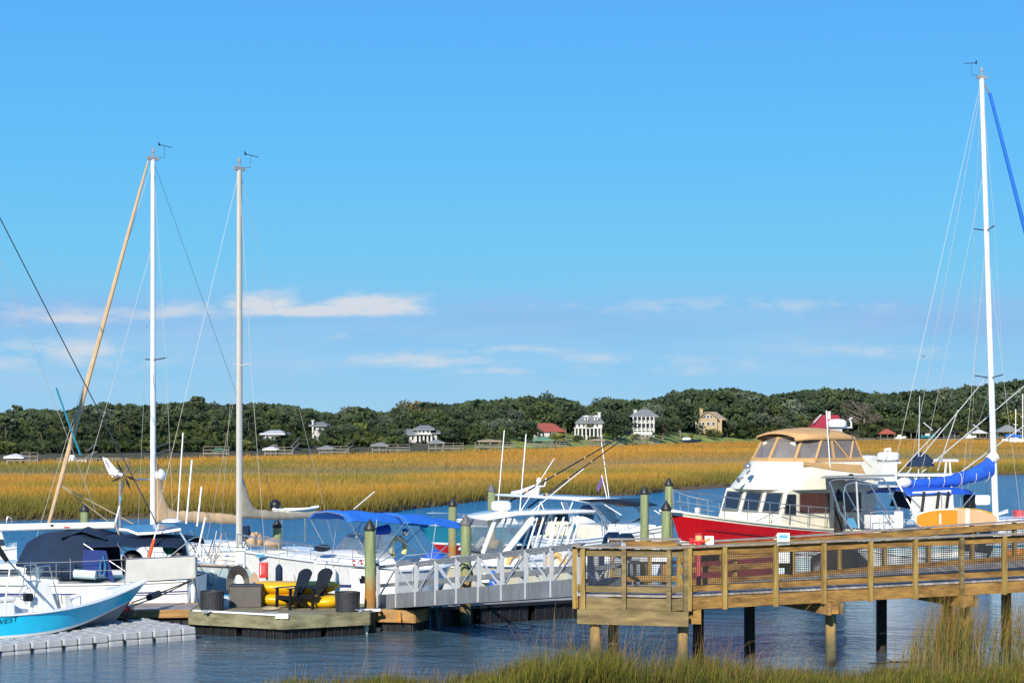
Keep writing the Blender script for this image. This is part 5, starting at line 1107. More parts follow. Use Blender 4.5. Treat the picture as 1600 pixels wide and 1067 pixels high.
# dodger
xa,xb_,xc,xd=b.lx(172,0),b.lx(120,0),b.lx(75,0),b.lx(42,0)
rows=[]
for x,z,w_ in ((xa,b.lz(xa,0,845),1.35),(b.lx(140,0),b.lz(xb_,0,836),1.40),(b.lx(100,0),b.lz(xc,0,835),1.36),(xc,b.lz(xc,0,838),1.28),(b.lx(56,0),b.lz(xd,0,850),1.15),(xd,b.lz(xd,0,877),1.05)):
    zb_=b.lz(x,0,895) if x<xc+.2 else b.lz(x,0,880); rows.append([Vector((x,w_*math.copysign(min(1,abs(v)),v) ,z if abs(v)<.72 else (z-(z-zb_)*(abs(v)-.72)/.28)))*1 for v in (-1,-.93,-.8,-.72,-.4,0,.4,.72,.8,.93,1)])
rows=[[Vector((p.x,p.y,p.z+.10*(1-(p.y/1.4)**2) if abs(p.y)<1.0 else p.z)) for p in r_] for r_ in rows]
canvas_top('dodger',rows,'navycv',b.o,.03)
# connector panel and aft curtain
slab_from(b.o,'side_curtain',[b.pt(128,895,S_*1.38),b.pt(160,897,S_*1.38),b.pt(180,912,S_*1.42),b.pt(166,860,S_*1.38),b.pt(130,858,S_*1.38)],.02,'sidecurtain')
bim=bimini(b,b.lx(305,0),b.lx(150,0),1.35,b.lz(b.lx(230,0),0,840),'navycv',sag=.10,drop=.16,bows=4,base=(b.lx(235,0),1.1),arch=.1)
canvas_top('bimini_connector',[[Vector((b.lx(182,0),v*1.2,b.lz(b.lx(182,0),0,840))) for v in (-1,0,1)],[Vector((b.lx(140,0),v*.9,b.lz(b.lx(140,0),0,828)+.1*(1-abs(v)))) for v in (-1,0,1)],[Vector((b.lx(112,0),v*1.2,b.lz(b.lx(112,0),0,838))) for v in (-1,0,1)]],'navycv',b.o)
zt=b.lz(b.lx(230,0),0,829)
slab_from(b.o,'solar_panel',[(b.lx(216,S_*1.1),S_*1.1,b.lz(b.lx(216,0),S_*1.1,832)),(b.lx(282,S_*1.1),S_*1.1,b.lz(b.lx(282,0),S_*1.1,826)),(b.lx(268,-S_*.9),-S_*.9,b.lz(b.lx(268,0),-S_*.9,819)),(b.lx(186,-S_*.9),-S_*.9,b.lz(b.lx(186,0),-S_*.9,822))],.04,'solar')
ship_tube(b,'panel_frame',[b.pt(186,827,S_*1.15),b.pt(199,828,S_*1.15),b.pt(215,834,S_*1.15),b.pt(250,832,S_*1.15),b.pt(283,827,S_*1.15)],.045,'white')
# boom and end fittings, off-frame mast
bz=b.lz(b.lx(100,0),0,823); ship_tube(b,'boom',[(b.lx(180,0),0,bz+.05),(b.lx(0,0),0,bz-.02),(b.lx(-60,0),0,bz-.05)],.11,'white',14)
MB().box((b.lx(106,0),S_*.115,bz),(.16,.012,.035)).build('boom_marking',M['redbright'],b.o); MB().box((b.lx(83,0),S_*.10,bz+.05),(.10,.06,.06)).build('boom_block',M['black'],b.o)
ship_tube(b,'boom_vang_rod',[b.pt(180,818,0),b.pt(187,790,0)],.03,'white'); ship_tube(b,'reef_line',[b.pt(180,812,0),b.pt(182,825,.05),b.pt(186,835,.05)],.018,'ropetan')
mx_=b.lx(-75,0); mo,mbse,mtop,sp=mast(b,mx_,1.5,14.6,.12,'mastwhite',((.5,1.0,.05),))
wires(b,[(b.pt(246,820,0),mtop)],'backstay','wiredark',.017); wires(b,[((b.L,0,1.5),mtop),((mx_,1.7,1.1),sp[0][1]),((mx_,-1.7,1.1),sp[0][0])],'rigging')
wires(b,[(b.pt(150,800,.3),mtop-Vector((0,0,.2)))],'topping_lift','wire',.008); wires(b,[(b.pt(126,712,.3),b.pt(88,606,.3))],'halyard_bundle','ropeblue',.028)
# cockpit contents
MB().ball((b.lx(216,0),S_*.7,1.62),.30,12,sz=1.1,sx=1.1).build('covered_wheel',M['black'],b.o); slab_from(b.o,'green_bag',[b.pt(252,846,S_*.9),b.pt(278,848,S_*.9),b.pt(272,862,S_*.9),b.pt(262,868,S_*.9),b.pt(256,860,S_*.9)],.12,'green')
MB().box((b.lx(240,0),S_*.6,1.45),(1.5,.5,.5)).build('cockpit_cushions',M['black'],b.o,.08); MB().ball((b.lx(290,0),S_*.8,1.75),.28,10,sz=1.3).build('covered_grill',M['black'],b.o)
MB().tube([b.pt(233,870,S_*1.5),b.pt(241,842,S_*1.5)],.05,8).build('danbuoy_float',M['buoyred'],b.o); MB().tube([b.pt(230,874,S_*1.5),b.pt(248,818,S_*1.5)],.018,6).build('danbuoy_pole',M['white'],b.o)
ship_tube(b,'arch',[b.pt(295,868,S_*1.3),b.pt(290,845,S_*1.3),b.pt(282,832,S_*1.2),b.pt(270,827,0),b.pt(270,826,-S_*1.2),b.pt(285,850,-S_*1.3)],.035,'steel')
ship_tube(b,'horn_antenna',[b.pt(277,815,-.4),b.pt(286,676,-.4)],.022,'white'); ship_tube(b,'horn_antenna',[b.pt(291,818,-.4),b.pt(300,718,-.4)],.028,'white'); ship_tube(b,'horn_antenna',[b.pt(308,822,-.4),b.pt(315,760,-.4)],.028,'white')
MB().lathe([(.05,0),(.30,.03),(.30,.08),(.12,.13)],b.pt(268,817,-.3),16).build('gps_dome',M['white'],b.o)
ship_tube(b,'ensign_staff',[b.pt(307,870,S_*.9),b.pt(321,808,S_*.9)],.03,'white')
for px in (48,88,110): ship_tube(b,'stanchion',[b.pt(px,905,S_*1.7),b.pt(px,880 if px<90 else 872,S_*1.7)],.016,'steel')
wires(b,[(b.pt(0,880,S_*1.7),b.pt(195,874,S_*1.65)),(b.pt(0,893,S_*1.7),b.pt(195,890,S_*1.65))],'lifeline','wire',.008)
MB().tube([b.pt(116,896,S_*1.72),b.pt(150,898,S_*1.72)],.13,10).build('fender',M['aqua'],b.o)
ship_tube(b,'blue_line',[b.pt(156,897,S_*1.6),b.pt(157,880,S_*1.5),b.pt(161,868,S_*1.45),b.pt(165,884,S_*1.5),b.pt(162,898,S_*1.6)],.025,'ropeblue')
# wind generator
tb=thing('wind_generator','white wind turbine with six dark blades on a pole at the sailboat stern','wind turbine',b.o.matrix_world.translation)
tb.location=(0,0,0); YT=57.8; p0=W(188,840,YT); tb.location=p0; ctr=W(190,745,YT)-p0
MB().tube([(0,0,0),W(187,790,YT)-p0,W(188,752,YT)-p0],.035,8).build('pole',M['botgrey'],tb)
MB().tube([W(183,740,YT)-p0,W(192,743,YT)-p0],.085,12).build('generator_body',M['gangalu'],tb)
MB().tube([W(171,740,YT)-p0,W(176,737,YT)-p0,W(184,740,YT)-p0],[.06,.12,.11],10).build('nacelle',M['white'],tb); MB().plate([W(160,714,YT)-p0,W(168,716,YT)-p0,W(182,733,YT)-p0,W(176,746,YT)-p0,W(168,735,YT)-p0],.04).build('tail_fin',M['white'],tb)
mb=MB()
for i in range(4): q=W(165.5+i*1.7,720+i*3.2,YT)-p0; mb.box((q.x,q.y-.03,q.z),(.035,.012,.05))
mb.build('fin_lettering',M['navyline'],tb)
cc=W(194,743,YT)-p0
for a in (62,122,-18,-62,-100,200):
    ca,sa=math.cos(R(a)),math.sin(R(a)); d=Vector((ca*.75,.35*ca,sa)); l_=.55; MB().plate([cc,cc+d*l_*.5+Vector((-sa*.05,0,ca*.05)),cc+d*l_,cc+d*l_*.5-Vector((-sa*.03,0,ca*.03))],.02).build('blade',M['black'],tb)
MB().tube([W(187,785,YT)-p0,W(189,776,YT)-p0],.035,6).build('blue_clamp',M['signblue'],tb)
# ---------------------------------------------------------------- B sailboat tan covers
b=Boat('sailboat','sailboat with tan boom cover and tan furled headsail behind the navy bimini','sailboat',G(480,71)[:2],G(50,64.3)[:2])
hull(3.3,b,fb=(1.1,1.0,1.35),tm=.5,tw=.7,p=2.0,draft=.5,chine=(-.1,.1),rake=1.5,flare=.55,cham=.88)
S_=1 if b.p.y<0 else -1
cabin(b,3.0,7.0,1.1,.6,1.0,1.5); mx_=b.lx(239,0)
zt=b.lz(mx_,0,250); mo,mbse,mtop,sp=mast(b,mx_,1.5,zt,.078,'mastwhite',((.478,.75,.06),))
MB().tube([mtop-Vector((.0,0,.1)),mbse+Vector((0,0,1.3))+Vector((-.13,0,0))],.018,6).build('mast_track',M['botgrey'],mo)
MB().ball(tuple(b.pt(248,742,-.1)),.26,14,sz=.9).build('radar_dome',M['white'],mo); ship_tube(b,'radar_bracket',[b.pt(214,748,-.05),b.pt(246,750,-.05)],.03,'steel')
sailcover(b,'boom_cover',mx_-.12,b.lx(374,0),b.lz(mx_,0,808),b.lz(b.lx(374,0),0,812),'tansail',.20,.17,1.75,seed=3,sag=-.05)
ft=b.pt(227,268,0); fbm=b.pt(75,822,0)
mb=MB(); mb.tube([ft.lerp(fbm,-.035),ft.lerp(fbm,.03),ft.lerp(fbm,.3),ft.lerp(fbm,.75),fbm],[.025,.05,.075,.09,.06],8); mb.build('furled_headsail',M['tansail'],b.o)
wires(b,[(mtop,(b.L,0,1.4))],'forestay'); wires(b,[(mtop,b.pt(440,812,0))],'backstay','wiredark',.007)
wires(b,[(sp[0][0],mtop),(sp[0][1],mtop),(sp[0][0],(mx_-.1,-1.4,1.1)),(sp[0][1],(mx_-.1,1.4,1.1)),(mbse.lerp(mtop,.47),(mx_-.6,-1.3,1.1)),(mbse.lerp(mtop,.47),(mx_+.7,1.3,1.1)),(mbse.lerp(mtop,.78),b.pt(118,800,0))],'shroud')
ship_tube(b,'furling_line',[b.pt(93,757,0),b.pt(140,782,0),b.pt(208,818,0)],.022,'ropetan',5); ship_tube(b,'furling_line',[b.pt(93,757,0),b.pt(130,785,.1),b.pt(170,815,.1)],.016,'ropetan',5)
wires(b,[(b.pt(270,790,0),b.pt(284,760,.1))],'flag_halyard','ropetan')
# ---------------------------------------------------------------- C pale aqua sailboat grey sail cover
b=Boat('sailboat','pale aqua hulled sailboat with bare grey mast and grey boom cover','sailboat',G(535,66)[:2],G(228,60.4)[:2])
hull(2.9,b,fb=(1.15,1.08,1.35),tm=.5,tw=.7,p=2.0,draft=.5,chine=(-.1,.1),rake=1.3,flare=.55,cham=.9,mats=['gel','aqua','aqua','aqua','aqua','aqua','bluecv','botgrey','botgrey'],rub='tanbot')
S_=1 if b.p.y<0 else -1; mx_=b.lx(374,0)
cabin(b,2.3,5.8,.95,.55,1.05,1.5,m='cream'); zt=b.lz(mx_,0,266); mo,mbse,mtop,sp=mast(b,mx_,1.4,zt,.092,'maststone',((.49,.48,.07),))
for dy in (-.075,.075): MB().tube([mbse+Vector((.05,dy,0)),mtop+Vector((.0,dy*.8,-.1))],.012,4).build('mast_groove',M['botgrey'],mo)
sailcover(b,'boom_cover',mx_-.05,b.lx(512,0),b.lz(mx_,0,802),b.lz(b.lx(512,0),0,802),'greysail',.15,.10,1.05,seed=8,sag=.08)
wires(b,[(mtop,b.pt(520,846,0))],'backstay','wire',.0065); wires(b,[(mtop,(b.L,0,1.35)),(sp[0][0],mtop),(sp[0][1],mtop),(sp[0][0],(mx_-.1,-1.3,1.1)),(sp[0][1],(mx_-.1,1.3,1.1)),(mbse.lerp(mtop,.48),(mx_+.6,-1.2,1.1))],'shroud')
bowrail(b,.55,.97,.6,4); 
ship_tube(b,'furling_line',[b.pt(340,850,0),b.pt(375,842,0),b.pt(420,838,0)],.012,'ropetan')
for px,c_ in ((393,'tansail'),(401,'tansail')): MB().ball(tuple(b.pt(px,843,0)),.22,10,sz=1.2).build('wrapped_bag',M[c_],b.o)
MB().ball(tuple(b.pt(425,848,0)),.3,10,sz=.6,sx=1.4).build('folded_dinghy',M['tanbot'],b.o)
MB().tube([b.pt(384,838,0),b.pt(383,822,0)],.16,8).build('hatch_hood',M['navycv'],b.o)
slab_from(b.o,'blue_cover',[b.pt(352,868,S_*.5),b.pt(372,872,S_*.5),b.pt(368,866,S_*.1),b.pt(356,864,S_*.1)],.05,'bluecv')
rr=random.Random(4)
for i in range(16):
    px=rr.uniform(310,372); p=b.pt(px,rr.uniform(868,876),S_*rr.uniform(-.6,.8)); q=p+Vector((rr.uniform(-.5,.5),rr.uniform(-.2,.2),rr.uniform(.3,.9))); MB().tube([p,q],.018,5).build('deck_gear',M[rr.choice(['white','steel','ropebl','ropetan','steel','tanbot'])],b.o)
# dinghy on davits behind C (white and black hull upside)
b=Boat('dinghy','small white dinghy with black engine hung above the grey boom cover','dinghy',G(428,74)[:2],G(498,74)[:2],z=2.15)
hull(1.1,b,fb=(.30,.28,.36),tm=.4,tw=.8,p=2,draft=.02,chine=(.08,.2),rake=.3,rows=[0,.3,.6,1,1.5,2],mats=['gelgrey','cream','cream','cream','cream'],open_=(.05,.8,.12))
MB().ball((.05,0,.42),.22,10,sz=1.0).build('engine_cowl',M['black'],b.o); ship_tube(b,'davit',[(.3,0,.1),(.3,.0,-1.0)],.04,'steel'); ship_tube(b,'davit',[(1.2,0,.1),(1.2,.0,-1.0)],.04,'steel')
# ---------------------------------------------------------------- 3 white cuddy cruiser blue bimini
b=Boat('cabin_cruiser','white cuddy cruiser with blue pinstripe under a bright blue bimini','motorboat',(-2.5,63.6),(-8.52,58.9))
hull(2.7,b,fb=(1.15,1.22,1.80),tm=.42,tw=.88,p=2.1,draft=.3,chine=(.25,.80),rake=1.7,flare=.60,cham=.96,mats=['gel']*6+['tanbot']*3,open_=(.03,.34,.55),crown=.05)
S_=1 if b.p.y<0 else -1; stripe(b,.52,'navyline',.045,.0,.80,fl=.94)
# cuddy cabin crown: lofted
rings=[]
for px,w_,h_ in ((425,.10,.02),(445,.55,.20),(480,.80,.33),(530,.95,.45),(575,1.05,.52),(592,1.08,.50)):
    x=b.lx(px,0); z=b.zs(x/b.L); rings.append([(x,w_*v,z+h_*(1-abs(v)**2.6)-.02) for v in (-1,-.9,-.7,-.4,0,.4,.7,.9,1)])
MB().loft(rings,False).build('cuddy_cabin',M['gel'],b.o,angle=60)
x=b.lx(506,S_*.98); mb=MB(); mb.ball((x,S_*.90,b.lz(x,S_*.9,856)),.2,14,sx=1.6,sy=.3,sz=.6); mb.build('porthole',M['glass'],b.o)
bowrail(b,.45,.985,.50,6,inset=.10)
# windshield frame
xw=b.lx(575,0); zw=b.zs(.5)+.42
for sg in (-1,1): slab_from(b.o,'windshield_side',[(xw-.2,sg*1.12,zw-.1),(xw+.75,sg*.85,zw-.1),(xw+.15,sg*.85,zw+.45),(xw-.35,sg*1.05,zw+.45)],.015,'glasstint'); ship_tube(b,'windshield_frame',[(xw-1.1,sg*1.15,zw-.1),(xw-.35,sg*1.05,zw+.47),(xw+.15,sg*.85,zw+.47),(xw+.75,sg*.85,zw-.1)],.025,'steel')
slab_from(b.o,'windshield_front',[(xw+.75,-.85,zw-.1),(xw+.75,.85,zw-.1),(xw+.15,.85,zw+.45),(xw+.15,-.85,zw+.45)],.015,'glasstint'); ship_tube(b,'windshield_frame',[(xw+.15,-.85,zw+.47),(xw+.15,.85,zw+.47)],.025,'steel')
MB().box((xw-.5,S_*-.5,zw+.1),(.5,.6,.5)).build('helm_console',M['gel'],b.o,.05)
for k,(pa,pb_,ya,yb) in enumerate(((512,602,800,806),(600,697,803,815))):
    x0,x1=b.lx(pb_,0),b.lx(pa,0); z0,z1=b.lz(x0,0,yb),b.lz(x1,0,ya); bimini(b,x0,x1,1.15,z0-.03,'bluecv',sag=.10,drop=.14,bows=3,base=((x0+x1)/2+.2,b.zs(.4)+.1),z1=z1-.05,arch=.14)
MB().tube([b.pt(582,832,0),b.pt(607,826,0)],.16,9).build('rolled_canvas',M['bluedk'],b.o)
ship_tube(b,'whip_antenna',[b.pt(553,795,0),b.pt(585,768,0)],.016,'white')
mb=MB(); c_=b.pt(622,856,0); mb.tube([c_+Vector((.0+.27*math.cos(a),0,.34*math.sin(a))) for a in [k*math.pi/8-.9 for k in range(13)]],.085,10); mb.build('horseshoe_buoy',M['bufflt'],b.o)
MB().ball(tuple(b.pt(633,831,0)),.13,10).build('stern_light',M['steel'],b.o); 
for px in (556,580): MB().tube([b.pt(px,840,0),b.pt(px+8,818,0)],.02,5).build('rod_holder',M['steel'],b.o)
mb=MB(); rr=random.Random(3)
for i,c_ in enumerate(range(9)): 
    q=b.pt(399+i*3.2,867.5,S_*(b.hb(.90)*.78)); mb.box(tuple(q+Vector((0,S_*.10,0))),(.08 if i not in (2,6) else .03,.02,.09))
mb.build('registration_number',M['signblue'],b.o)
for dx,dy in ((0,0),(0,6),(11,0),(12,4)): q=b.pt(552+dx,876+dy,S_*1.28); MB().box(tuple(q+Vector((0,S_*.04,0))),(.07,.03,.06)).build('red_marking',M['redbright'],b.o)
# ---------------------------------------------------------------- 4 small white skiff with raised motor
b=Boat('skiff','small white boat with dark bottom and tilted up motor beside the gangway foot','motorboat',G(583,56.7)[:2],G(708,60.2)[:2])
hull(1.9,b,fb=(1.35,1.32,1.42),tm=.4,tw=.9,p=2.2,draft=.1,chine=(.62,.95),rake=1.0,rows=[0,.04,.09,.3,.6,.85,1,1.4,2],mats=['gel','navyline','gel','gel','gel','gel','botblack','botblack'],open_=(.05,.75,.75))
outboard(b.o,-.18,0,1.12,.55,'black',tilt=R(62)); ship_tube(b,'bow_rail',[(2.2,-.8,1.4),(2.6,-.7,1.6),(3.6,-.3,1.65),(3.6,.3,1.65),(2.6,.7,1.6),(2.2,.8,1.4)],.015,'steel')
# ---------------------------------------------------------------- 5 cream hulled hardtop centre console
b=Boat('center_console_boat','cream hulled sport boat with white hardtop, radar dome and buff seats','motorboat',(3.28,66.0),(-2.98,62.2))
hull(2.8,b,fb=(1.05,1.02,1.25),tm=.45,tw=.9,p=2.3,draft=.3,chine=(.15,.6),rake=1.1,flare=.5,rows=[0,.10,.16,.3,.5,.7,.9,1,1.4,2],mats=['gel','botgrey','creamhull','creamhull','creamhull','creamhull','creamhull','gel','gel'],open_=(.03,.78,.55),crown=.08)
S_=1 if b.p.y<0 else -1; BB=b
x0,x1=b.lx(905,0),b.lx(742,0); zt=b.lz((x0+x1)/2,0,806)
mb=MB(); mb.loft([[(x0,-1.05,zt+.04),(x0,1.05,zt+.04)],[(x0+.15,-1.15,zt+.11),(x0+.15,1.15,zt+.11)],[(x1-1.0,-1.1,zt+.08),(x1-1.0,1.1,zt+.08)],[(x1,-.85,zt-.06),(x1,.85,zt-.06)]],False); o=mb.build('hardtop',M['gel'],b.o); s_=o.modifiers.new('sol','SOLIDIFY'); s_.thickness=.09; s_.offset=-1
# windshield frame of three big panes
zb_=b.lz(b.lx(760,0),0,862)
for sg in (-1,1):
    xa,xb2,xc2=b.lx(742,0),b.lx(778,0),b.lx(812,0)
    mb=MB(); mb.beam((xa+.15,sg*.75,zb_),(x1-.35,sg*.72,zt-.05),.10,.12); mb.build('front_pillar',M['gel'],b.o,.02); mb=MB(); mb.beam((xb2+.35,sg*1.0,zb_),(xb2-.75,sg*1.0,zt),.20,.16); mb.build('side_pillar',M['gel'],b.o,.03)
    slab_from(b.o,'side_window',[(xa+.1,sg*.8,zb_),(xb2+.35,sg*.98,zb_),(xb2-.55,sg*.98,zt-.05),(x1-.45,sg*.75,zt-.1)],.015,'glasstint')
    for dx in (.5,.75,1.25,1.55,2.0,2.2): MB().tube([(xb2+.1-dx,sg*1.0,zb_-.25),(xb2-.45-dx,sg*.95,zt)],.035,7).build('top_support',M['white'],b.o)
slab_from(b.o,'front_window',[(xa+.1,-.75,zb_),(xa+.1,.75,zb_),(x1-.4,.72,zt-.08),(x1-.4,-.72,zt-.08)],.015,'glasstint')
cabin(b,b.lx(800,0),b.lx(738,0)+.1,1.05,.95,.5,zb_+.02,.05,.1,'gel','console'); MB().box((b.lx(768,0),0,zb_+.03),(1.7,1.5,.05)).build('dash',M['black'],b.o,.02)
cabin(b,b.lx(742,0),b.lx(690,0),.9,.5,1.0,1.32,.1,.6,'gel','foredeck_lounge')
for px,dy in ((805,.9),(868,.9),(893,.9)): 
    p=b.pt(px,878,S_*dy); mb=MB(); mb.tube([p+Vector((.33*math.cos(a),0,-.25+.5*math.sin(a))) for a in [math.pi*k/8 for k in range(9)]],.10,9); mb.build('seat_bolster',M['buff'],b.o); MB().box(tuple(p+Vector((0,-S_*.1,-.1))),(.5,.2,.6)).build('seat_back',M['cream'],b.o,.06)
MB().box((b.lx(780,0),-S_*.3,zb_+.22),(.5,.5,.3)).build('dash_bag',M['buff'],b.o,.1)
c_=b.pt(783,800,0); MB().box((c_.x,0,zt+.10),(.4,.5,.22),taper=.8).build('radar_plinth',M['gel'],b.o,.03); MB().lathe([(.26,0),(.32,.04),(.34,.10),(.33,.24),(.27,.30),(.02,.32)],(c_.x,0,zt+.22),24).build('radar_dome',M['white'],b.o)
for px,py,px2,py2,r_ in ((778,790,788,672,.018),(812,800,822,678,.02),(811,802,866,716,.014),(826,802,912,732,.016)): ship_tube(b,'whip_antenna',[b.pt(px,py,0),b.pt(px2,py2,0)],r_,'white')
for px in (838,852,884,888): MB().tube([b.pt(px,802,0),b.pt(px+random.choice([-7,7,1]),784,0)],.02,6).build('rod_holder',M['white'],b.o)
# rocket launcher rod holders of the leaning post
for i in range(4):
    px=868+i*8; ship_tube(b,'rod_holder_post',[b.pt(px-8,852,.6),b.pt(px,820,.5)],.035,'white')
MB().tube([b.pt(840,817,S_*.6),b.pt(848,812,S_*.6)],.06,8).build('brown_grip',M['teak'],b.o)
outboard(b.o,-.35,-.4,.9,1.05,'navyob'); outboard(b.o,-.35,.4,.9,1.05,'navyob')
# ---------------------------------------------------------------- 6 teal boat
b=Boat('motorboat','teal hulled boat with white deck and red bottom tied behind the pilings','motorboat',G(905,88)[:2],G(650,83)[:2],z=.25)
hull(2.7,b,fb=(1.05,.98,1.15),tm=.45,tw=.88,p=2.0,draft=.4,chine=(.10,.25),rake=1.5,flare=.5,rows=[0,.10,.3,.55,.8,.90,1,1.4,2],mats=['gel','teal','teal','teal','teal','gel','redbright','redbright'],open_=(.03,.45,.4),crown=.22)
cabin(b,4.0,7.0,1.05,.5,.95,1.3); ship_tube(b,'bow_rail',[(5.5,1.1,1.1),(6.0,1.1,1.5),(7.6,.5,1.6),(8.2,0,1.6),(7.6,-.5,1.6),(6.0,-1.1,1.5),(5.5,-1.1,1.1)],.015,'steel')
outboard(b.o,-.3,0,.7,1.1,'navyob')
b2=thing('blue_float','blue covered buoy floating before the teal boat','buoy',G(679,78,0)+Vector((0,0,.0))); MB().lathe([(.05,-.2),(.55,-.05),(.50,.2),(.3,.5),(.04,.62)],(0,0,0),14).build('body',M['bluedk'],b2)
# ---------------------------------------------------------------- 7 second hardtop with outriggers
b=Boat('center_console_boat','white centre console with long hardtop, black outriggers and dark shade','motorboat',G(872,78.5)[:2],G(1053,71.5)[:2])
hull(2.9,b,fb=(1.15,1.25,1.95),tm=.42,tw=.9,p=2.2,draft=.3,chine=(.2,.8),rake=1.3,flare=.5,rows=[0,.16,.21,.3,.5,.7,.9,1,1.4,2],mats=['gel','botgrey','gel','gel','gel','gel','gel','gel','gel'],open_=(.03,.7,.5),crown=.08)
S_=1 if b.p.y<0 else -1
x0,x1=b.lx(790,0),b.lx(950,0); zt=b.lz((x0+x1)/2,0,779)
mb=MB(); mb.loft([[(x0,-.7,zt-.01),(x0,.7,zt-.01)],[(x0+.6,-1.05,zt+.04),(x0+.6,1.05,zt+.04)],[(x1-1,-1.1,zt+.05),(x1-1,1.1,zt+.05)],[(x1,-.9,zt-.03),(x1,.9,zt-.03)]],False); o=mb.build('hardtop',M['gel'],b.o); s_=o.modifiers.new('sol','SOLIDIFY'); s_.thickness=.08; s_.offset=-1
canvas_top('shade_awning',[[b.pt(936,779,v),b.pt(936,779,v)+Vector((.001,.0,0))] for v in (-1,)] and [[Vector((b.lx(930,0),v,zt+.03)) for v in (-1,0,1)],[Vector((b.lx(965,0),v,zt+.12)) for v in (-1.05,0,1.05)],[Vector((b.lx(998,0),v*.9,zt-.10)) for v in (-1.0,0,1.0)]],'black',b.o,.03)
for sg in (-1,1):
    for xa_,xb_ in ((b.lx(915,0),b.lx(926,0)),(b.lx(957,0),b.lx(977,0))): 
        for d_ in (0,.18): MB().tube([(xa_-d_,sg*.95,zt-.02),(xb_-d_,sg*.98,zt-.5),(xb_+.1-d_,sg*1.0,1.3)],.03,7).build('top_support',M['steel'],b.o)
    MB().tube([(b.lx(975,0),sg*.9,zt-.05),(b.lx(1001,0),sg*.9,zt-.4)],.025,6).build('top_support',M['white'],b.o)
    MB().tube([(b.lx(905,0),sg*1.1,1.3),(b.lx(935,0),sg*1.1,2.0)],.04,6).build('rod_tube',M['white'],b.o)
cabin(b,b.lx(915,0),b.lx(960,0),.6,.5,.5,1.75,.1,.25,'gel','console'); slab_from(b.o,'windshield',[(b.lx(955,0),-.5,1.7),(b.lx(955,0),.5,1.7),(b.lx(938,0),.45,2.5),(b.lx(938,0),-.45,2.5)],.015,'glasstint')
cabin(b,b.lx(975,0),b.lx(1028,0),.9,.4,1.3,1.85,.1,.6,'gel','forward_lounge'); slab_from(b.o,'cabin_window',[b.pt(985,817,S_*.95),b.pt(1000,808,S_*.9),b.pt(1003,812,S_*.85)],.03,'glass')
for px in (930,945,880): MB().box((b.lx(px,0),S_*.3,1.45),(.5,.9,.6)).build('seat',M['cream'],b.o,.08)
bowrail(b,.72,.985,.45,4,inset=.08)
outboard(b.o,-.4,.45,1.0,1.25,'navyob'); outboard(b.o,-.4,-.45,1.0,1.25,'navyob')
yy=S_*.6
for (a,b_) in (((788,788),(1000,665)),((826,792),(990,674))):
    p,q=b.pt(*a,yy),b.pt(*b_,yy); MB().tube([p,p.lerp(q,.5),q],[.04,.03,.014],7).build('outrigger',M['black'],b.o)
    for f in (.18,.4,.62): m_=p.lerp(q,f); MB().tube([m_,m_.lerp(q,.02)],.045,7).build('outrigger_ring',M['buff'],b.o)
ship_tube(b,'whip_antenna',[b.pt(952,780,0),b.pt(940,692,0)],.018,'white'); ship_tube(b,'flag_staff',[b.pt(950,784,0),b.pt(940,742,0)],.02,'white')
slab_from(b.o,'flag',[b.pt(940,741,0),b.pt(943,752,0),b.pt(935,768,0),b.pt(932,763,0),b.pt(937,752,0)],.02,'purple')
p=b.pt(830,770,0); MB().tube([b.pt(836,775,0),b.pt(842,755,0)],[.16,.09],10).build('radar_mast',M['gel'],b.o); MB().tube([b.pt(816,768,0),b.pt(835,766,0)],[.12,.24],12).build('searchlight_housing',M['white'],b.o); MB().tube([b.pt(801,770,0),b.pt(812,768,0)],.08,8).build('loudhailer',M['white'],b.o)
MB().ball(tuple(b.pt(842,751,0)),.11,10,sz=1.3).build('camera_dome',M['white'],b.o); ship_tube(b,'antenna_hoop',[b.pt(843,760,0),b.pt(851,759,0),b.pt(853,750,0),b.pt(853,747,0)],.03,'white')
# ---------------------------------------------------------------- 8 red trawler
b=Boat('trawler_yacht','red hulled trawler yacht with cream cabin and tan canvas flybridge','trawler yacht',(15.6,74.6),(5.45,66.0))
hull(4.1,b,fb=(1.92,1.90,2.68),tm=.45,tw=.86,p=2.3,draft=.9,chine=(.0,.35),rake=1.5,flare=.5,rows=[0,.06,.25,.44,.50,.54,.8,1,1.3,2],mats=['cream','red','red','gel','botblack','maroon','maroon','maroon','maroon'],crown=.08,deckm='cream',rub='cream',cham=.94)
S_=1 if b.p.y<0 else -1; W2=1.55; stripe(b,.20,'redline',.035,.05,.93)
# corners
xf=b.lx(1222,S_*W2); xaft=b.lx(1372,S_*W2); zs=b.zs
z_d=lambda x: b.zs(max(0,min(1,x/b.L)))
zt=b.lz(xf,S_*W2,765); z0=z_d(xf)-.25
ZR=b.lz(xf,S_*W2,770)
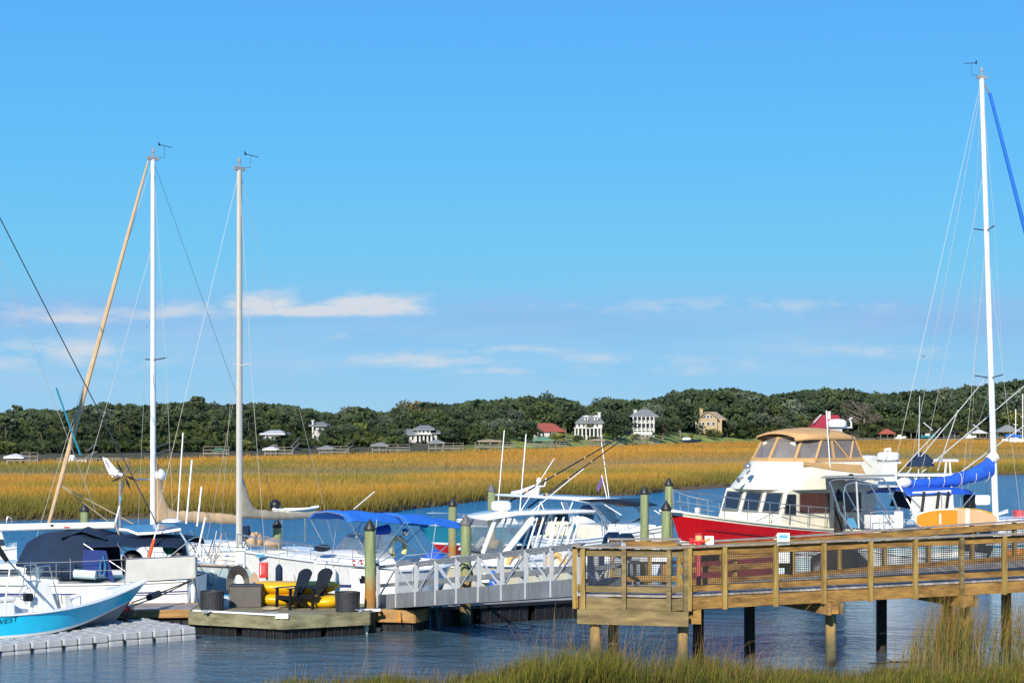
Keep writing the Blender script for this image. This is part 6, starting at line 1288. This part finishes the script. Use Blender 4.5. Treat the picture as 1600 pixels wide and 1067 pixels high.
# cabin shell with raked front
P0=[(xaft,-W2,1.2),(xf+.45,-W2,1.2),(xf+.45,W2,1.2),(xaft,W2,1.2)]; P1=[(xaft,-W2*.95,zt),(xf-.35,-W2*.95,zt),(xf-.35,W2*.95,zt),(xaft,W2*.95,zt)]
mb=MB(); mb.hexa(P0+P1); mb.build('cabin',M['cream'],b.o,.05)
def fpt(v,hh): # point on raked front: v lateral -1..1, hh 0..1 height
    a=(1-hh); x=xf-.35+.8*a+.02; return Vector((x,v*W2*(.95+.05*a),1.2+(zt-1.2)*hh))
hw0=(b.lz(xf,0,797)-1.2)/(zt-1.2); hw1=(b.lz(xf,0,764+10)-1.2)/(zt-1.2)
hw0=max(.2,hw0); hw1=.93
for va,vb in ((-.88,-.42),(-.23,.23),(.42,.88)):
    slab_from(b.o,'window_gasket',[fpt(va-.035,hw0-.03),fpt(vb+.035,hw0-.03),fpt(vb+.035,hw1+.02),fpt(va-.035,hw1+.02)],.04,'gasket'); slab_from(b.o,'front_window',[fpt(va,hw0),fpt(vb,hw0),fpt(vb,hw1),fpt(va,hw1)],.06,'glass')
mb=MB()
ya=S_*(W2+.0)
def sp_(px,py): return b.pt(px,py,S_*(W2*.985))
slab_from(b.o,'side_door',[sp_(1226,802),sp_(1243,804),sp_(1243,772),sp_(1231,772)],.06,'glass')
slab_from(b.o,'side_window',[sp_(1250,801),sp_(1273,801),sp_(1273,770),sp_(1250,770)],.06,'brown'); slab_from(b.o,'side_window',[sp_(1274.5,801),sp_(1296,801),sp_(1296,770),sp_(1274.5,770)],.06,'brown')
slab_from(b.o,'side_window',[sp_(1312,800),sp_(1345,800),sp_(1345,769),sp_(1312,769)],.06,'brown')
# flybridge: lofted coaming, brow overhang
rings=[]; xb0=b.lx(1368,S_*W2); xfb=xf-.35
zb1=zt-.02; zc=b.lz(xf,S_*W2,722)
def outline(k,zl):  # rounded front outline
    pts=[]; w_=W2*(1.08-.16*k); xf_=xfb+.28-.88*k
    for a in range(-90,91,15): pts.append((xf_-.9+.9*math.cos(R(a)),w_*math.sin(R(a)) if abs(a)<90 else math.copysign(w_,a),zl))
    return [(xb0-.2*k,-w_,zl)]+pts+[(xb0-.2*k,w_,zl)]
rings=[outline(0,zb1),outline(.06,zb1+.10),outline(.5,zb1+(zc-zb1)*.5),outline(1,zc)]
MB().loft(rings,True,0,caps=True).build('flybridge',M['cream'],b.o,angle=40)
# enclosure
zc2=zc+.02; ztop=b.lz(xf,S_*1.2,683); w_=W2*.92; xF=xfb+.75-1.35-.05; xA=b.lx(1348,S_*w_)
def enc(k,zl,off=0):
    w2=w_*(1-.10*k)+off; xf_=xF-.55*k; return [Vector(p) for p in ((xA+.35*k,-w2,zl),(xA+1.6,-w2,zl),(xf_-.9,-w2,zl),(xf_-.25,-w2*.72,zl),(xf_,0,zl),(xf_-.25,w2*.72,zl),(xf_-.9,w2,zl),(xA+1.6,w2,zl),(xA+.35*k,w2,zl))]
lo,hi=enc(0,zc2),enc(1,ztop)
mb=MB(); mb.loft([lo,hi],True,0,smooth=False); mb.build('clear_vinyl',M['clearvinyl'],b.o)
mb=MB()
for a_,c_ in zip(lo,hi): mb.beam(a_,c_,.10,.05)
for rg in (lo,hi):
    for a_,c_ in zip(rg,rg[1:]+rg[:1]): mb.beam(a_+Vector((0,0,.04 if rg is lo else -.05)),c_+Vector((0,0,.04 if rg is lo else -.05)),.05,.14)
for sg in (0,1):
    i0,i1=(0,1) if sg==0 else (8,7); mb.beam(hi[i1],lo[i1].lerp(lo[i0],.55),.09,.05); mb.beam(hi[i0],lo[i1].lerp(lo[i0],.55),.09,.05)
mb.build('canvas_frame',M['tancv'],b.o)
rings=[]
for i in range(9):
    u_=i/8; x=xA+.25+(xF-.38-xA-.25)*u_; w2=w_*.93*(1-.30*max(0,(u_-.75)/.25)**2); rings.append([Vector((x,w2*v,ztop+.02-(.12 if abs(v)>.98 else 0)+.30*(1-v*v)*math.sin(math.pi*min(1,.25+u_*.6))-(.05 if i in(0,8) else 0))) for v in (-1,-.97,-.6,-.3,0,.3,.6,.97,1)])
canvas_top('canvas_top',rings,'tancv',b.o,.03)
canvas_top('aft_canvas_skirt',[[Vector((xA,-w_,zc2+.05)),Vector((xA,w_,zc2+.05))],[Vector((xA-.5,-w_*1.05,zc2-.30)),Vector((xA-.5,w_*1.05,zc2-.30))]],'tancv',b.o,.03)
slab_from(b.o,'side_canvas',[b.pt(1255,727,S_*(w_+.03)),b.pt(1300,734,S_*(w_+.1)),b.pt(1352,740,S_*(w_+.12)),b.pt(1345,726,S_*(w_+.04)),b.pt(1255,721,S_*(w_+.02))],.03,'tancv')
MB().box((xf-1.8,0,zc+.35),(.5,1.6,.7)).build('flybridge_helm',M['cream'],b.o,.06); MB().box((xf-3.0,.3,zc+.4),(.6,.6,.9)).build('helm_chair',M['white'],b.o,.08); MB().tube([b.pt(1262,722,S_*.5),b.pt(1272,716,S_*.5)],.1,8).build('deck_bag',M['white'],b.o)
# radar, antenna, horn, light
MB().lathe([(.22,0),(.34,.05),(.36,.14),(.34,.26),(.25,.33),(.02,.35)],b.pt(1308,669,0),24).build('radar_dome',M['white'],b.o)
ship_tube(b,'antenna_hoop',[b.pt(1318,668,0),b.pt(1330,668,0),b.pt(1330,660,0),b.pt(1327,655,0),b.pt(1331,653,0)],.035,'white')
ship_tube(b,'whip_antenna',[b.pt(1298,745,S_*1.5),b.pt(1291,641,S_*1.5)],.022,'white')
mb=MB(); p=fpt(.1,1); mb.ball((xf+.18,S_*.1,zt+.80),.13,10); mb.tube([(xf+.1,S_*.1,zt+.65),(xf+.22,S_*.1,zt+.55)],.05,8); mb.build('searchlight',M['steel'],b.o); MB().tube([(xf+.15,-.15,zt+.40),(xf+.42,-.15,zt+.30)],[.03,.09],10).build('horn',M['steel'],b.o)
ship_tube(b,'bow_light',[(b.L*.9,0,z_d(b.L*.9)),(b.L*.9,0,z_d(b.L*.9)+.3)],.10,'white')
# rails: white bow pulpit then stainless side rail
bowrail(b,.50,.99,.75,8,inset=.10,r=.02); bowrail(b,.10,.46,.75,6,inset=.05,r=.02,mid=True)
slab_from(b.o,'cap_trim',[(b.L-.2,-.35,2.66),(b.L+.35,-.2,2.70),(b.L+.35,.2,2.70),(b.L-.2,.35,2.66)],.08,'gel')
cab(b,'cockpit_bulwark',[(.1,-1.75,1.6),(xaft-.2,-1.8,1.6),(xaft-.2,1.8,1.6),(.1,1.75,1.6)],[(.1,-1.75,1.85),(xaft-.2,-1.8,1.9),(xaft-.2,1.8,1.9),(.1,1.75,1.85)],'cream')
for sg in (-1,1): MB().box((xaft-1.2,sg*1.5,(1.5+zt)/2),(.25,.10,zt-1.5)).build('roof_support',M['cream'],b.o,.02)
MB().box((xaft-.8,0,zt-.04),(1.8,3.1,.10)).build('aft_roof',M['cream'],b.o,.02)
# ---------------------------------------------------------------- E sailboat right with blue covers
b=Boat('sailboat','white sailboat with royal blue boom cover, steel stern arch and tall leaning mast','sailboat',G(1340,68.0)[:2],G(1725,72.0)[:2])
hull(3.8,b,fb=(1.65,1.6,1.9),tm=.5,tw=.8,p=2.1,draft=.6,chine=(-.1,.1),rake=1.6,flare=.6,cham=.9,mats=['gel','aqua','aqua','aqua','aqua','aqua','botgrey','botgrey','botgrey'])
S_=1 if b.p.y<0 else -1; stripe(b,.15,'signblue',.04,0,.9)
cabin(b,3.2,9.6,1.45,.9,1.6,2.25,.2,.8); mx_=b.lx(1556,0); zt=b.lz(mx_,0,125)
mo,mbse,mtop,sp=mast(b,mx_,2.0,zt,.095,'mastwhite',((.33,.85,.10),(.66,.62,.12)),lean=(-.62,0))
zB=b.lz(mx_,0,735); 
sailcover(b,'boom_cover',mx_-.2,b.lx(1422,0),b.lz(mx_,0,731),b.lz(b.lx(1422,0),0,756),'bluedk',.28,.15,.10,seed=5,curl=2.6)
MB().tube([(mx_-.3,0,zB+.35),(mx_-.02,0,zB+.55)],.2,10).build('cover_collar',M['whitecv'],b.o); MB().ball(tuple(b.pt(1413,754,0)),.2,10,sx=1.5).build('sail_clew',M['whitecv'],b.o)
for px in (1424,1447,1470,1497,1520,1540): 
    p=b.pt(px,752-max(0,(px-1480))*.18,0); mb=MB(); mb.tube([p+Vector((.02*math.sin(a),.24*math.cos(a),.26*math.sin(a))) for a in [k*math.pi/6 for k in range(12)]],.010,4,closed=True); mb.build('cover_tie',M['whitecv'],b.o)
xs_=b.lx(1440,0); bimini(b,b.lx(1385,0),b.lx(1490,0),1.3,b.lz(xs_,0,764),'bluedk',sag=.08,drop=.12,bows=3,base=(xs_,1.9),arch=.08)
# blue furled headsail out of frame and stays
MB().tube([mtop+Vector((.35,0,-.5)),mtop.lerp(Vector((b.L,0,2.1)),.5),Vector((b.L-.1,0,2.3))],[.06,.085,.10],8).build('furled_headsail',M['bluecv'],b.o); MB().tube([mtop,mtop+Vector((.38,0,-.6))],.03,6).build('headsail_swivel',M['botgrey'],b.o)
wires(b,[(mtop,b.pt(1395,740,-1.2)),(mtop-Vector((0,0,.3)),b.pt(1420,745,1.2))],'backstay','wire',.008)
wires(b,[(mtop,sp[1][0]),(mtop,sp[1][1]),(sp[1][0],sp[0][0]),(sp[1][1],sp[0][1]),(sp[0][0],(mx_-.1,-1.75,1.7)),(sp[0][1],(mx_-.1,1.75,1.7)),(mbse.lerp(mtop,.65),sp[0][0]),(mbse.lerp(mtop,.65),sp[0][1]),(mbse.lerp(mtop,.32),(mx_-.9,1.9,1.7)),(mbse.lerp(mtop,.32),(mx_+.9,1.9,1.7)),(mbse.lerp(mtop,.8),b.pt(1438,748,0)),(mbse.lerp(mtop,.65),(mx_-2.5,-1.2,1.8))],'shroud')
# stern arch/davits with solar frame
for y_,ph in ((S_*1.5,0),(-S_*1.3,1)):
    ship_tube(b,'stern_arch',[b.pt(1332+ph*6,828,y_),b.pt(1312+ph*8,800,y_),b.pt(1296+ph*8,752,y_),b.pt(1304+ph*8,748,y_),b.pt(1380,748,y_),b.pt(1388,760,y_),b.pt(1404,800,y_),b.pt(1410,822,y_)],.035,'steel')
    ship_tube(b,'arch_brace',[b.pt(1342,825,y_),b.pt(1338,752,y_)],.035,'alu'); ship_tube(b,'arch_brace',[b.pt(1322,820,y_),b.pt(1318,770,y_),b.pt(1322,757,y_),b.pt(1330,754,y_),b.pt(1372,757,y_)],.022,'steel'); ship_tube(b,'arch_brace',[b.pt(1352,822,y_),b.pt(1318,760,y_)],.02,'steel'); ship_tube(b,'arch_brace',[b.pt(1395,815,y_),b.pt(1360,758,y_)],.022,'steel')
    ship_tube(b,'boom_crutch',[b.pt(1398,745,y_*.5),b.pt(1440,822,y_)],.03,'steel')
slab_from(b.o,'solar_panel',[b.pt(1283,746,S_*1.6),b.pt(1398,743,S_*1.6),b.pt(1398,742,-S_*1.4),b.pt(1290,744,-S_*1.4)],.05,'botgrey')
for k in range(4): ship_tube(b,'panel_beam',[b.pt(1300+k*22,750,S_*1.5),b.pt(1308+k*22,750,-S_*1.4)],.025,'steel')
MB().ball(tuple(b.pt(1330,745,S_*.2)),.12,8).build('gps_dome',M['black'],b.o)
slab_from(b.o,'windscreen_panel',[b.pt(1422,798,S_*1.2),b.pt(1488,800,S_*1.2),b.pt(1486,765,S_*1.2),b.pt(1426,768,S_*1.2)],.03,'whitecv')
for px,c_ in ((1440,'black'),(1463,'black'),(1478,'ropebl')): ship_tube(b,'winch_gear',[b.pt(px,800,S_*1.3),b.pt(px+4,768,S_*1.3)],.05,c_)
slab_from(b.o,'cockpit_shade',[b.pt(1390,790,-S_*.5),b.pt(1424,795,-S_*.5),b.pt(1424,765,-S_*.5),b.pt(1398,768,-S_*.5)],.03,'navycv')
MB().ball(tuple(b.pt(1466,785,S_*.9)),.25,10).build('covered_winch',M['black'],b.o); MB().ball(tuple(b.pt(1438,785,S_*.4)),.4,10,sz=.8).build('covered_wheel',M['navycv'],b.o)
bowrail(b,.20,.99,.72,12,inset=.08,r=.014)
MB().box(tuple(b.pt(1404,812,S_*1.75)),(.32,.12,.6)).build('white_box',M['white'],b.o,.03)
for px in (1375,1395): ship_tube(b,'stern_rail',[b.pt(px-15,825,S_*1.7),b.pt(px-14,800,S_*1.7),b.pt(px+10,797,S_*1.7),b.pt(px+18,822,S_*1.7)],.018,'steel')
for px in (1362,1378,1392): MB().box(tuple(b.pt(px,815,S_*.8)),(.35,.5,.5)).build('cockpit_locker',M['gel'],b.o,.05)
slab_from(b.o,'blue_hatch',[b.pt(1324,822,S_*1.4),b.pt(1340,824,S_*1.4),b.pt(1334,810,S_*.6),b.pt(1322,810,S_*.6)],.04,'signblue')
MB().box(tuple(b.pt(1530,781,-.9)),(.75,.4,.36)).build('outboard_cowl',M['gel'],b.o,.08); MB().box(tuple(b.pt(1515,783,-.9)),(.35,.4,.5)).build('outboard_cover',M['black'],b.o,.08); slab_from(b.o,'red_flash',[b.pt(1513,786,-.6),b.pt(1523,776,-.6),b.pt(1524,778,-.6),b.pt(1515,788,-.6)],.02,'redbright')
MB().box(tuple(b.pt(1591,802,.8)),(.3,.3,.26)).build('red_fuel_can',M['pinkred'],b.o,.03)
# paddle board strapped to the rail
t=thing('paddle_board','orange and peach paddle board strapped along the sailboat rail','paddle board',(0,0,0)); yb=S_*1.86
P=[b.pt(1427,812,yb),b.pt(1560,812,yb)]; mw=b.o.matrix_world
bpy.context.view_layer.update(); mw=b.o.matrix_world.copy(); t.matrix_world=Matrix.Translation(mw@P[0])@Matrix.Rotation(b.o.rotation_euler.z,4,'Z'); Lb=(P[1]-P[0]).x
def board(inset,y_,m,name,x0=0,x1=1,th=.08):
    mb=MB(); up_=[];dn=[]
    for i in range(25):
        u_=x0+(x1-x0)*i/24; w_=(.40-inset)*max(0.0,1-abs(2*u_-1)**(3.0 if u_<.5 else 2.2))**.6; up_.append((u_*Lb,y_,w_-.05*u_)); dn.append((u_*Lb,y_,-w_-.05*u_))
    mb.plate(up_+dn[::-1],th); return mb.build(name,M[m],t)
board(0,0,'white','board_edge'); board(.05,S_*.05,'orange','board_deck',.03,.5,.03); board(.05,S_*.05,'peach','board_deck',.5,.97,.03)
for u_ in (.30,.62): MB().box((u_*Lb,S_*.07,.02),(.07 if u_<.5 else .16,.03,.36 if u_<.5 else .7)).build('strap',M['white'],t,.01)
MB().tube([(.5*Lb,S_*.03,.38),(.78*Lb,S_*.03,.30),(.93*Lb,S_*.03,.16)],.03,6).build('yellow_rail',M['yellow'],t)
# ---------------------------------------------------------------- 10 sportfisher with navy tower top behind
b=Boat('sportfishing_boat','white fishing boat with navy covered tower and raised outriggers behind the blue boom','motorboat',G(1352,80)[:2],G(1575,79)[:2])
hull(3.4,b,fb=(1.3,1.4,2.1),tm=.45,tw=.9,p=2.2,draft=.3,chine=(.2,.8),rake=1.6,open_=(.03,.4,.6),crown=.1)
cabin(b,b.lx(1420,0),b.lx(1510,0),1.3,.9,1.3,2.2,.1,.8); 
S_=1 if b.p.y<0 else -1
slab_from(b.o,'side_panel',[b.pt(1352,752,S_*1.3),b.pt(1402,752,S_*1.3),b.pt(1402,723,S_*1.3),b.pt(1352,725,S_*1.3)],.05,'gelgrey')
MB().box(tuple(b.pt(1377,722,0)),(1.6,1.8,.08)).build('equipment_shelf',M['gangalu'],b.o)
for px,w_ in ((1356,.42),(1388,.46)): MB().lathe([(w_*.85,0),(w_,.06),(w_,.28),(w_*.8,.36),(.02,.38)],b.pt(px,725 if px<1370 else 720,-.3),22).build('radar_dome',M['gelgrey' if px<1370 else 'white'],b.o)
mb=MB(); rings=[]
for px,pyb,pyt,w_ in ((1415,728,726,.5),(1422,728,716,.9),(1436,728,706,1.0),(1448,728,709,1.0),(1458,728,718,.85),(1459,728,727,.6)):
    x=b.lx(px,0); zb2,zt2=b.lz(x,0,pyb),b.lz(x,0,pyt); rings.append([(x,-w_,zb2),(x,-w_*.9,zb2+(zt2-zb2)*.7),(x,0,zt2),(x,w_*.9,zb2+(zt2-zb2)*.7),(x,w_,zb2)])
mb.loft(rings,False); mb.build('navy_tower_cover',M['navycv'],b.o)
MB().box(tuple(b.pt(1445,741,0)),(2.9,1.9,.10)).build('tower_platform',M['gel'],b.o); MB().box(tuple(b.pt(1477,719,0)),(1.0,1.2,.10)).build('tower_seat',M['gel'],b.o,.02)
for px0,px1 in ((1428,1432),(1455,1451),(1470,1478),(1492,1484)):
    for sg in (-.8,.8): ship_tube(b,'tower_leg',[b.pt(px0,835,sg),b.pt(px1,722 if px0>1460 else 740,sg)],.04,'white')
for (a,b_) in (((1390,772),(1541,590)),((1395,748),(1470,668)),((1440,738),(1604,600)),((1495,742),(1604,662)),((1465,735),(1497,640)),((1435,742),(1437,618)),((1355,750),(1388,712))): ship_tube(b,'outrigger',[b.pt(*a,S_*.8),b.pt(*b_,S_*.8)],.03,'alu',6,.018)
for (a,b_) in (((1443,660),(1457,672)),((1520,663),(1530,670))): ship_tube(b,'outrigger_spreader',[b.pt(*a,S_*.8),b.pt(*b_,S_*.8)],.025,'alu',6)
ship_tube(b,'signal_post',[b.pt(1380,770,0),b.pt(1391,700,0)],.05,'white'); slab_from(b.o,'camera_bracket',[b.pt(1381,701,0),b.pt(1391,699,0),b.pt(1391,703,0),b.pt(1382,705,0)],.2,'white')
# ---------------------------------------------------------------- 11 boat with twin outboards seen through the mesh
b=Boat('motorboat','white boat with twin black outboards seen through the pier mesh','motorboat',G(1512,66.2)[:2],G(1348,63.9)[:2])
hull(2.0,b,fb=(1.25,1.2,1.5),tm=.45,tw=.92,p=2.2,draft=.3,chine=(.2,.6),rake=1.0,open_=(.1,.8,.6))
for y_ in (-.38,.38): outboard(b.o,-.32,y_,1.05,.95,'navyob',decal=True)
# dark covered craft and small blue skiff behind mesh
t=thing('covered_jet_ski','jet ski under a black cover seen through the pier mesh','jet ski',G(1306,61.4,.58),R(25)); mb=MB(); rings=[]
for x,w_,h_ in ((-1.0,.25,.5),(-.8,.42,.75),(-.3,.46,.95),(.1,.46,1.3),(.35,.42,1.45),(.6,.36,1.05),(1.0,.2,.7),(1.25,.05,.5)): rings.append([(x,w_*math.cos(a),.15+h_*max(0,math.sin(a))) for a in [k*math.pi/10 for k in range(11)]])
mb.loft(rings,False); mb.build('cover',M['black'],t,angle=60)
mb=MB(); mb.box((0,0,.08),(2.2,.8,.25),taper=1.1); mb.build('hull',M['navycv'],t,.08)
t=thing('dock_locker','grey blue dock locker seen through the mesh beside the covered jet ski','locker',G(1238,61.2,.55)); MB().box((0,0,.45),(1.1,.6,.8)).build('body',M['aqua'],t,.03); MB().box((0,0,.88),(1.16,.66,.07)).build('lid',M['gel'],t,.02)
# things glimpsed behind the platform railing
t=thing('fish_cleaning_table','dark table with white basin seen through the left pier mesh','table',G(1035,47.2,1.0)); t.location=G(1032,58.4,.55); MB().box((0,0,.9),(1.8,.7,.08)).build('top',M['black'],t); MB().box((-.2,0,.98),(.9,.5,.16)).build('basin',M['gel'],t,.03)
for x in (-.8,.8): MB().box((x,0,.45),(.1,.5,.86)).build('leg',M['navyob'],t)
t=thing('dock_cart','navy dock cart standing behind the left pier mesh','cart',G(931,57.2,.55)); MB().box((0,0,.75),(.5,.5,1.2)).build('bin',M['navycv'],t,.04); MB().tube([(-.3,0,.25),(-.3,.08,.25)],.24,14).build('wheel',M['black'],t); MB().tube([(.3,0,.3),(.5,0,1.5)],.02,6).build('handle',M['steel'],t)
# ---------------------------------------------------------------- far anchored sailboats
for px,hy,my,Yf,lab in ((1583,681,640,690,'small far sailboat with short mast and blue cover at the right shore'),(1594,683,616,640,'far sailboat with tall white mast at the right edge')):
    b=Boat('sailboat',lab,'sailboat',((px-18-800)/F*Yf,Yf),((px+22-800)/F*Yf,Yf)); hull(2.8,b,fb=(1.7,1.6,1.9),tm=.5,tw=.7,p=2,draft=.3,chine=(0,.2),rake=1.2,n=10); 
    b.o.location.z=.25; cabin(b,b.L*.3,b.L*.7,1.0,.7,1.2,2.0); z=H-(my-YH)*Yf/F; ship_tube(b,'mast',[(b.L*.55,0,1.2),(b.L*.55,0,z)],.16,'white'); ship_tube(b,'boom_cover',[(b.L*.52,0,2.9),(b.L*.15,0,2.9)],.4,'bluecv'); ship_tube(b,'spreader',[(b.L*.55-.8,0,z*.55),(b.L*.55+.8,0,z*.55)],.1,'white')
# a gull
t=thing('gull','tiny dark gull flying right of the cloud band near the right mast','bird',W(1443,557,140)); mb=MB(); t.scale=(.35,.35,.35); mb.ball((0,0,0),.16,8,sx=1.8,sz=.8); mb.build('body',M['botgrey'],t); mb=MB(); mb.plate([(-.1,0,0),(.1,0,0),(.0,-.5,.3),(-.1,-.9,.2)],.02); mb.plate([(-.1,0,0),(.1,0,0),(.0,.5,.3),(-.1,.9,.2)],.02); mb.build('wings',M['botgrey'],t)
# drifting branch near the reeds
t=thing('driftwood','thin branch floating beside the reeds','driftwood',G(1418,44.9,.02)); MB().tube([(-.9,0,0),(-.3,.05,.03),(.4,0,.04),(1.0,-.06,.0)],[.015,.03,.03,.01],6).build('stem',M['darkpile'],t); MB().tube([(-.3,.05,.03),(-.6,.2,.12)],.012,5).build('twig',M['darkpile'],t)

# ================================================================ small dockside things: lines, fenders, cleats, hoses
def line(label,p,q,r=.012,m='ropetan',sag=.12,name='mooring_line'):
    t=thing(name,label,'rope',p); d=Vector(q)-Vector(p); MB().tube([d*f+Vector((0,0,-sag*4*f*(1-f))) for f in [k/8 for k in range(9)]],r,5).build('rope',M[m],t)
line('dark mooring line from the grey sailboat stern toward the platform corner',W(304,902,56.2),G(-0+312,52.4,.66),.014,'ropebl',.10)
line('pale mooring line from the cuddy cruiser bow down to the dock',W(372,868,58.7),G(392,55.6,.64),.012,'ropetan',.25)
line('pale bow line of the aqua sailboat crossing above the storage box',W(352,876,61.0),G(322,55.4,.64),.010,'ropetan',.10)
line('tan mooring line sagging from the trawler bow to the far green piling',W(1052,812,66.2),W(1046,800,70.8),.014,'ropetan',.15)
line('dark spring line tied from the orange footed piling to the white centre console',W(1007,822,67.8),W(1022,832,72.5),.012,'ropebl',.10)
line('pale line from the cream boat cleat to the grey capped piling',W(738,888,62.0),W(730,880,53.8),.010,'ropetan',.12)
# black hose loops hung on the grey capped piling
t=thing('hose_loop','black hose looped around the grey capped piling above the gangway','hose',W(726,905,53.3)); mb=MB()
mb.tube([W(a,b_,53.25)-W(726,905,53.3) for a,b_ in ((716,884),(722,880),(730,883),(737,892),(739,902),(733,915),(722,926),(716,938))],.03,6); mb.tube([W(a,b_,53.2)-W(726,905,53.3) for a,b_ in ((713,896),(722,908),(731,922),(738,930))],.025,6); mb.build('hose',M['black'],t)
# fenders on hulls
def fender(label,p,m='gel',L_=.5,r=.11):
    t=thing('fender',label,'fender',p); MB().lathe([(.02,-.06),(r*.6,-.02),(r,.06),(r,L_-.06),(r*.6,L_+.02),(.02,L_+.06)],(0,0,-L_),12).build('body',M[m],t); MB().tube([(0,0,.04),(0,.05,.32)],.01,5).build('lanyard',M['ropetan'],t)
fender('white fender hanging at the stern of the grey sailboat',W(300,915,55.15)); fender('navy fender hanging on the cuddy cruiser beside the red cabinet',W(436,884,58.2),'navycv'); fender('white fender hanging low on the cuddy cruiser side',W(520,889,59.7)); fender('blue fender on the cream boat side behind the gangway',W(770,893,61.8),'bluecv'); fender('white fender on the aqua sailboat hull near its bow',W(332,893,61.1),'fender',.4,.12)
# cleats and a hose on the platform
for i,(px,py,lab) in enumerate(((320,958,'small steel cleat at the left corner of the platform'),(425,961,'small steel cleat beside the white platform bumper'),(562,957,'small steel cleat near the pile guide'))):
    t=thing('dock_cleat',lab,'cleat',onp(px,py)+Vector((0,.12,0))); MB().tube([(-.13,0,.07),(-.05,0,.06),(.05,0,.06),(.13,0,.07)],.018,6).build('horn',M['steel'],t); MB().box((0,0,.03),(.09,.05,.06)).build('base',M['steel'],t)
t=thing('coiled_rope','tan rope coiled flat on the platform boards by the storage box','rope',onp(424,952)); mb=MB()
for i in range(5): mb.tube([((.10+.035*i)*math.cos(a),(.10+.035*i)*math.sin(a),.02+.004*i) for a in [k*math.pi/8 for k in range(16)]],.014,5,closed=True)
mb.build('coil',M['ropetan'],t)
t=thing('paddle_rack','dark blue folded cover lying behind the right chair','cover',onp(523,946)); MB().ball((0,.2,.12),.3,10,sz=.45,sx=1.5).build('bundle',M['navycv'],t); t.name='folded_cover'
# ropes of the dock end under the gangway
t=thing('hanging_rope','orange rope hanging from the orange dock end','rope',G(624,51.9,.5)); MB().tube([(0,0,.1),(.01,-.02,-.05),(-.02,-.03,-.2),(.03,-.03,-.22),(.02,-.02,-.04)],.014,5).build('rope',M['orange'],t)
t=thing('hose_bundle','dark hoses and lines dropping from the gangway foot into the water','hose',G(668,52.9,.5)); mb=MB(); rr=random.Random(9)
for i in range(9): x=rr.uniform(-.5,.5); mb.tube([(x,0,.25),(x+rr.uniform(-.06,.06),-.12,0),(x+rr.uniform(-.12,.12),-.18,-.5)],.02,5,mi=(1 if i in(3,7) else 0))
mb.build('hoses',[M['black'],M['ropeblue']],t)
# rolled mats and boxes on the aqua sailboat's neighbours
t=thing('dock_step','white plastic boarding step behind the right tub','step',onp(556,944)+Vector((0,.4,0))); MB().box((0,0,.16),(.6,.35,.32)).build('lower_step',M['white'],t,.02); MB().box((.12,.12,.42),(.36,.2,.24)).build('upper_step',M['white'],t,.02)
t=thing('bait_bucket','white bucket with blue lid behind the left tub','bucket',onp(352,948)); MB().lathe([(.12,0),(.15,.30)],(0,0,0),16).build('pail',M['white'],t); MB().lathe([(.155,0),(.155,.03),(.02,.035)],(0,0,.30),16).build('lid',M['signblue'],t)
# whip antennas and poles at the right edge of the frame
t=thing('orange_kayak','orange object on the far deck at the right edge behind the mesh','float',G(1588,66,1.2)); MB().tube([(-.4,0,0),(.5,0,.05)],[.16,.14],12).build('body',M['orange'],t); t.name='orange_float'

b=Boat('cabin_cruiser','cream cabin motorboat with blue side window at the far left edge','motorboat',G(26,70.5)[:2],G(-150,69.5)[:2])
hull(3.0,b,fb=(1.25,1.2,1.7),tm=.45,tw=.88,p=2.1,draft=.3,chine=(.2,.6),rake=1.3,crown=.08)
S_=1 if b.p.y<0 else -1; zt=b.lz(b.lx(0,0),0,829); xq=b.lx(12,S_*1.2)
cab(b,'cabin',[(xq,-1.2,1.1),(b.L*.75,-.9,1.1),(b.L*.75,.9,1.1),(xq,1.2,1.1)],[(xq+.2,-1.1,zt),(b.L*.62,-.8,zt),(b.L*.62,.8,zt),(xq+.2,1.1,zt)],'cream')
slab_from(b.o,'side_window',[b.pt(-8,852,S_*1.2),b.pt(8,852,S_*1.2),b.pt(5,842,S_*1.17),b.pt(-8,842,S_*1.17)],.05,'glass')
ship_tube(b,'stern_rail',[b.pt(14,868,S_*1.2),b.pt(16,848,S_*1.2),b.pt(24,848,S_*1.2),b.pt(26,868,S_*1.2)],.02,'steel')
ship_tube(b,'boarding_ladder',[b.pt(10,820,0),b.pt(11,808,0),b.pt(15,807,0),b.pt(18,810,0),b.pt(19,822,0)],.02,'steel')
